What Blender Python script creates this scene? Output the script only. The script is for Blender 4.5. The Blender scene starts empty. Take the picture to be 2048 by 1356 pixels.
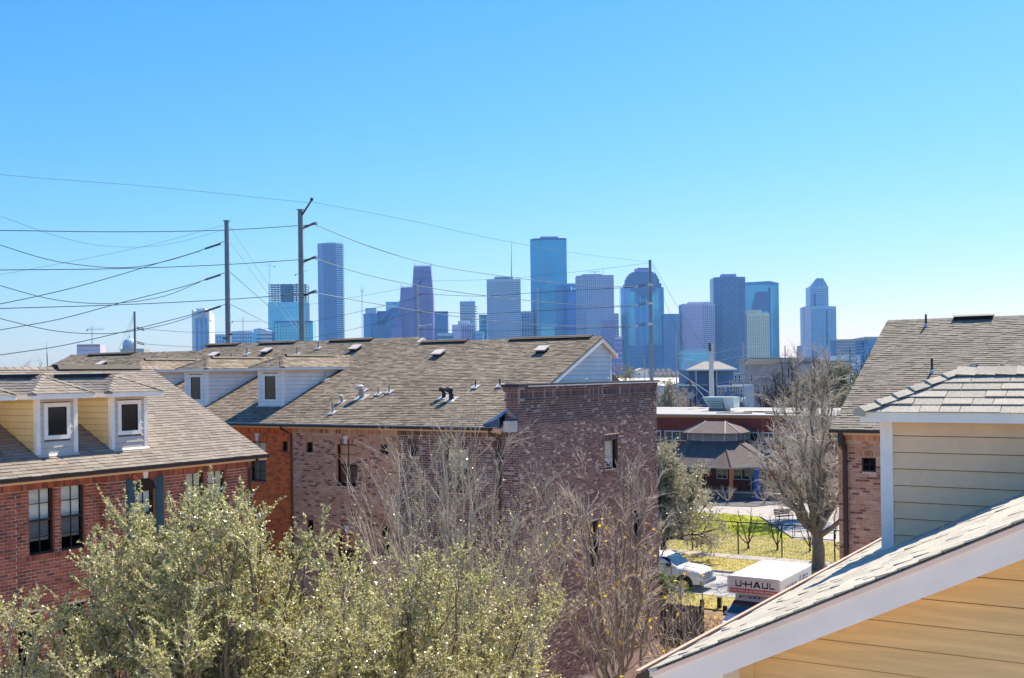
import bpy, math, random
import numpy as np
from math import sin, cos, pi, radians, sqrt
random.seed(7); rng = np.random.default_rng(11)
scene = bpy.context.scene
COL = scene.collection

# ---------------------------------------------------------------- camera, world, sun, exposure
# world axes: X runs along the brick townhouse's gutter, Y away along its side wall, Z up; the ground is z = 0
FPX, ROLL, AZ, SHIFT, CAMH = 2167.05, -0.0137, 0.5673, 68.5, 12.2
CAM = np.array([0, 0, CAMH])
def lev(l, f, z): return np.array([l*cos(AZ)-f*sin(AZ), l*sin(AZ)+f*cos(AZ), z])
VR, VU, VF = lev(cos(ROLL), 0, sin(ROLL)), lev(-sin(ROLL), 0, cos(ROLL)), lev(0, 1, 0)
def dep(x, y, d):            # photograph pixel (2048 wide) at depth d metres -> world point
    return CAM + (VF + VR*(x-1024)/FPX + VU*(678+SHIFT-y)/FPX)*d
def at(x, y, ax, v):         # photograph pixel on the plane X, Y or Z = v
    r = dep(x, y, 1)-CAM; i = 'XYZ'.index(ax)
    return CAM + r*(v-CAM[i])/r[i]
def inview(P, m=60):
    q = np.asarray(P)-CAM; z = q@VF
    u = 1024+FPX*(q@VR)/z; v = 678+SHIFT-FPX*(q@VU)/z
    return (z > .5) & (u > -m) & (u < 2048+m) & (v > -m) & (v < 1356+m)

cam = bpy.data.objects.new('camera', bpy.data.cameras.new('camera')); COL.objects.link(cam)
from mathutils import Matrix, Vector
cam.matrix_world = Matrix(((VR[0], VU[0], -VF[0], 0), (VR[1], VU[1], -VF[1], 0), (VR[2], VU[2], -VF[2], CAMH), (0, 0, 0, 1)))
cam.data.sensor_width = 36; cam.data.lens = FPX/2048*36; cam.data.shift_y = SHIFT/2048
cam.data.clip_start = .1; cam.data.clip_end = 20000
scene.camera = cam

SKY_CURVE = ((.205, 1.7), (.292, .97), (.453, .7))
SUN_AZ, SUN_EL = radians(6.5), radians(50)     # azimuth measured from +Y towards +X
world = bpy.data.worlds.new('World'); scene.world = world; world.use_nodes = True
nt = world.node_tree; bg = nt.nodes['Background']
sky = nt.nodes.new('ShaderNodeTexSky'); sky.sky_type = 'NISHITA'; sky.sun_disc = False
sky.sun_elevation = SUN_EL; sky.sun_rotation = SUN_AZ
sky.air_density = 1.25; sky.dust_density = 0.3; sky.ozone_density = 2.2; sky.altitude = 10
sep = nt.nodes.new('ShaderNodeSeparateColor'); cmb = nt.nodes.new('ShaderNodeCombineColor'); nt.links.new(sky.outputs[0], sep.inputs[0])
for i, (k, pw) in enumerate(SKY_CURVE):       # one tone curve per channel for the whole sky: the photograph's saturated blue
    a_ = nt.nodes.new('ShaderNodeMath'); a_.operation = 'MULTIPLY'; a_.inputs[1].default_value = .15
    b_ = nt.nodes.new('ShaderNodeMath'); b_.operation = 'POWER'; b_.inputs[1].default_value = pw
    c_ = nt.nodes.new('ShaderNodeMath'); c_.operation = 'MULTIPLY'; c_.inputs[1].default_value = k/.15
    nt.links.new(sep.outputs[i], a_.inputs[0]); nt.links.new(a_.outputs[0], b_.inputs[0]); nt.links.new(b_.outputs[0], c_.inputs[0]); nt.links.new(c_.outputs[0], cmb.inputs[i])
nt.links.new(cmb.outputs[0], bg.inputs[0]); bg.inputs[1].default_value = 0.15
sd = bpy.data.lights.new('sun', 'SUN'); sd.energy = 3.9; sd.angle = radians(.53); sd.color = (1, .88, .72)
sun = bpy.data.objects.new('sun', sd); COL.objects.link(sun)
sv = Vector((sin(SUN_AZ)*cos(SUN_EL), cos(SUN_AZ)*cos(SUN_EL), sin(SUN_EL)))
sun.rotation_euler = sv.to_track_quat('Z', 'Y').to_euler(); sun.location = (0, 0, 60)
scene.view_settings.view_transform = 'Standard'; scene.view_settings.look = 'None'
scene.view_settings.gamma = 1; scene.view_settings.exposure = 1.3
try: scene.view_settings.use_curve_mapping = False
except Exception: pass
scene.render.engine = 'CYCLES'
scene.cycles.max_bounces = 8; scene.cycles.diffuse_bounces = 5; scene.cycles.glossy_bounces = 3
scene.cycles.transparent_max_bounces = 12; scene.cycles.volume_bounces = 0

# ---------------------------------------------------------------- helpers
def tag(o, label=None, cat=None, group=None, kind=None):
    if label: o['label'] = label
    if cat: o['category'] = cat
    if group: o['group'] = group
    if kind: o['kind'] = kind
    return o
BASE = {}
def thing(name, label, cat, loc=(0, 0, 0), group=None):
    o = bpy.data.objects.new(name, None); COL.objects.link(o); o.location = loc
    o.empty_display_size = .3
    BASE[o.name] = np.array(loc, float)
    return tag(o, label, cat, group)
def base_of(o): return BASE.get(o.name, np.zeros(3)) if o is not None else np.zeros(3)
def link_mesh(name, me, parent, loc=None, base=None):
    o = bpy.data.objects.new(name, me); COL.objects.link(o)
    if parent is not None: o.parent = parent; BASE[o.name] = base_of(parent)
    if loc is not None: o.location = loc
    return o
class MB:
    def __init__(s): s.v = []; s.f = []; s.n = 0
    def add(s, vs, fs):
        s.v.extend([tuple(map(float, p)) for p in vs]); s.f.extend([tuple(i+s.n for i in f) for f in fs]); s.n = len(s.v)
    def box(s, x0, x1, y0, y1, z0, z1):
        s.add([(x0,y0,z0),(x1,y0,z0),(x1,y1,z0),(x0,y1,z0),(x0,y0,z1),(x1,y0,z1),(x1,y1,z1),(x0,y1,z1)],
              [(0,3,2,1),(4,5,6,7),(0,1,5,4),(1,2,6,5),(2,3,7,6),(3,0,4,7)])
    def obox(s, o, a, b, c):     # corner o, edge vectors a, b, c
        o, a, b, c = map(lambda q: np.array(q, float), (o, a, b, c))
        if np.dot(np.cross(a, b), c) < 0: a, b = b, a
        s.add([o, o+a, o+a+b, o+b, o+c, o+a+c, o+a+b+c, o+b+c],
              [(0,3,2,1),(4,5,6,7),(0,1,5,4),(1,2,6,5),(2,3,7,6),(3,0,4,7)])
    def poly(s, pts): s.add(pts, [tuple(range(len(pts)))])
    def prism(s, pts, ext):
        pts = [np.array(p, float) for p in pts]; e = np.array(ext, float); n = len(pts)
        nrm = sum(np.cross(pts[i]-pts[0], pts[(i+1) % n]-pts[0]) for i in range(1, n-1))
        if np.dot(nrm, e) > 0: pts = pts[::-1]
        s.add(pts+[p+e for p in pts], [tuple(range(n)), tuple(range(2*n-1, n-1, -1))] + [(i, i+n, (i+1) % n+n, (i+1) % n)  for i in range(n)])
    def tube(s, pts, rs, n=6, cap=True):
        pts = [np.array(p, float) for p in pts]
        if not hasattr(rs, '__len__'): rs = [rs]*len(pts)
        base = s.n; vs = []
        for i, p in enumerate(pts):
            d = pts[min(i+1, len(pts)-1)]-pts[max(i-1, 0)]; d = d/(np.linalg.norm(d)+1e-9)
            a = np.cross(d, (0, 0, 1) if abs(d[2]) < .9 else (1, 0, 0)); a /= np.linalg.norm(a); b = np.cross(d, a)
            vs += [p+rs[i]*(a*cos(2*pi*k/n)+b*sin(2*pi*k/n)) for k in range(n)]
        fs = [(i*n+k, i*n+(k+1) % n, (i+1)*n+(k+1) % n, (i+1)*n+k) for i in range(len(pts)-1) for k in range(n)]
        if cap: fs += [tuple(range(n-1, -1, -1)), tuple(range((len(pts)-1)*n, len(pts)*n))]
        s.add(vs, fs)
    def build(s, name, m, parent=None, base=None, smooth=False, label=None, kind=None):
        b = base_of(parent) if base is None else np.array(base, float)
        me = bpy.data.meshes.new(name)
        v = (np.array(s.v, float)-b) if s.n else np.zeros((0, 3))
        me.from_pydata(v.tolist(), [], s.f); me.materials.append(m)
        if smooth:
            me.polygons.foreach_set('use_smooth', [True]*len(me.polygons))
        o = link_mesh(name, me, parent)
        if parent is None and base is not None: o.location = base
        if label: o['label'] = label
        if kind: o['kind'] = kind
        return o
def fastmesh(name, V, F, m, parent=None, kind=None, smooth=False):
    """V (n,3), F (m,k) numpy, k constant"""
    me = bpy.data.meshes.new(name); V = V-base_of(parent); k = F.shape[1]
    me.vertices.add(len(V)); me.vertices.foreach_set('co', V.astype(np.float32).ravel())
    me.loops.add(F.size); me.loops.foreach_set('vertex_index', F.astype(np.int32).ravel())
    me.polygons.add(len(F)); me.polygons.foreach_set('loop_start', np.arange(0, F.size, k, dtype=np.int32))
    me.polygons.foreach_set('use_smooth', np.full(len(F), bool(smooth)))
    me.materials.append(m); me.update(calc_edges=True); me.validate()
    o = link_mesh(name, me, parent)
    if kind: o['kind'] = kind
    return o

# ---------------------------------------------------------------- materials
def srgb(r, g, b): return tuple((c/12.92 if c <= .04045 else ((c+.055)/1.055)**2.4) for c in (r/255, g/255, b/255))+(1,)
def newmat(name):
    m = bpy.data.materials.new(name); m.use_nodes = True
    return m, m.node_tree, m.node_tree.nodes['Principled BSDF']
def mat(name, col, rough=.75, metal=0, var=.12, scale=6, bump=0, bscale=40, spec=.35, stretch=None, col2=None):
    m, t, p = newmat(name); N = t.nodes.new; L = t.links.new
    col = tuple(col)[:3]; p.inputs['Roughness'].default_value = rough; p.inputs['Metallic'].default_value = metal
    p.inputs['Specular IOR Level'].default_value = spec
    tc = N('ShaderNodeTexCoord'); mp = N('ShaderNodeMapping'); L(tc.outputs['Object'], mp.inputs[0])
    if stretch: mp.inputs['Scale'].default_value = stretch
    if var > 0:
        n = N('ShaderNodeTexNoise'); n.inputs['Scale'].default_value = scale; n.inputs['Detail'].default_value = 6; n.inputs['Roughness'].default_value = .65
        L(mp.outputs[0], n.inputs['Vector']); r = N('ShaderNodeValToRGB'); L(n.outputs['Fac'], r.inputs[0])
        a = col; b = tuple(col2)[:3] if col2 else tuple(c*(1-var*1.6) for c in col)
        r.color_ramp.elements[0].position = .32; r.color_ramp.elements[1].position = .68
        r.color_ramp.elements[0].color = b+(1,); r.color_ramp.elements[1].color = tuple(min(1, c*(1+var*.5)) for c in a)+(1,)
        L(r.outputs[0], p.inputs['Base Color'])
    else: p.inputs['Base Color'].default_value = col+(1,)
    if bump > 0:
        n2 = N('ShaderNodeTexNoise'); n2.inputs['Scale'].default_value = bscale; n2.inputs['Detail'].default_value = 4
        L(mp.outputs[0], n2.inputs['Vector']); b = N('ShaderNodeBump'); b.inputs['Strength'].default_value = bump; b.inputs['Distance'].default_value = .02
        L(n2.outputs['Fac'], b.inputs['Height']); L(b.outputs[0], p.inputs['Normal'])
    return m
def varmat(name, cols, mode='island', rough=.85, patch=None, grain=.25, gscale=60, bump=.3, spec=.25):
    """cols: palette picked per piece; patch: (scale, amount) slow weathering over the surface"""
    m, t, p = newmat(name); N = t.nodes.new; L = t.links.new
    p.inputs['Roughness'].default_value = rough; p.inputs['Specular IOR Level'].default_value = spec
    if mode == 'island': g = N('ShaderNodeNewGeometry'); src = g.outputs['Random Per Island']
    else: g = N('ShaderNodeObjectInfo'); src = g.outputs['Random']
    r = N('ShaderNodeValToRGB'); r.color_ramp.interpolation = 'CONSTANT'; L(src, r.inputs[0])
    while len(r.color_ramp.elements) < len(cols): r.color_ramp.elements.new(.5)
    for i, (c, e) in enumerate(zip(cols, r.color_ramp.elements)): e.position = i/len(cols); e.color = tuple(c)[:3]+(1,)
    g2 = N('ShaderNodeNewGeometry'); n = N('ShaderNodeTexNoise'); n.inputs['Scale'].default_value = gscale; n.inputs['Detail'].default_value = 3
    L(g2.outputs['Position'], n.inputs['Vector'])
    mr = N('ShaderNodeMapRange'); mr.inputs[1].default_value = .3; mr.inputs[2].default_value = .7; mr.inputs[3].default_value = 1-grain; mr.inputs[4].default_value = 1+grain
    L(n.outputs['Fac'], mr.inputs[0]); mul = N('ShaderNodeVectorMath'); mul.operation = 'SCALE'; L(r.outputs[0], mul.inputs[0]); L(mr.outputs[0], mul.inputs['Scale'])
    out = mul.outputs[0]
    if patch:
        n3 = N('ShaderNodeTexNoise'); n3.inputs['Scale'].default_value = patch[0]; n3.inputs['Detail'].default_value = 5; L(g2.outputs['Position'], n3.inputs['Vector'])
        m3 = N('ShaderNodeMapRange'); m3.inputs[1].default_value = .35; m3.inputs[2].default_value = .65; m3.inputs[3].default_value = 1-patch[1]; m3.inputs[4].default_value = 1+patch[1]*.6
        L(n3.outputs['Fac'], m3.inputs[0]); mu = N('ShaderNodeVectorMath'); mu.operation = 'SCALE'; L(out, mu.inputs[0]); L(m3.outputs[0], mu.inputs['Scale']); out = mu.outputs[0]
    L(out, p.inputs['Base Color'])
    if bump:
        b = N('ShaderNodeBump'); b.inputs['Strength'].default_value = bump; b.inputs['Distance'].default_value = .004
        L(n.outputs['Fac'], b.inputs['Height']); L(b.outputs[0], p.inputs['Normal'])
    return m
def leafmat(name, cols, trans=.4, rough=.45, spec=.5):
    m, t, p = newmat(name); N = t.nodes.new; L = t.links.new
    g = N('ShaderNodeNewGeometry'); r = N('ShaderNodeValToRGB'); L(g.outputs['Random Per Island'], r.inputs[0])
    while len(r.color_ramp.elements) < len(cols): r.color_ramp.elements.new(.5)
    for i, (c, e) in enumerate(zip(cols, r.color_ramp.elements)): e.position = i/(len(cols)-1); e.color = tuple(c)[:3]+(1,)
    p.inputs['Roughness'].default_value = rough; p.inputs['Specular IOR Level'].default_value = spec
    L(r.outputs[0], p.inputs['Base Color']); tr = N('ShaderNodeBsdfTranslucent'); L(r.outputs[0], tr.inputs[0])
    mx = N('ShaderNodeMixShader'); mx.inputs[0].default_value = trans
    L(p.outputs[0], mx.inputs[1]); L(tr.outputs[0], mx.inputs[2]); L(mx.outputs[0], t.nodes['Material Output'].inputs[0])
    return m
def glassmat(name, tint=(.75, .85, .85), refl=.25, rough=.02):
    m, t, p = newmat(name); N = t.nodes.new; L = t.links.new
    tr = N('ShaderNodeBsdfTransparent'); tr.inputs[0].default_value = tint+(1,); gl = N('ShaderNodeBsdfGlossy'); gl.inputs['Roughness'].default_value = rough
    lw = N('ShaderNodeLayerWeight'); lw.inputs[0].default_value = refl; mx = N('ShaderNodeMixShader')
    L(lw.outputs['Fresnel'], mx.inputs[0]); L(tr.outputs[0], mx.inputs[1]); L(gl.outputs[0], mx.inputs[2]); L(mx.outputs[0], t.nodes['Material Output'].inputs[0])
    return m
W = (.80, .79, .77)
M = dict(
  trim=mat('white_painted_trim', (.94, .89, .82), .55, var=.06, scale=3, spec=.4),
  rake=mat('near_rake_paint', (.95, .84, .72), .55, var=.05, scale=3),
  rake2=mat('near_rake_upper_board', (.92, .66, .50), .55, var=.05, scale=3),
  tan=mat('tan_lap_siding_paint', (.85, .565, .25), .6, var=.12, scale=2.5, bump=.12, bscale=30, stretch=(.6, 1, 9)),
  beige=mat('warm_lit_lap_siding', (.80, .66, .38), .6, var=.06, scale=2.5, bump=.08, bscale=30),  # yellow tint stands in for warm light on the dormer sides
  tan2=mat('khaki_lap_siding_paint', (.88, .62, .38), .6, var=.08, scale=2.5, bump=.1, bscale=30),
  greysid=mat('shaded_lap_siding', (.62, .55, .50), .6, var=.06, scale=3),  # dormer fronts greyed in colour to stand in for their shade
  bluesid=mat('pale_grey_siding_paint', (.84, .80, .76), .6, var=.06, scale=2),
  gutter=mat('brown_gutter_enamel', (.035, .02, .016), .4, var=.2, scale=5, spec=.5),
  gutterlip=mat('gutter_lip_highlight', (.55, .36, .25), .5, var=.1, scale=5),  # copper tone stands in for a highlight along the gutter lip
  tangap=mat('tan_sheathing', (.55, .35, .15), .9, var=.1),  # darker tan backing stands in for shade in the lap gaps
  lapgap=mat('shadowed_sheathing', (.16, .12, .09), .9, var=.1),  # dark backing colour stands in for shade between siding boards
  drip=mat('white_drip_edge_metal', (.7, .7, .68), .4, var=.08, scale=8, spec=.5),
  soffit=mat('cream_soffit_paint', (.80, .52, .30), .6, var=.06, scale=3),
  dark=mat('dark_opening', (.012, .011, .012), .6, var=0),
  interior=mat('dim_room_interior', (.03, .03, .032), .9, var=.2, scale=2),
  winframe=mat('bronze_window_frame', (.03, .022, .02), .45, var=.1, scale=4),
  winwhite=mat('white_window_frame', (.75, .75, .76), .5, var=.04, scale=4),
  screen=mat('dark_insect_screen_glass', (.012, .014, .016), .12, var=.3, scale=2, spec=.9),
  glass=glassmat('window_glass', (.97, .99, .99), .1), glasslow=glassmat('screened_window_glass', (.45, .47, .5), .1),
  blind=mat('blind_slat_paint', (.85, .86, .80), .5, var=.06, scale=3),
  woodblind=mat('wooden_blind_slat', (.95, .50, .30), .5, var=.12, scale=3),
  curtain=mat('cream_roller_shade', (.92, .80, .60), .8, var=.06, scale=2),
  keystone=mat('white_keystone', (.78, .75, .72), .7, var=.06, scale=4),
  cap=mat('parapet_cap_metal', (.05, .05, .055), .45, metal=.3, var=.2, scale=3),
  capedge=mat('parapet_cap_bright_edge', (.72, .66, .66), .45, var=.1, scale=3),
  vent=mat('almond_vent_cover', (.62, .56, .50), .5, var=.08, scale=8),
  pipe=mat('weathered_vent_pipe', (.42, .38, .34), .6, var=.15, scale=9),
  darkpipe=mat('dark_vent_pipe', (.03, .03, .035), .5, var=.15, scale=9),
  flash=mat('metal_flashing', (.62, .60, .56), .45, metal=.2, var=.1, scale=6),
  blueflash=mat('cricket_membrane', (.10, .14, .22), .35, metal=.3, var=.2, scale=5),
  mortarL=mat('mortar_pinkish', (.74, .54, .42), .9, var=.12, scale=30),
  mortarC=mat('mortar_grey_pink', (.66, .53, .45), .9, var=.12, scale=30),
  mortarR=mat('mortar_orange', (.36, .14, .08), .9, var=.12, scale=30),
  steel=mat('galvanised_pole_steel', (.20, .24, .27), .5, metal=.3, var=.12, scale=.8),
  steelL=mat('pale_pole_steel', (.45, .48, .50), .5, metal=.2, var=.1, scale=.8),
  wire=mat('weathered_conductor', (.06, .09, .11), .5, metal=.5, var=0),
  wirep=mat('thin_pale_wire', (.12, .22, .28), .9, metal=0, var=0),
  insul=mat('dark_insulator', (.05, .045, .045), .4, var=.1, scale=20),
  wood=mat('weathered_wood', (.13, .10, .08), .85, var=.3, scale=4, stretch=(8, 8, 1)),
  fencewood=mat('grey_fence_wood', (.16, .15, .15), .85, var=.3, scale=4, stretch=(8, 8, 1)),
  black=mat('black_painted_metal', (.012, .012, .013), .45, var=.1, scale=10),
  white=mat('gloss_white_paint', (.82, .82, .83), .25, var=.02, scale=1, spec=.5),
  truckwhite=mat('truck_box_white', (.78, .77, .75), .4, var=.04, scale=1.5),
  red=mat('truck_red_stripe', (.62, .045, .02), .45, var=.04, scale=3),
  letter=mat('black_vinyl_lettering', (.012, .012, .014), .5, var=0),
  greylet=mat('faded_grey_graphic', (.16, .16, .2), .5, var=.2, scale=6),
  carglass=mat('car_window_glass', (.01, .025, .04), .05, var=0, spec=.9),
  tyre=mat('tyre_rubber', (.015, .015, .015), .8, var=.2, scale=10),
  rim=mat('alloy_rim', (.35, .35, .36), .3, metal=.8, var=.1, scale=10),
  chrome=mat('grille_metal', (.25, .27, .30), .25, metal=.8, var=.1, scale=10),
  lamp=mat('headlamp_lens', (.55, .58, .6), .1, var=0, spec=.8),
  orange=mat('orange_painted_post', (.55, .16, .045), .55, var=.1, scale=3),
  bluep=mat('blue_painted_post', (.01, .10, .40), .5, var=.1, scale=3),
  schoolwin=mat('school_window_glass', (.02, .035, .035), .06, var=.5, scale=1.2, spec=.9),
  hvac=mat('pale_hvac_sheet_metal', (.48, .58, .55), .5, var=.08, scale=2),
  bin=mat('green_plastic_bin', (.03, .22, .15), .5, var=.1, scale=6),
  tar=mat('brown_roof_debris', (.22, .13, .08), .9, var=.3, scale=8),
)
SH_C = [(.27,.225,.165), (.235,.195,.14), (.31,.26,.195), (.17,.145,.11), (.255,.215,.16), (.20,.17,.13)]
SH_L = [(.26,.23,.195), (.24,.21,.18), (.285,.25,.21), (.21,.185,.155), (.255,.225,.19)]
SH_N = [(.45,.42,.345), (.42,.395,.325), (.48,.45,.37), (.38,.355,.29), (.44,.41,.335)]
SH_R = [(.285,.255,.20), (.26,.23,.18), (.31,.28,.22), (.225,.20,.155), (.27,.24,.19)]
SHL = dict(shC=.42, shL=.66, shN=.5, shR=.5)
BR_L = [(.33,.105,.065), (.29,.092,.058), (.37,.125,.078), (.23,.078,.055), (.32,.10,.062), (.17,.065,.05)]
BR_C = [(.62,.33,.20), (.56,.29,.175), (.66,.37,.24), (.46,.22,.14), (.68,.43,.30), (.60,.31,.19), (.27,.11,.075), (.63,.34,.21), (.58,.30,.18)]
BR_D = [(.19,.115,.10), (.22,.125,.11), (.155,.09,.085), (.24,.14,.12), (.125,.08,.08), (.20,.115,.10), (.42,.33,.29), (.14,.095,.10), (.21,.12,.105), (.17,.10,.09), (.26,.17,.15), (.11,.07,.075)]
BR_O = [(.78,.19,.05), (.70,.16,.045), (.84,.22,.06), (.52,.12,.04), (.75,.18,.05)]
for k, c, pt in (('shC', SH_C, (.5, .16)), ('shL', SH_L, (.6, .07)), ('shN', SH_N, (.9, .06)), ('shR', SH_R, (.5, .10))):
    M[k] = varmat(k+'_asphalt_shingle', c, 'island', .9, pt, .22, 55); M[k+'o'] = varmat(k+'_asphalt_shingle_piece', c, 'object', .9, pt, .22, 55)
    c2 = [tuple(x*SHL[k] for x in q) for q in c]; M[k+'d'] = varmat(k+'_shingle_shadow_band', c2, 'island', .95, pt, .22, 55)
for k, c in (('brL', BR_L), ('brC', BR_C), ('brD', BR_D), ('brO', BR_O)):
    M[k] = varmat(k+'_brick', c, 'island', .85, (1.2, .1), .15, 25); M[k+'o'] = varmat(k+'_brick_piece', c, 'object', .85, (1.2, .1), .15, 25)

# ---------------------------------------------------------------- builders for roofs, walls, windows, dormers
def nv(v): v = np.array(v, float); return v/np.linalg.norm(v)
def shingles(parent, org, u, v, rows, vmax, key, expo=.143, limit=300, widths=(.17, .25, .33), th=.013, every=True, stuffname='shingle_courses'):
    """lay courses of tabs on the plane org+u*a+v*b; rows(b) gives (a0, a1)"""
    org = np.array(org, float); u = nv(u); v = nv(v); n = np.cross(u, v); 
    if n[2] < 0: n = -n
    R = random.Random(int(abs(org[0]*37+org[1]*91+org[2]*13)*10)+3)
    T = []
    for j in range(int(vmax/expo)+1):
        b0 = j*expo; b1 = min(b0+expo*1.0, vmax)
        if b1-b0 < .03: continue
        a0, a1 = rows(b0+expo*.5 if b0+expo*.5 < vmax else b0)
        a = a0-R.random()*widths[1]
        while a < a1:
            w = R.choice(widths); s, e = max(a, a0), min(a+w, a1)
            if e-s > .02: T.append((s, e, b0, b1, R.choice((.6, 1, 1, 1.35)), abs(e-s-w) < 1e-6 and abs(b1-b0-expo) < 1e-6))
            a += w
    A = np.array([t[:5] for t in T]); full = np.array([t[5] for t in T])
    C = org + np.outer((A[:, 0]+A[:, 1])/2, u) + np.outer((A[:, 2]+A[:, 3])/2, v)
    vis = inview(C, 0); d = np.linalg.norm(C-CAM, axis=1)
    cand = np.where(vis & full)[0]; cand = cand[np.argsort(d[cand])][:limit]; part = np.zeros(len(T), bool); part[cand] = True
    # big joined part
    B = A[~part]; G = .003; band = .034
    def corner(a, b, h): return org + np.outer(a, u) + np.outer(b, v) + np.outer(h, n)
    if len(B):
        a0, a1, b0, b1, k = B.T; z = np.zeros(len(B))
        P = [corner(a0+G, b0-.008, z), corner(a1-G, b0-.008, z), corner(a1-G, b1, z+.0), corner(a0+G, b1, z+.0),
             corner(a0+G, b0-.008, th*k), corner(a1-G, b0-.008, th*k), corner(a1-G, b1, z+.003), corner(a0+G, b1, z+.003),
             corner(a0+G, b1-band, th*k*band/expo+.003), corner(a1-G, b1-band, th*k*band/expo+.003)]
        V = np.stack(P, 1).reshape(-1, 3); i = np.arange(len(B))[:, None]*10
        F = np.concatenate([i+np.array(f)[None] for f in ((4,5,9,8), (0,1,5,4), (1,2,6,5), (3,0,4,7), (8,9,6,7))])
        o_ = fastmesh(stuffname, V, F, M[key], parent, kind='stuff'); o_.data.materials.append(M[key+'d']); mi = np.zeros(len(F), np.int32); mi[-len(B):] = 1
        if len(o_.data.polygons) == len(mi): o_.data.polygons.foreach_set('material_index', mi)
    cache = {}
    bb = base_of(parent)
    for i in cand:
        w = round(A[i, 1]-A[i, 0], 3); k = A[i, 4]
        if (w, k) not in cache:
            q = MB(); o = np.zeros(3)
            def c(a, b, h): return o+u*a+v*b+n*h
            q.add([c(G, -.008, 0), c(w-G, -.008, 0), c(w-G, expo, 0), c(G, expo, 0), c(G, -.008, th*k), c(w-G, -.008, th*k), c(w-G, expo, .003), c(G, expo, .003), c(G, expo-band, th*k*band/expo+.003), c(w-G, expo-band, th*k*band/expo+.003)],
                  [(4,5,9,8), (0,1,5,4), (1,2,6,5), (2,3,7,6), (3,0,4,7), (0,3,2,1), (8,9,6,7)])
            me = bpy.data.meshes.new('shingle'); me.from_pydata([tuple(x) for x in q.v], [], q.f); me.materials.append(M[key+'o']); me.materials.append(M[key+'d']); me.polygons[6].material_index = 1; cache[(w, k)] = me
        link_mesh('shingle', cache[(w, k)], parent, loc=org+u*A[i, 0]+v*A[i, 2]-bb)

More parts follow.
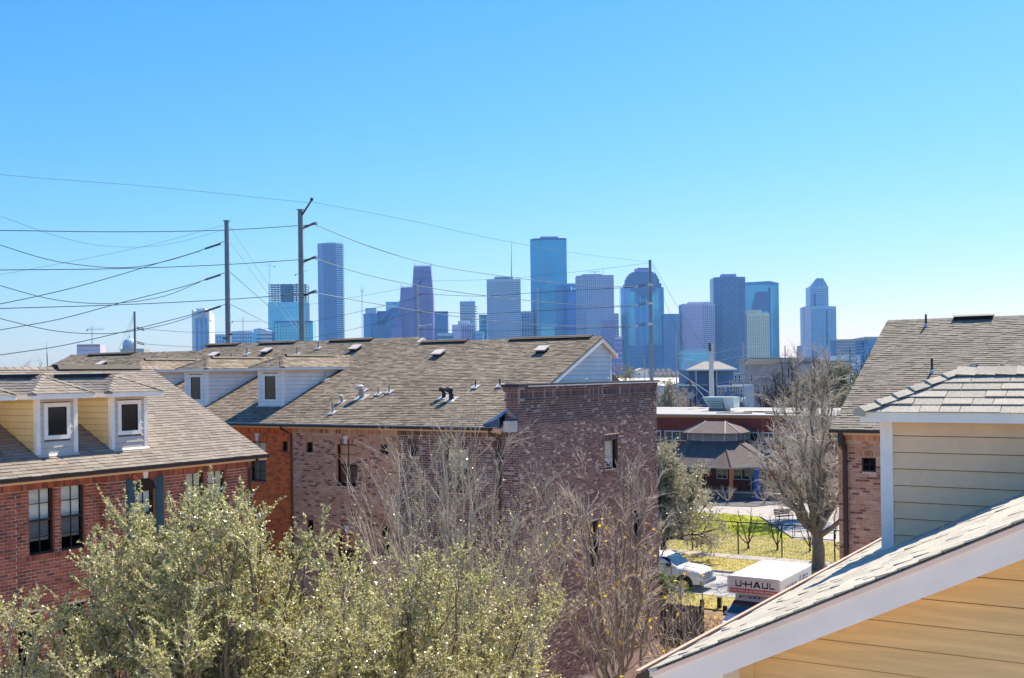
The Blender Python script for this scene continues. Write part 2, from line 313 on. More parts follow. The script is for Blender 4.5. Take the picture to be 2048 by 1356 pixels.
def brick_wall(parent, org, u, nrm, length, z0, z1, key, mort, openings=(), limit=0, course=.0805, bl=.205, soldier=.22, vis=None, depth=.12, name='brick_wall', rowlocks=()):
    """openings (a0,a1,z0,z1); wall sheet with real openings, reveals, and bricks standing proud of the mortar"""
    org = np.array(org, float); u = nv(u); nrm = nv(nrm); up = np.array([0, 0, 1.])
    P = lambda a, z, h=0: org*np.array([1, 1, 0]) + u*a + up*z + nrm*h
    zs = sorted({z0, z1, *[o[2] for o in openings], *[o[3] for o in openings]})
    zs = [z for z in zs if z0 <= z <= z1]
    q = MB()
    for za, zb in zip(zs, zs[1:]):
        cut = sorted([(o[0], o[1]) for o in openings if o[2] <= za+1e-6 and o[3] >= zb-1e-6]); a = 0
        for c0, c1 in cut+[(length, length)]:
            if c0 > a+1e-6: q.poly([P(a, za), P(c0, za), P(c0, zb), P(a, zb)])
            a = max(a, c1)
    wall = q.build(name, M[mort], parent)
    for a0, a1, b0, b1 in openings:
        q = MB()
        for s in ([(a0, b0), (a0, b1)], [(a1, b1), (a1, b0)], [(a0, b1), (a1, b1)], [(a1, b0), (a0, b0)]):
            (p, r), (p2, r2) = s; q.poly([P(p, r, .004), P(p2, r2, .004), P(p2, r2, -depth), P(p, r, -depth)])
        q.build('window_reveal', M[key], wall)
    zb0, zb1 = vis or (z0, z1)
    T = []
    R = random.Random(int(abs(org[0]*17+org[1]*31)*10)); top = z1-soldier
    def clear(a0, a1, b0, b1):
        segs = [(a0, a1)]
        for o in openings:
            if o[2] < b1-.004 and o[3] > b0+.004:
                ns = []
                for s, e in segs:
                    if o[1] <= s or o[0] >= e: ns.append((s, e)); continue
                    if o[0] > s: ns.append((s, o[0]))
                    if o[1] < e: ns.append((o[1], e))
                segs = ns
        return segs
    nrow = int((top-zb0)/course); z = top-nrow*course
    for j in range(nrow):
        if z >= zb0-1e-6 and z < zb1:
            for s, e in clear(0, length, z, z+course-.014):
                a = s-(bl/2 if j % 2 else 0)
                while a < e-.02:
                    x0, x1 = max(a, s), min(a+bl-.014, e)
                    if x1-x0 > .025: T.append((x0, x1, z, z+course-.014, R.uniform(.003, .014), abs(x1-x0-bl+.014) < 1e-6))
                    a += bl
        z += course
    if soldier > 0:
        a = 0
        while a < length-.03:
            T.append((a, min(a+.071, length), top+.005, z1-.006, R.uniform(.006, .012), False)); a += .0805
    for (a0, a1, zz, hh) in rowlocks:
        a = a0
        while a < a1-.03:
            T.append((a, min(a+.066, a1), zz, zz+hh, R.uniform(.014, .02), False)); a += .076
    A = np.array([t[:5] for t in T]); full = np.array([t[5] for t in T])
    C = org*np.array([1, 1, 0]) + np.outer((A[:, 0]+A[:, 1])/2, u) + np.outer((A[:, 2]+A[:, 3])/2, up)
    vs = inview(C, 0); d = np.linalg.norm(C-CAM, axis=1)
    cand = np.where(vs & full)[0]; cand = cand[np.argsort(d[cand])][:limit]; part = np.zeros(len(T), bool); part[cand] = True
    B = A[~part]; o2 = org*np.array([1, 1, 0])
    def corner(a, b, h): return o2 + np.outer(a, u) + np.outer(b, up) + np.outer(h, nrm)
    a0, a1, b0, b1, h = B.T; zz = h*0
    Pv = [corner(a0, b0, zz), corner(a1, b0, zz), corner(a1, b1, zz), corner(a0, b1, zz), corner(a0, b0, h), corner(a1, b0, h), corner(a1, b1, h), corner(a0, b1, h)]
    V = np.stack(Pv, 1).reshape(-1, 3); i = np.arange(len(B))[:, None]*8
    F = np.concatenate([i+np.array(f)[None] for f in ((4,5,6,7), (0,1,5,4), (1,2,6,5), (2,3,7,6), (3,0,4,7))])
    fastmesh('brick_courses', V, F, M[key], wall, kind='stuff')
    if limit:
        q = MB(); w = bl-.014; c = lambda a, z, h: u*a+up*z+nrm*h; hh = course-.014
        q.add([c(0,0,0), c(w,0,0), c(w,hh,0), c(0,hh,0), c(0,0,1), c(w,0,1), c(w,hh,1), c(0,hh,1)], [(4,5,6,7), (0,1,5,4), (1,2,6,5), (2,3,7,6), (3,0,4,7), (0,3,2,1)])
        mes = {}
        bb = base_of(parent)
        for i in cand:
            k = round(A[i, 4]*500)/500
            if k not in mes:
                me = bpy.data.meshes.new('brick')
                vv = [tuple(u*a+up*z_+nrm*(h_*k)) for a, z_, h_ in ((0,0,0), (w,0,0), (w,hh,0), (0,hh,0), (0,0,1), (w,0,1), (w,hh,1), (0,hh,1))]
                me.from_pydata(vv, [], q.f); me.materials.append(M[key+'o']); mes[k] = me
            link_mesh('brick', mes[k], wall, loc=o2+u*A[i, 0]+up*A[i, 2]-bb)
    return wall

def window(parent, org, u, nrm, w, h, style='blind', fr='winframe', fw=.045, cols=2, rows=4, setback=.07, label=None, split=True):
    """double-hung window: org is the lower left outer corner on the wall face"""
    org = np.array(org, float); u = nv(u); nrm = nv(nrm); up = np.array([0, 0, 1.])
    P = lambda a, z, d: org+u*a+up*z-nrm*d
    q = MB(); d0, d1 = setback, setback+.05
    def bar(a0, a1, z0, z1, p=d0, r=d1): q.obox(P(a0, z0, r), u*(a1-a0), up*(z1-z0), nrm*(r-p))
    bar(0, fw, 0, h); bar(w-fw, w, 0, h); bar(fw, w-fw, 0, fw); bar(fw, w-fw, h-fw, h)
    if split: bar(fw, w-fw, h/2-.025, h/2+.025, d0-.01)
    for i in range(1, cols): a = w*i/cols; bar(a-.01, a+.01, fw, h-fw, d0+.012, d1-.01)
    for i in range(1, rows):
        if split and i*2 == rows: continue
        z = h*i/rows; bar(fw, w-fw, z-.01, z+.01, d0+.014, d1-.012)
    f = q.build('window', M[fr], parent, label=label)
    zc = h/2 if split else fw
    q = MB(); q.poly([P(fw, zc, d0+.03), P(w-fw, zc, d0+.03), P(w-fw, h-fw, d0+.03), P(fw, h-fw, d0+.03)])
    q.build('window_pane', M['glass'] if style != 'screen' else M['screen'], f)
    if split: q = MB(); q.poly([P(fw, fw, d0+.035), P(w-fw, fw, d0+.035), P(w-fw, zc, d0+.035), P(fw, zc, d0+.035)]); q.build('window_pane', M['glasslow'], f, label='darker screened lower pane')
    if style == 'screen': return f
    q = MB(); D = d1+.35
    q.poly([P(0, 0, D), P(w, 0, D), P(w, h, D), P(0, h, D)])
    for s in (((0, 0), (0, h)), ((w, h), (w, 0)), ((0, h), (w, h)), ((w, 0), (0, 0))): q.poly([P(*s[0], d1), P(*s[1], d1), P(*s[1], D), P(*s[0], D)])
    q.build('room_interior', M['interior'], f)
    if style in ('blind', 'woodblind'):
        q = MB(); w2 = w-2*fw-.02; s = up*.047+nrm*.008
        q.obox((0, 0, 0), u*w2, s, nrm*.003)
        me = bpy.data.meshes.new('blind_slat'); me.from_pydata(q.v, [], q.f); me.materials.append(M['blind' if style == 'blind' else 'woodblind'])
        z = h-fw-.05; bb = base_of(parent); zmin = fw+(h*.16 if style == 'blind' else .03)
        while z > zmin:
            link_mesh('blind_slat', me, f, loc=P(fw+.01, z, d1+.05)-bb); z -= .048
    if style == 'shade':
        q = MB(); q.obox(P(fw, .04, d1+.06), u*(w-2*fw), up*(h-fw-.05), nrm*.004); q.build('roller_shade', M['curtain'], f)
    return f

JR = random.Random(21)
def lap_boards(parent, P, u, nrm, z0, z1, rowspan, m, expo=.16, proud=.022, name='siding_board'):
    """horizontal lap siding; rowspan(z) -> list of (a0,a1) at the board's top and bottom"""
    u = nv(u); nrm = nv(nrm); up = np.array([0, 0, 1.]); P = np.array(P, float)*np.array([1, 1, 0])
    z = z0
    while z < z1-.01:
        zt = min(z+expo, z1)
        pieces = []
        for (b0, b1), (t0, t1) in rowspan(z, zt):      # long runs are made of two boards with a butt joint
            if b1-b0 > 2.4 and t1-t0 > 2.4:
                j = max(b0, t0)+(min(b1, t1)-max(b0, t0))*JR.uniform(.2, .8); pieces += [((b0, j-.002), (t0, j-.002)), ((j+.002, b1), (j+.002, t1))]
            else: pieces.append(((b0, b1), (t0, t1)))
        for (b0, b1), (t0, t1) in pieces:
            if b1-b0 < .03 and t1-t0 < .03: continue
            q = MB(); c = lambda a, zz, h: P+u*a+up*zz+nrm*h
            zz0 = z+.008; v = [c(b0, zz0, 0), c(b1, zz0, 0), c(t1, zt, 0), c(t0, zt, 0), c(b0, zz0, proud), c(b1, zz0, proud), c(t1, zt, .003), c(t0, zt, .003)]
            f = [(4,5,6,7), (0,1,5,4), (1,2,6,5), (2,3,7,6), (3,0,4,7)]
            q.add(v, f); q.build(name, m, parent)
        z += expo
def dormer(house, front, o, l, w, zb, ze, m, fh=.13, ov=.3, hp=.5, sid='greysid', sidside='beige', style='trim', shkey='shL', win=(.26, .85), expo=.16, limit=0, label=None, base_z=None):
    """front: XY of the middle of the front wall; o outward, l lateral (unit, horizontal); m = rise per metre of the main roof"""
    o = nv(o); l = nv(l); F = np.array([front[0], front[1], 0.]); up = np.array([0, 0, 1.])
    Q = lambda a, t, z: F+l*a-o*t+up*z       # a lateral, t inward
    t1 = (ze-zb)/m; h2 = w/2
    b = MB()      # carcass
    b.poly([Q(-h2, 0, zb), Q(h2, 0, zb), Q(h2, 0, ze), Q(-h2, 0, ze)])
    for s in (-1, 1): b.poly([Q(s*h2, 0, zb), Q(s*h2, t1, ze), Q(s*h2, 0, ze)])
    d = b.build('dormer', M['lapgap'], house, label=label)
    tr = .09; tp = .022
    for s in (-1, 1):        # corner boards
        q = MB(); q.obox(Q(s*(h2+tp), -tp, zb-.02), -l*s*(tr+tp), up*(ze-zb+.02), -o*tp); q.build('corner_board', M['trim'], d)
        q = MB(); q.prism([Q(s*h2, 0, zb-.0), Q(s*h2, tr, zb+m*tr), Q(s*h2, tr, ze), Q(s*h2, 0, ze)], l*s*tp); q.build('corner_board', M['trim'], d)
        lap_boards(d, Q(s*h2, 0, 0), -o, l*s, zb, ze, lambda z, zt: [((tr, max(tr, (z-zb)/m)), (tr, max(tr, (zt-zb)/m)))], M[sidside], expo)
    ww = w*win[0] if win[0] > .5 else w-2*win[0]
    wz0 = zb+.37 if style == 'trim' else zb+.17; wz1 = ze-.1 if style == 'trim' else ze-.14
    fw = .1
    x0, x1 = -ww/2, ww/2
    q = MB(); D = .03
    for a0, a1, z0, z1 in ((x0, x0+fw, wz0, wz1), (x1-fw, x1, wz0, wz1), (x0+fw, x1-fw, wz0, wz0+fw), (x0+fw, x1-fw, wz1-fw, wz1)):
        q.obox(Q(a0, 0, z0), l*(a1-a0), up*(z1-z0), o*D)
    q.build('window_frame', M['trim'], d)
    q = MB(); q.obox(Q(x0+fw, 0, wz0+fw), l*(ww-2*fw), up*(wz1-wz0-2*fw), o*.006); q.build('window_pane', M['screen'], d)
    q = MB()
    for a0, a1, z0, z1 in ((x0+fw, x0+fw+.025, wz0+fw, wz1-fw), (x1-fw-.025, x1-fw, wz0+fw, wz1-fw), (x0+fw+.025, x1-fw-.025, wz0+fw, wz0+fw+.03), (x0+fw+.025, x1-fw-.025, wz1-fw-.025, wz1-fw)):
        q.obox(Q(a0, -.006, z0), l*(a1-a0), up*(z1-z0), o*.012)
    q.build('sash', M['winframe'], d)
    def span(z, zt):
        zm = (z+zt)/2
        if zm < wz0 or zm > wz1: r = [(-h2+tr, h2-tr)]
        else: r = [(-h2+tr, x0), (x1, h2-tr)]
        return [((a, c), (a, c)) for a, c in r]
    lap_boards(d, Q(0, 0, 0), l, o, zb, ze, span, M[sid if style == 'trim' else 'trim'], expo)
    q = MB(); q.obox(Q(-h2-.02, -.1, zb-.1*m+.012), l*(w+.04), o*(-.1)+up*(m*.1), up*.02); q.build('flashing', M['flash'], d)
    # hip roof
    W2 = h2+ov; zE = ze+fh; te = (zE-zb)/m; rise = hp*W2; zr = zE+rise; trd = (zr-zb)/m; tf = -ov+W2
    q = MB(); 
    q.poly([Q(-W2, -ov, ze+.005), Q(W2, -ov, ze+.005), Q(W2, t1, ze+.005), Q(-W2, t1, ze+.005)]); q.build('soffit', M['soffit'], d)
    for pts in ((Q(-W2, -ov, 0), Q(W2, -ov, 0)), (Q(-W2, -ov, 0), Q(-W2, te, 0)), (Q(W2, -ov, 0), Q(W2, te, 0))):
        q = MB(); a, c = pts; dirn = nv(c-a); nn = np.cross(dirn, up); 
        if np.dot(nn, (a+c)/2-Q(0, t1/2, 0)) < 0: nn = -nn
        q.obox(a+up*ze, c-a, up*fh, nn*.02); q.build('fascia', M['trim'], d)
    # roof deck (dark) and shingles per face
    q = MB(); e = .0
    q.poly([Q(-W2, -ov, zE), Q(W2, -ov, zE), Q(0, tf, zr)])
    for s in (-1, 1): q.poly([Q(s*W2, -ov, zE), Q(s*W2, te, zE), Q(0, trd, zr), Q(0, tf, zr)])
    q.build('roof_deck', M['dark'], d)
    sl = sqrt(1+hp*hp); vmax = W2*sl
    shingles(d, Q(0, -ov-.03, zE-.03*hp+.006), l, -o+up*hp, lambda v: (-W2+v/sl-.02, W2-v/sl+.02), vmax, shkey, limit=0)
    for s in (-1, 1):
        shingles(d, Q(s*(W2+.03), 0, zE-.03*hp+.006), -o, -l*s+up*hp, lambda v: (-ov+v/sl-.02, te+(trd-te)*(v/vmax)), vmax, shkey, limit=limit)
    # hip and ridge caps
    for s in (-1, 1):
        a, c = Q(s*(W2+.02), -ov-.02, zE), Q(0, tf, zr); n = int(np.linalg.norm(c-a)/.17); dv = (c-a)/n; wd = nv(np.cross(dv, up))*.13
        for i in range(n):
            q = MB(); p = a+dv*i; k = up*.034
            q.add([p-wd*.8-up*.035+k, p+k*1.15, p+wd*.8-up*.035+k, p+dv-wd*.8-up*.035+up*.02, p+dv+up*.02, p+dv+wd*.8-up*.035+up*.02, p-wd*.8-up*.05, p+wd*.8-up*.05],
                  [(0,1,4,3), (1,2,5,4), (6,7,2,1), (6,1,0)])
            q.build('cap_shingle', M[shkey+'o'], d)
    a, c = Q(0, tf, zr), Q(0, trd, zr); n = max(1, int(np.linalg.norm(c-a)/.17)); dv = (c-a)/n
    q = MB(); wd = l*.14
    for i in range(n):
        p = a+dv*i
        q.add([p-wd-up*.03, p+up*.045, p+wd-up*.03, p+dv-wd-up*.04, p+dv+up*.03, p+dv+wd-up*.04], [(0,1,4,3), (1,2,5,4), (0,2,1)])
    q.build('ridge_caps', M[shkey], d)
    q = MB(); q.prism([Q(-.17, tf+.12, zr-.02), Q(.17, tf+.12, zr-.02), Q(.12, tf+.12, zr+.05), Q(-.12, tf+.12, zr+.05)], -o*max(.2, (trd-tf)*.7))
    if not limit: q.build('ridge_vent', M['dark'], d)  # near-black colour stands in for the shaded vent slit
    return d
# ================================================================ ground and roads (the setting)
def groundmat(name, cols, scales=(.05, .9), rough=.95, bump=.4):
    m, t, p = newmat(name); N = t.nodes.new; L = t.links.new
    g = N('ShaderNodeNewGeometry'); n = N('ShaderNodeTexNoise'); n.inputs['Scale'].default_value = scales[0]; n.inputs['Detail'].default_value = 8; n.inputs['Roughness'].default_value = .7
    L(g.outputs['Position'], n.inputs['Vector']); r = N('ShaderNodeValToRGB'); L(n.outputs['Fac'], r.inputs[0])
    while len(r.color_ramp.elements) < len(cols): r.color_ramp.elements.new(.5)
    for i, (c, e) in enumerate(zip(cols, r.color_ramp.elements)): e.position = .3+.4*i/max(1, len(cols)-1); e.color = tuple(c)+(1,)
    n2 = N('ShaderNodeTexNoise'); n2.inputs['Scale'].default_value = scales[1]*10; n2.inputs['Detail'].default_value = 6; L(g.outputs['Position'], n2.inputs['Vector'])
    mr = N('ShaderNodeMapRange'); mr.inputs[1].default_value = .3; mr.inputs[2].default_value = .7; mr.inputs[3].default_value = .7; mr.inputs[4].default_value = 1.25; L(n2.outputs['Fac'], mr.inputs[0])
    mu = N('ShaderNodeVectorMath'); mu.operation = 'SCALE'; L(r.outputs[0], mu.inputs[0]); L(mr.outputs[0], mu.inputs['Scale']); L(mu.outputs[0], p.inputs['Base Color'])
    p.inputs['Roughness'].default_value = rough; p.inputs['Specular IOR Level'].default_value = .2
    b = N('ShaderNodeBump'); b.inputs['Strength'].default_value = bump; b.inputs['Distance'].default_value = .05; L(n2.outputs['Fac'], b.inputs['Height']); L(b.outputs[0], p.inputs['Normal'])
    return m
G_base = groundmat('city_ground', [(.10, .11, .06), (.16, .15, .11), (.22, .21, .18)], (.02, .3))
G_dry = groundmat('dry_grass', [(.30, .25, .07), (.40, .33, .11), (.26, .25, .06)], (.35, 1))
G_lawn = groundmat('green_lawn', [(.24, .29, .012), (.31, .33, .02), (.27, .28, .03)], (.4, 1))
G_lawn2 = groundmat('patchy_lawn', [(.27, .25, .06), (.36, .31, .12), (.22, .23, .04)], (.35, 1.2))
G_conc = groundmat('worn_concrete', [(.34, .32, .29), (.40, .38, .35), (.28, .265, .24)], (.3, .6), bump=.15)
G_road = groundmat('pale_road_surface', [(.34, .34, .33), (.40, .40, .39), (.30, .30, .30)], (.3, .8), bump=.15)
G_mulch = groundmat('grey_mulch', [(.10, .10, .11), (.16, .15, .15), (.08, .085, .10)], (.6, 1.6), bump=.8)
G_dirt = groundmat('leafy_dirt', [(.20, .13, .07), (.28, .19, .10), (.14, .10, .06)], (.5, 1.5), bump=.8)
def sheet(name, pts, z, m, th=0):
    q = MB()
    if th: q.prism([(x, y, z-th) for x, y in pts], (0, 0, th))
    else: q.poly([(x, y, z) for x, y in pts])
    o = q.build(name, m, None); o['kind'] = 'structure'; return o
def rect(x0, x1, y0, y1): return [(x0, y0), (x1, y0), (x1, y1), (x0, y1)]
sheet('ground', rect(-9000, 9000, -3000, 12000), 0, G_base)
G_alley = groundmat('pale_alley_concrete', [(.60, .53, .44), (.66, .58, .49), (.54, .48, .40)], (.3, .6), bump=.15)  # kept extra pale to bounce light onto the shaded walls
sheet('alley_pavement', rect(-22.6, -4.5, -30, 43.5), .004, G_alley)
sheet('bounce_ground', rect(-4.4, 40, -40, 5.5), .004, G_alley)  # unseen pale sheet added behind the camera as bounce fill
sheet('dirt_strip', rect(-19.0, -14.0, 30, 46), .02, G_dirt)
sheet('driveway', rect(-19.6, -12.5, 43.6, 54.9), .012, G_conc)
sheet('near_verge', rect(-60, -19.7, 51.8, 54.8), .10, G_dry, .1)
sheet('yard_ground', rect(-24, -19.4, 41.6, 51.7), .03, G_dirt)
sheet('road', rect(-260, 120, 55.0, 61.8), .008, G_road)
sheet('near_kerb', rect(-260, -19.7, 54.82, 54.98), .12, G_conc, .12)
sheet('far_kerb', rect(-260, 120, 61.84, 62.0), .12, G_conc, .12)
sheet('far_verge', rect(-260, 120, 62.02, 66.2), .10, G_dry, .1)
for i in range(40):      # pavement slabs with joints
    x = -62+i*1.6; o = sheet('sidewalk_slab', rect(x+.012, x+1.588, 66.22, 67.7), .12, G_conc, .12)
sheet('lawn_front', rect(-60, 10, 67.75, 76.0), .10, G_lawn2, .1)
sheet('lawn', [(-52, 76.02), (-24.9, 76.02), (-30.9, 85.9), (-34, 86.6), (-52, 85.6)], .11, G_lawn, .1)
sheet('path', [(-24.7, 76.02), (-14, 76.02), (-14, 96), (-31.5, 96.5), (-33.5, 92), (-52, 87.3), (-52, 85.8), (-34, 86.8), (-30.7, 86.1)], .105, G_conc, .1)
sheet('mulch_bed', [(-52, 87.5), (-33.6, 92.1), (-31.7, 96.6), (-34, 100), (-52, 100)], .14, G_mulch, .1)
sheet('patio', rect(-50, -20, 97.2, 103.8), .16, G_conc, .1)
# grass tufts so that the turf has real blades and ragged edges
# scattered dead leaves
def litter(name, x0, x1, y0, y1, n, z, cols, s=.07, fall=None):
    R = np.random.default_rng(n); P = np.c_[R.uniform(x0, x1, n), R.uniform(y0, y1, n), z+R.uniform(.0, .05, n)]
    a = R.normal(size=(n, 3))*[1, 1, .5]; a /= np.linalg.norm(a, axis=1)[:, None]; b = np.cross(a, R.normal(size=(n, 3))*[.5, .5, 1]); b /= np.linalg.norm(b, axis=1)[:, None]
    L = (R.uniform(.6, 1.2, n)*s)[:, None]
    V = np.stack([P-a*L, P+b*L*.6, P+a*L, P-b*L*.6], 1).reshape(-1, 3); F = np.arange(4*n).reshape(-1, 4)
    o = fastmesh(name, V, F, leafmat(name+'_mat', cols, .3, .7, .2)); o['kind'] = 'stuff'; o['label'] = 'brown fallen leaves scattered over the ground behind the brick wall' if 'leaf' in name else name
    o['category'] = 'leaves'
    return o
litter('leaf_litter', -21, -14.2, 30, 50, 9000, .05, [(.30, .12, .05), (.42, .22, .10), (.50, .32, .18), (.24, .12, .06)], .09)

def tufts(name, regs, n, cols, s):
    R = np.random.default_rng(len(name)); V = []
    for x0, x1, y0, y1, z in regs:
        k = int(n*(x1-x0)*(y1-y0)); x, y = R.uniform(x0, x1, k), R.uniform(y0, y1, k); x = x+.6*np.sin(y*1.3); h = s*R.uniform(.4, 1.3, k); a = R.uniform(0, 6.28, k); w = s*.35
        P = np.c_[x, y, np.full(k, z)]; d = np.c_[np.cos(a), np.sin(a), np.zeros(k)]*w; u = np.c_[R.normal(size=k)*.3*h, R.normal(size=k)*.3*h, h]
        V.append(np.stack([P-d, P+d, P+d*.2+u, P-d*.2+u], 1))
    V = np.concatenate(V).reshape(-1, 3); o = fastmesh(name, V, np.arange(len(V)).reshape(-1, 4), leafmat(name+'_mat', cols, .3, .7, .2)); o['kind'] = 'stuff'; return o
o = tufts('dry_grass_tufts', [(-55, -8, 62, 66.25, .1), (-45, -19.7, 51.8, 54.85, .1), (-52, -8, 67.6, 76.1, .1)], 60, [(.20, .17, .05), (.42, .35, .12), (.30, .30, .06), (.50, .42, .18)], .06); o['label'] = 'dry yellowish grass along the sidewalk'; o['category'] = 'grass'
o = tufts('green_grass_tufts', [(-50, -31.5, 76, 85.9, .1), (-31.5, -28.0, 76, 80.5, .1)], 55, [(.16, .22, .01), (.30, .33, .02), (.38, .38, .05)], .10); o['label'] = 'green grass of the lawn before the path'; o['category'] = 'grass'
# ================================================================ left townhouse
X, Y, Z = np.array([1., 0, 0]), np.array([0, 1., 0]), np.array([0, 0, 1.])
def gutter(parent, p, d, out, length, s=.12, h=.085):
    p = np.array(p, float); d = nv(d); out = nv(out)
    q = MB(); q.obox(p-Z*h, d*length, out*s, Z*.006); q.obox(p-Z*h+out*s, d*length, out*.006, Z*h); q.obox(p-Z*h, d*length, out*.006, Z*(h-.02))
    q.obox(p-Z*h, d*.006, out*s, Z*h); q.obox(p-Z*h+d*length, d*.006, out*s, Z*h)
    q.obox(p+out*(s-.012)-Z*.012, d*length, out*.02, Z*.014)
    g = q.build('gutter', M['gutter'], parent)
    n = int(length/.75)
    for i in range(n):
        q = MB(); q.obox(p+d*(.3+i*.75)-Z*.02, d*.02, out*s, Z*.012); q.build('gutter_hanger', M['gutter'], g)
    return g
def downspout(parent, pts, w=.075):
    q = MB(); q.tube(pts, w*.62, 4); return q.build('downspout', M['gutter'], parent)

LH = thing('brick_townhouse', 'red brick townhouse on the left with a brown shingle roof and two yellow-sided dormers', 'townhouse', (-28, 15, 0))
XB, XC, XA = -23.3, -23.1, -23.22
m_l = .504; EXL = -22.9; ZL = 9.98
# body
q = MB(); q.box(-32.9, XB-.55, 6, 22.15, 0, 9.8); q.build('inner_wall', M['interior'], LH)
q = MB(); q.poly([(-32.95, 22.15, 0), (XC, 22.15, 0), (XC, 22.15, 9.8), (-27.95, 22.15, 12.35), (-32.95, 22.15, 9.8)]); q.poly([(-32.95, 6, 0), (-32.95, 22.15, 0), (-32.95, 22.15, 9.8), (-32.95, 6, 9.8)])
q.poly([(-32.95, 6, 0), (XC, 6, 0), (XC, 6, 9.8), (-27.95, 6, 12.35), (-32.95, 6, 9.8)]); q.build('end_wall', M['mortarL'], LH)
winB = [(15.35, 16.02, 8.06, 9.66), (16.2, 16.86, 8.06, 9.66), (15.0, 15.62, 5.2, 6.72), (16.2, 16.86, 5.1, 6.72)]
winC = [(18.2, 18.82, 8.1, 9.32), (19.85, 20.5, 8.06, 9.66), (20.62, 21.27, 8.06, 9.66), (18.1, 18.9, 5.0, 6.6)]
wB = brick_wall(LH, (XB, 14.98, 0), Y, X, 17.31-14.98, 0, 9.82, 'brL', 'mortarL', [(a-14.98, b-14.98, c, d) for a, b, c, d in winB], 200, vis=(4.6, 9.82),
           rowlocks=[(.28, 1.98, 7.94, .115), (.28, 1.98, 9.665, .0)][:1])
wC = brick_wall(LH, (XC, 17.31, 0), Y, X, 22.15-17.31, 0, 9.82, 'brL', 'mortarL', [(a-17.31, b-17.31, c, d) for a, b, c, d in winC], 60, vis=(4.6, 9.82))
wA = brick_wall(LH, (XA, 8, 0), Y, X, 14.98-8, 0, 9.82, 'brL', 'mortarL', [], 40, vis=(4.6, 9.82))
brick_wall(LH, (XB, 17.31, 0), X, -Y, XC-XB, 0, 9.82, 'brL', 'mortarL', [], 0, vis=(4.6, 9.82), soldier=.22)
for a, b, c, d in winB[:2]: window(LH, (XB, a, c), Y, X, b-a, d-c, 'blind')
for a, b, c, d in winB[2:]: window(LH, (XB, a, c), Y, X, b-a, d-c, 'dark')
for a, b, c, d in winC[1:3]: window(LH, (XC, a, c), Y, X, b-a, d-c, 'shade')
window(LH, (XC, 18.1, 5.0), Y, X, .8, 1.6, 'dark')
aw = window(LH, (XC, 18.2, 8.1), Y, X, .62, 1.22, 'blind', label='arched window between teal shutters')
# arched head, voussoirs, keystone, shutters
q = MB(); q.prism([(XC+.004, 18.51+.31*cos(t), 9.32+.31*sin(t)) for t in np.linspace(0, pi, 13)], (.012, 0, 0)); q.build('arch_light', M['screen'], aw)
q = MB(); 
for i in range(12): t0, t1_ = pi*i/12, pi*(i+1)/12; q.obox((XC+.01, 18.51+.29*cos(t0), 9.32+.29*sin(t0)), (.02, 0, 0), (0, .29*(cos(t1_)-cos(t0)), .29*(sin(t1_)-sin(t0))), (0, .03*cos(t0), .03*sin(t0)))
q.build('arch_frame', M['winframe'], aw)
for i in range(13):
    t = pi*(i+.5)/13
    if i == 6: continue
    e = pi/13*.43; q = MB(); q.prism([(XC, 18.51+r*cos(a_), 9.32+r*sin(a_)) for r, a_ in ((.33, t-e), (.55, t-e), (.55, t+e), (.33, t+e))], (.03, 0, 0)); q.build('brick', M['brLo'], wC)
q = MB(); q.prism([(XC, 18.455, 9.62), (XC, 18.565, 9.62), (XC, 18.60, 9.88), (XC, 18.42, 9.88)], (.05, 0, 0)); q.build('keystone', M['keystone'], LH)
M['shutter'] = mat('teal_shutter_paint', (.03, .09, .12), .5, var=.1)
for y0 in (17.93, 18.84):
    q = MB(); q.box(XC, XC+.035, y0, y0+.24, 8.1, 9.62); s_ = q.build('shutter', M['shutter'], LH)
    q = MB()
    for k in range(2): q.box(XC+.035, XC+.045, y0+.04, y0+.2, 8.16+k*.75, 8.82+k*.75)
    q.build('shutter_panel', M['shutter'], s_)
# roof
ridgeX = -27.95; run = EXL-ridgeX; ZR = ZL+m_l*run
q = MB(); up_ = np.array([0, 0, .03])
q.prism([(EXL, 5, ZL-.05), (EXL, 22.64, ZL-.05), (ridgeX, 22.64, ZR-.05), (ridgeX, 5, ZR-.05)], (0, 0, .045))
q.prism([(ridgeX, 5, ZR-.05), (ridgeX, 22.64, ZR-.05), (ridgeX-run, 22.64, ZL-.05), (ridgeX-run, 5, ZL-.05)], (0, 0, .045))
RLH = q.build('roof', M['shL'], LH)
sl = sqrt(1+m_l**2)
shingles(RLH, (EXL+.04, 8, ZL-.02), Y, (-1, 0, m_l), lambda v: (4.0, 14.66), run*sl, 'shL', limit=300, th=.015, widths=(.2, .27, .33))
q = MB(); q.obox((EXL, 5, ZL-.05), (0, 17.64, 0), (0, 0, -.13), (.02, 0, 0)); q.build('fascia', M['soffit'], LH)
q = MB(); q.obox((EXL, 5, ZL-.16), (0, 17.64, 0), (-.45, 0, 0), (0, 0, .02)); q.build('soffit', M['soffit'], LH)
gutter(LH, (EXL+.02, 5, ZL-.03), Y, X, 17.64)
downspout(LH, [(EXL+.08, 22.2, ZL-.12), (EXL+.06, 22.2, ZL-.22), (XC+.05, 22.12, ZL-.42), (XC+.05, 22.12, 0)])
q = MB()
for y0, n_ in ((15.0, 28),):
    for i in range(60): q.add([(ridgeX+.15, 8+i*.25, ZR-.04), (ridgeX, 8+i*.25, ZR+.045), (ridgeX-.15, 8+i*.25, ZR-.04), (ridgeX+.15, 8.25+i*.25, ZR-.05), (ridgeX, 8.25+i*.25, ZR+.03), (ridgeX-.15, 8.25+i*.25, ZR-.05)], [(0, 1, 4, 3), (1, 2, 5, 4)])
q.build('ridge_caps', M['shL'], RLH)
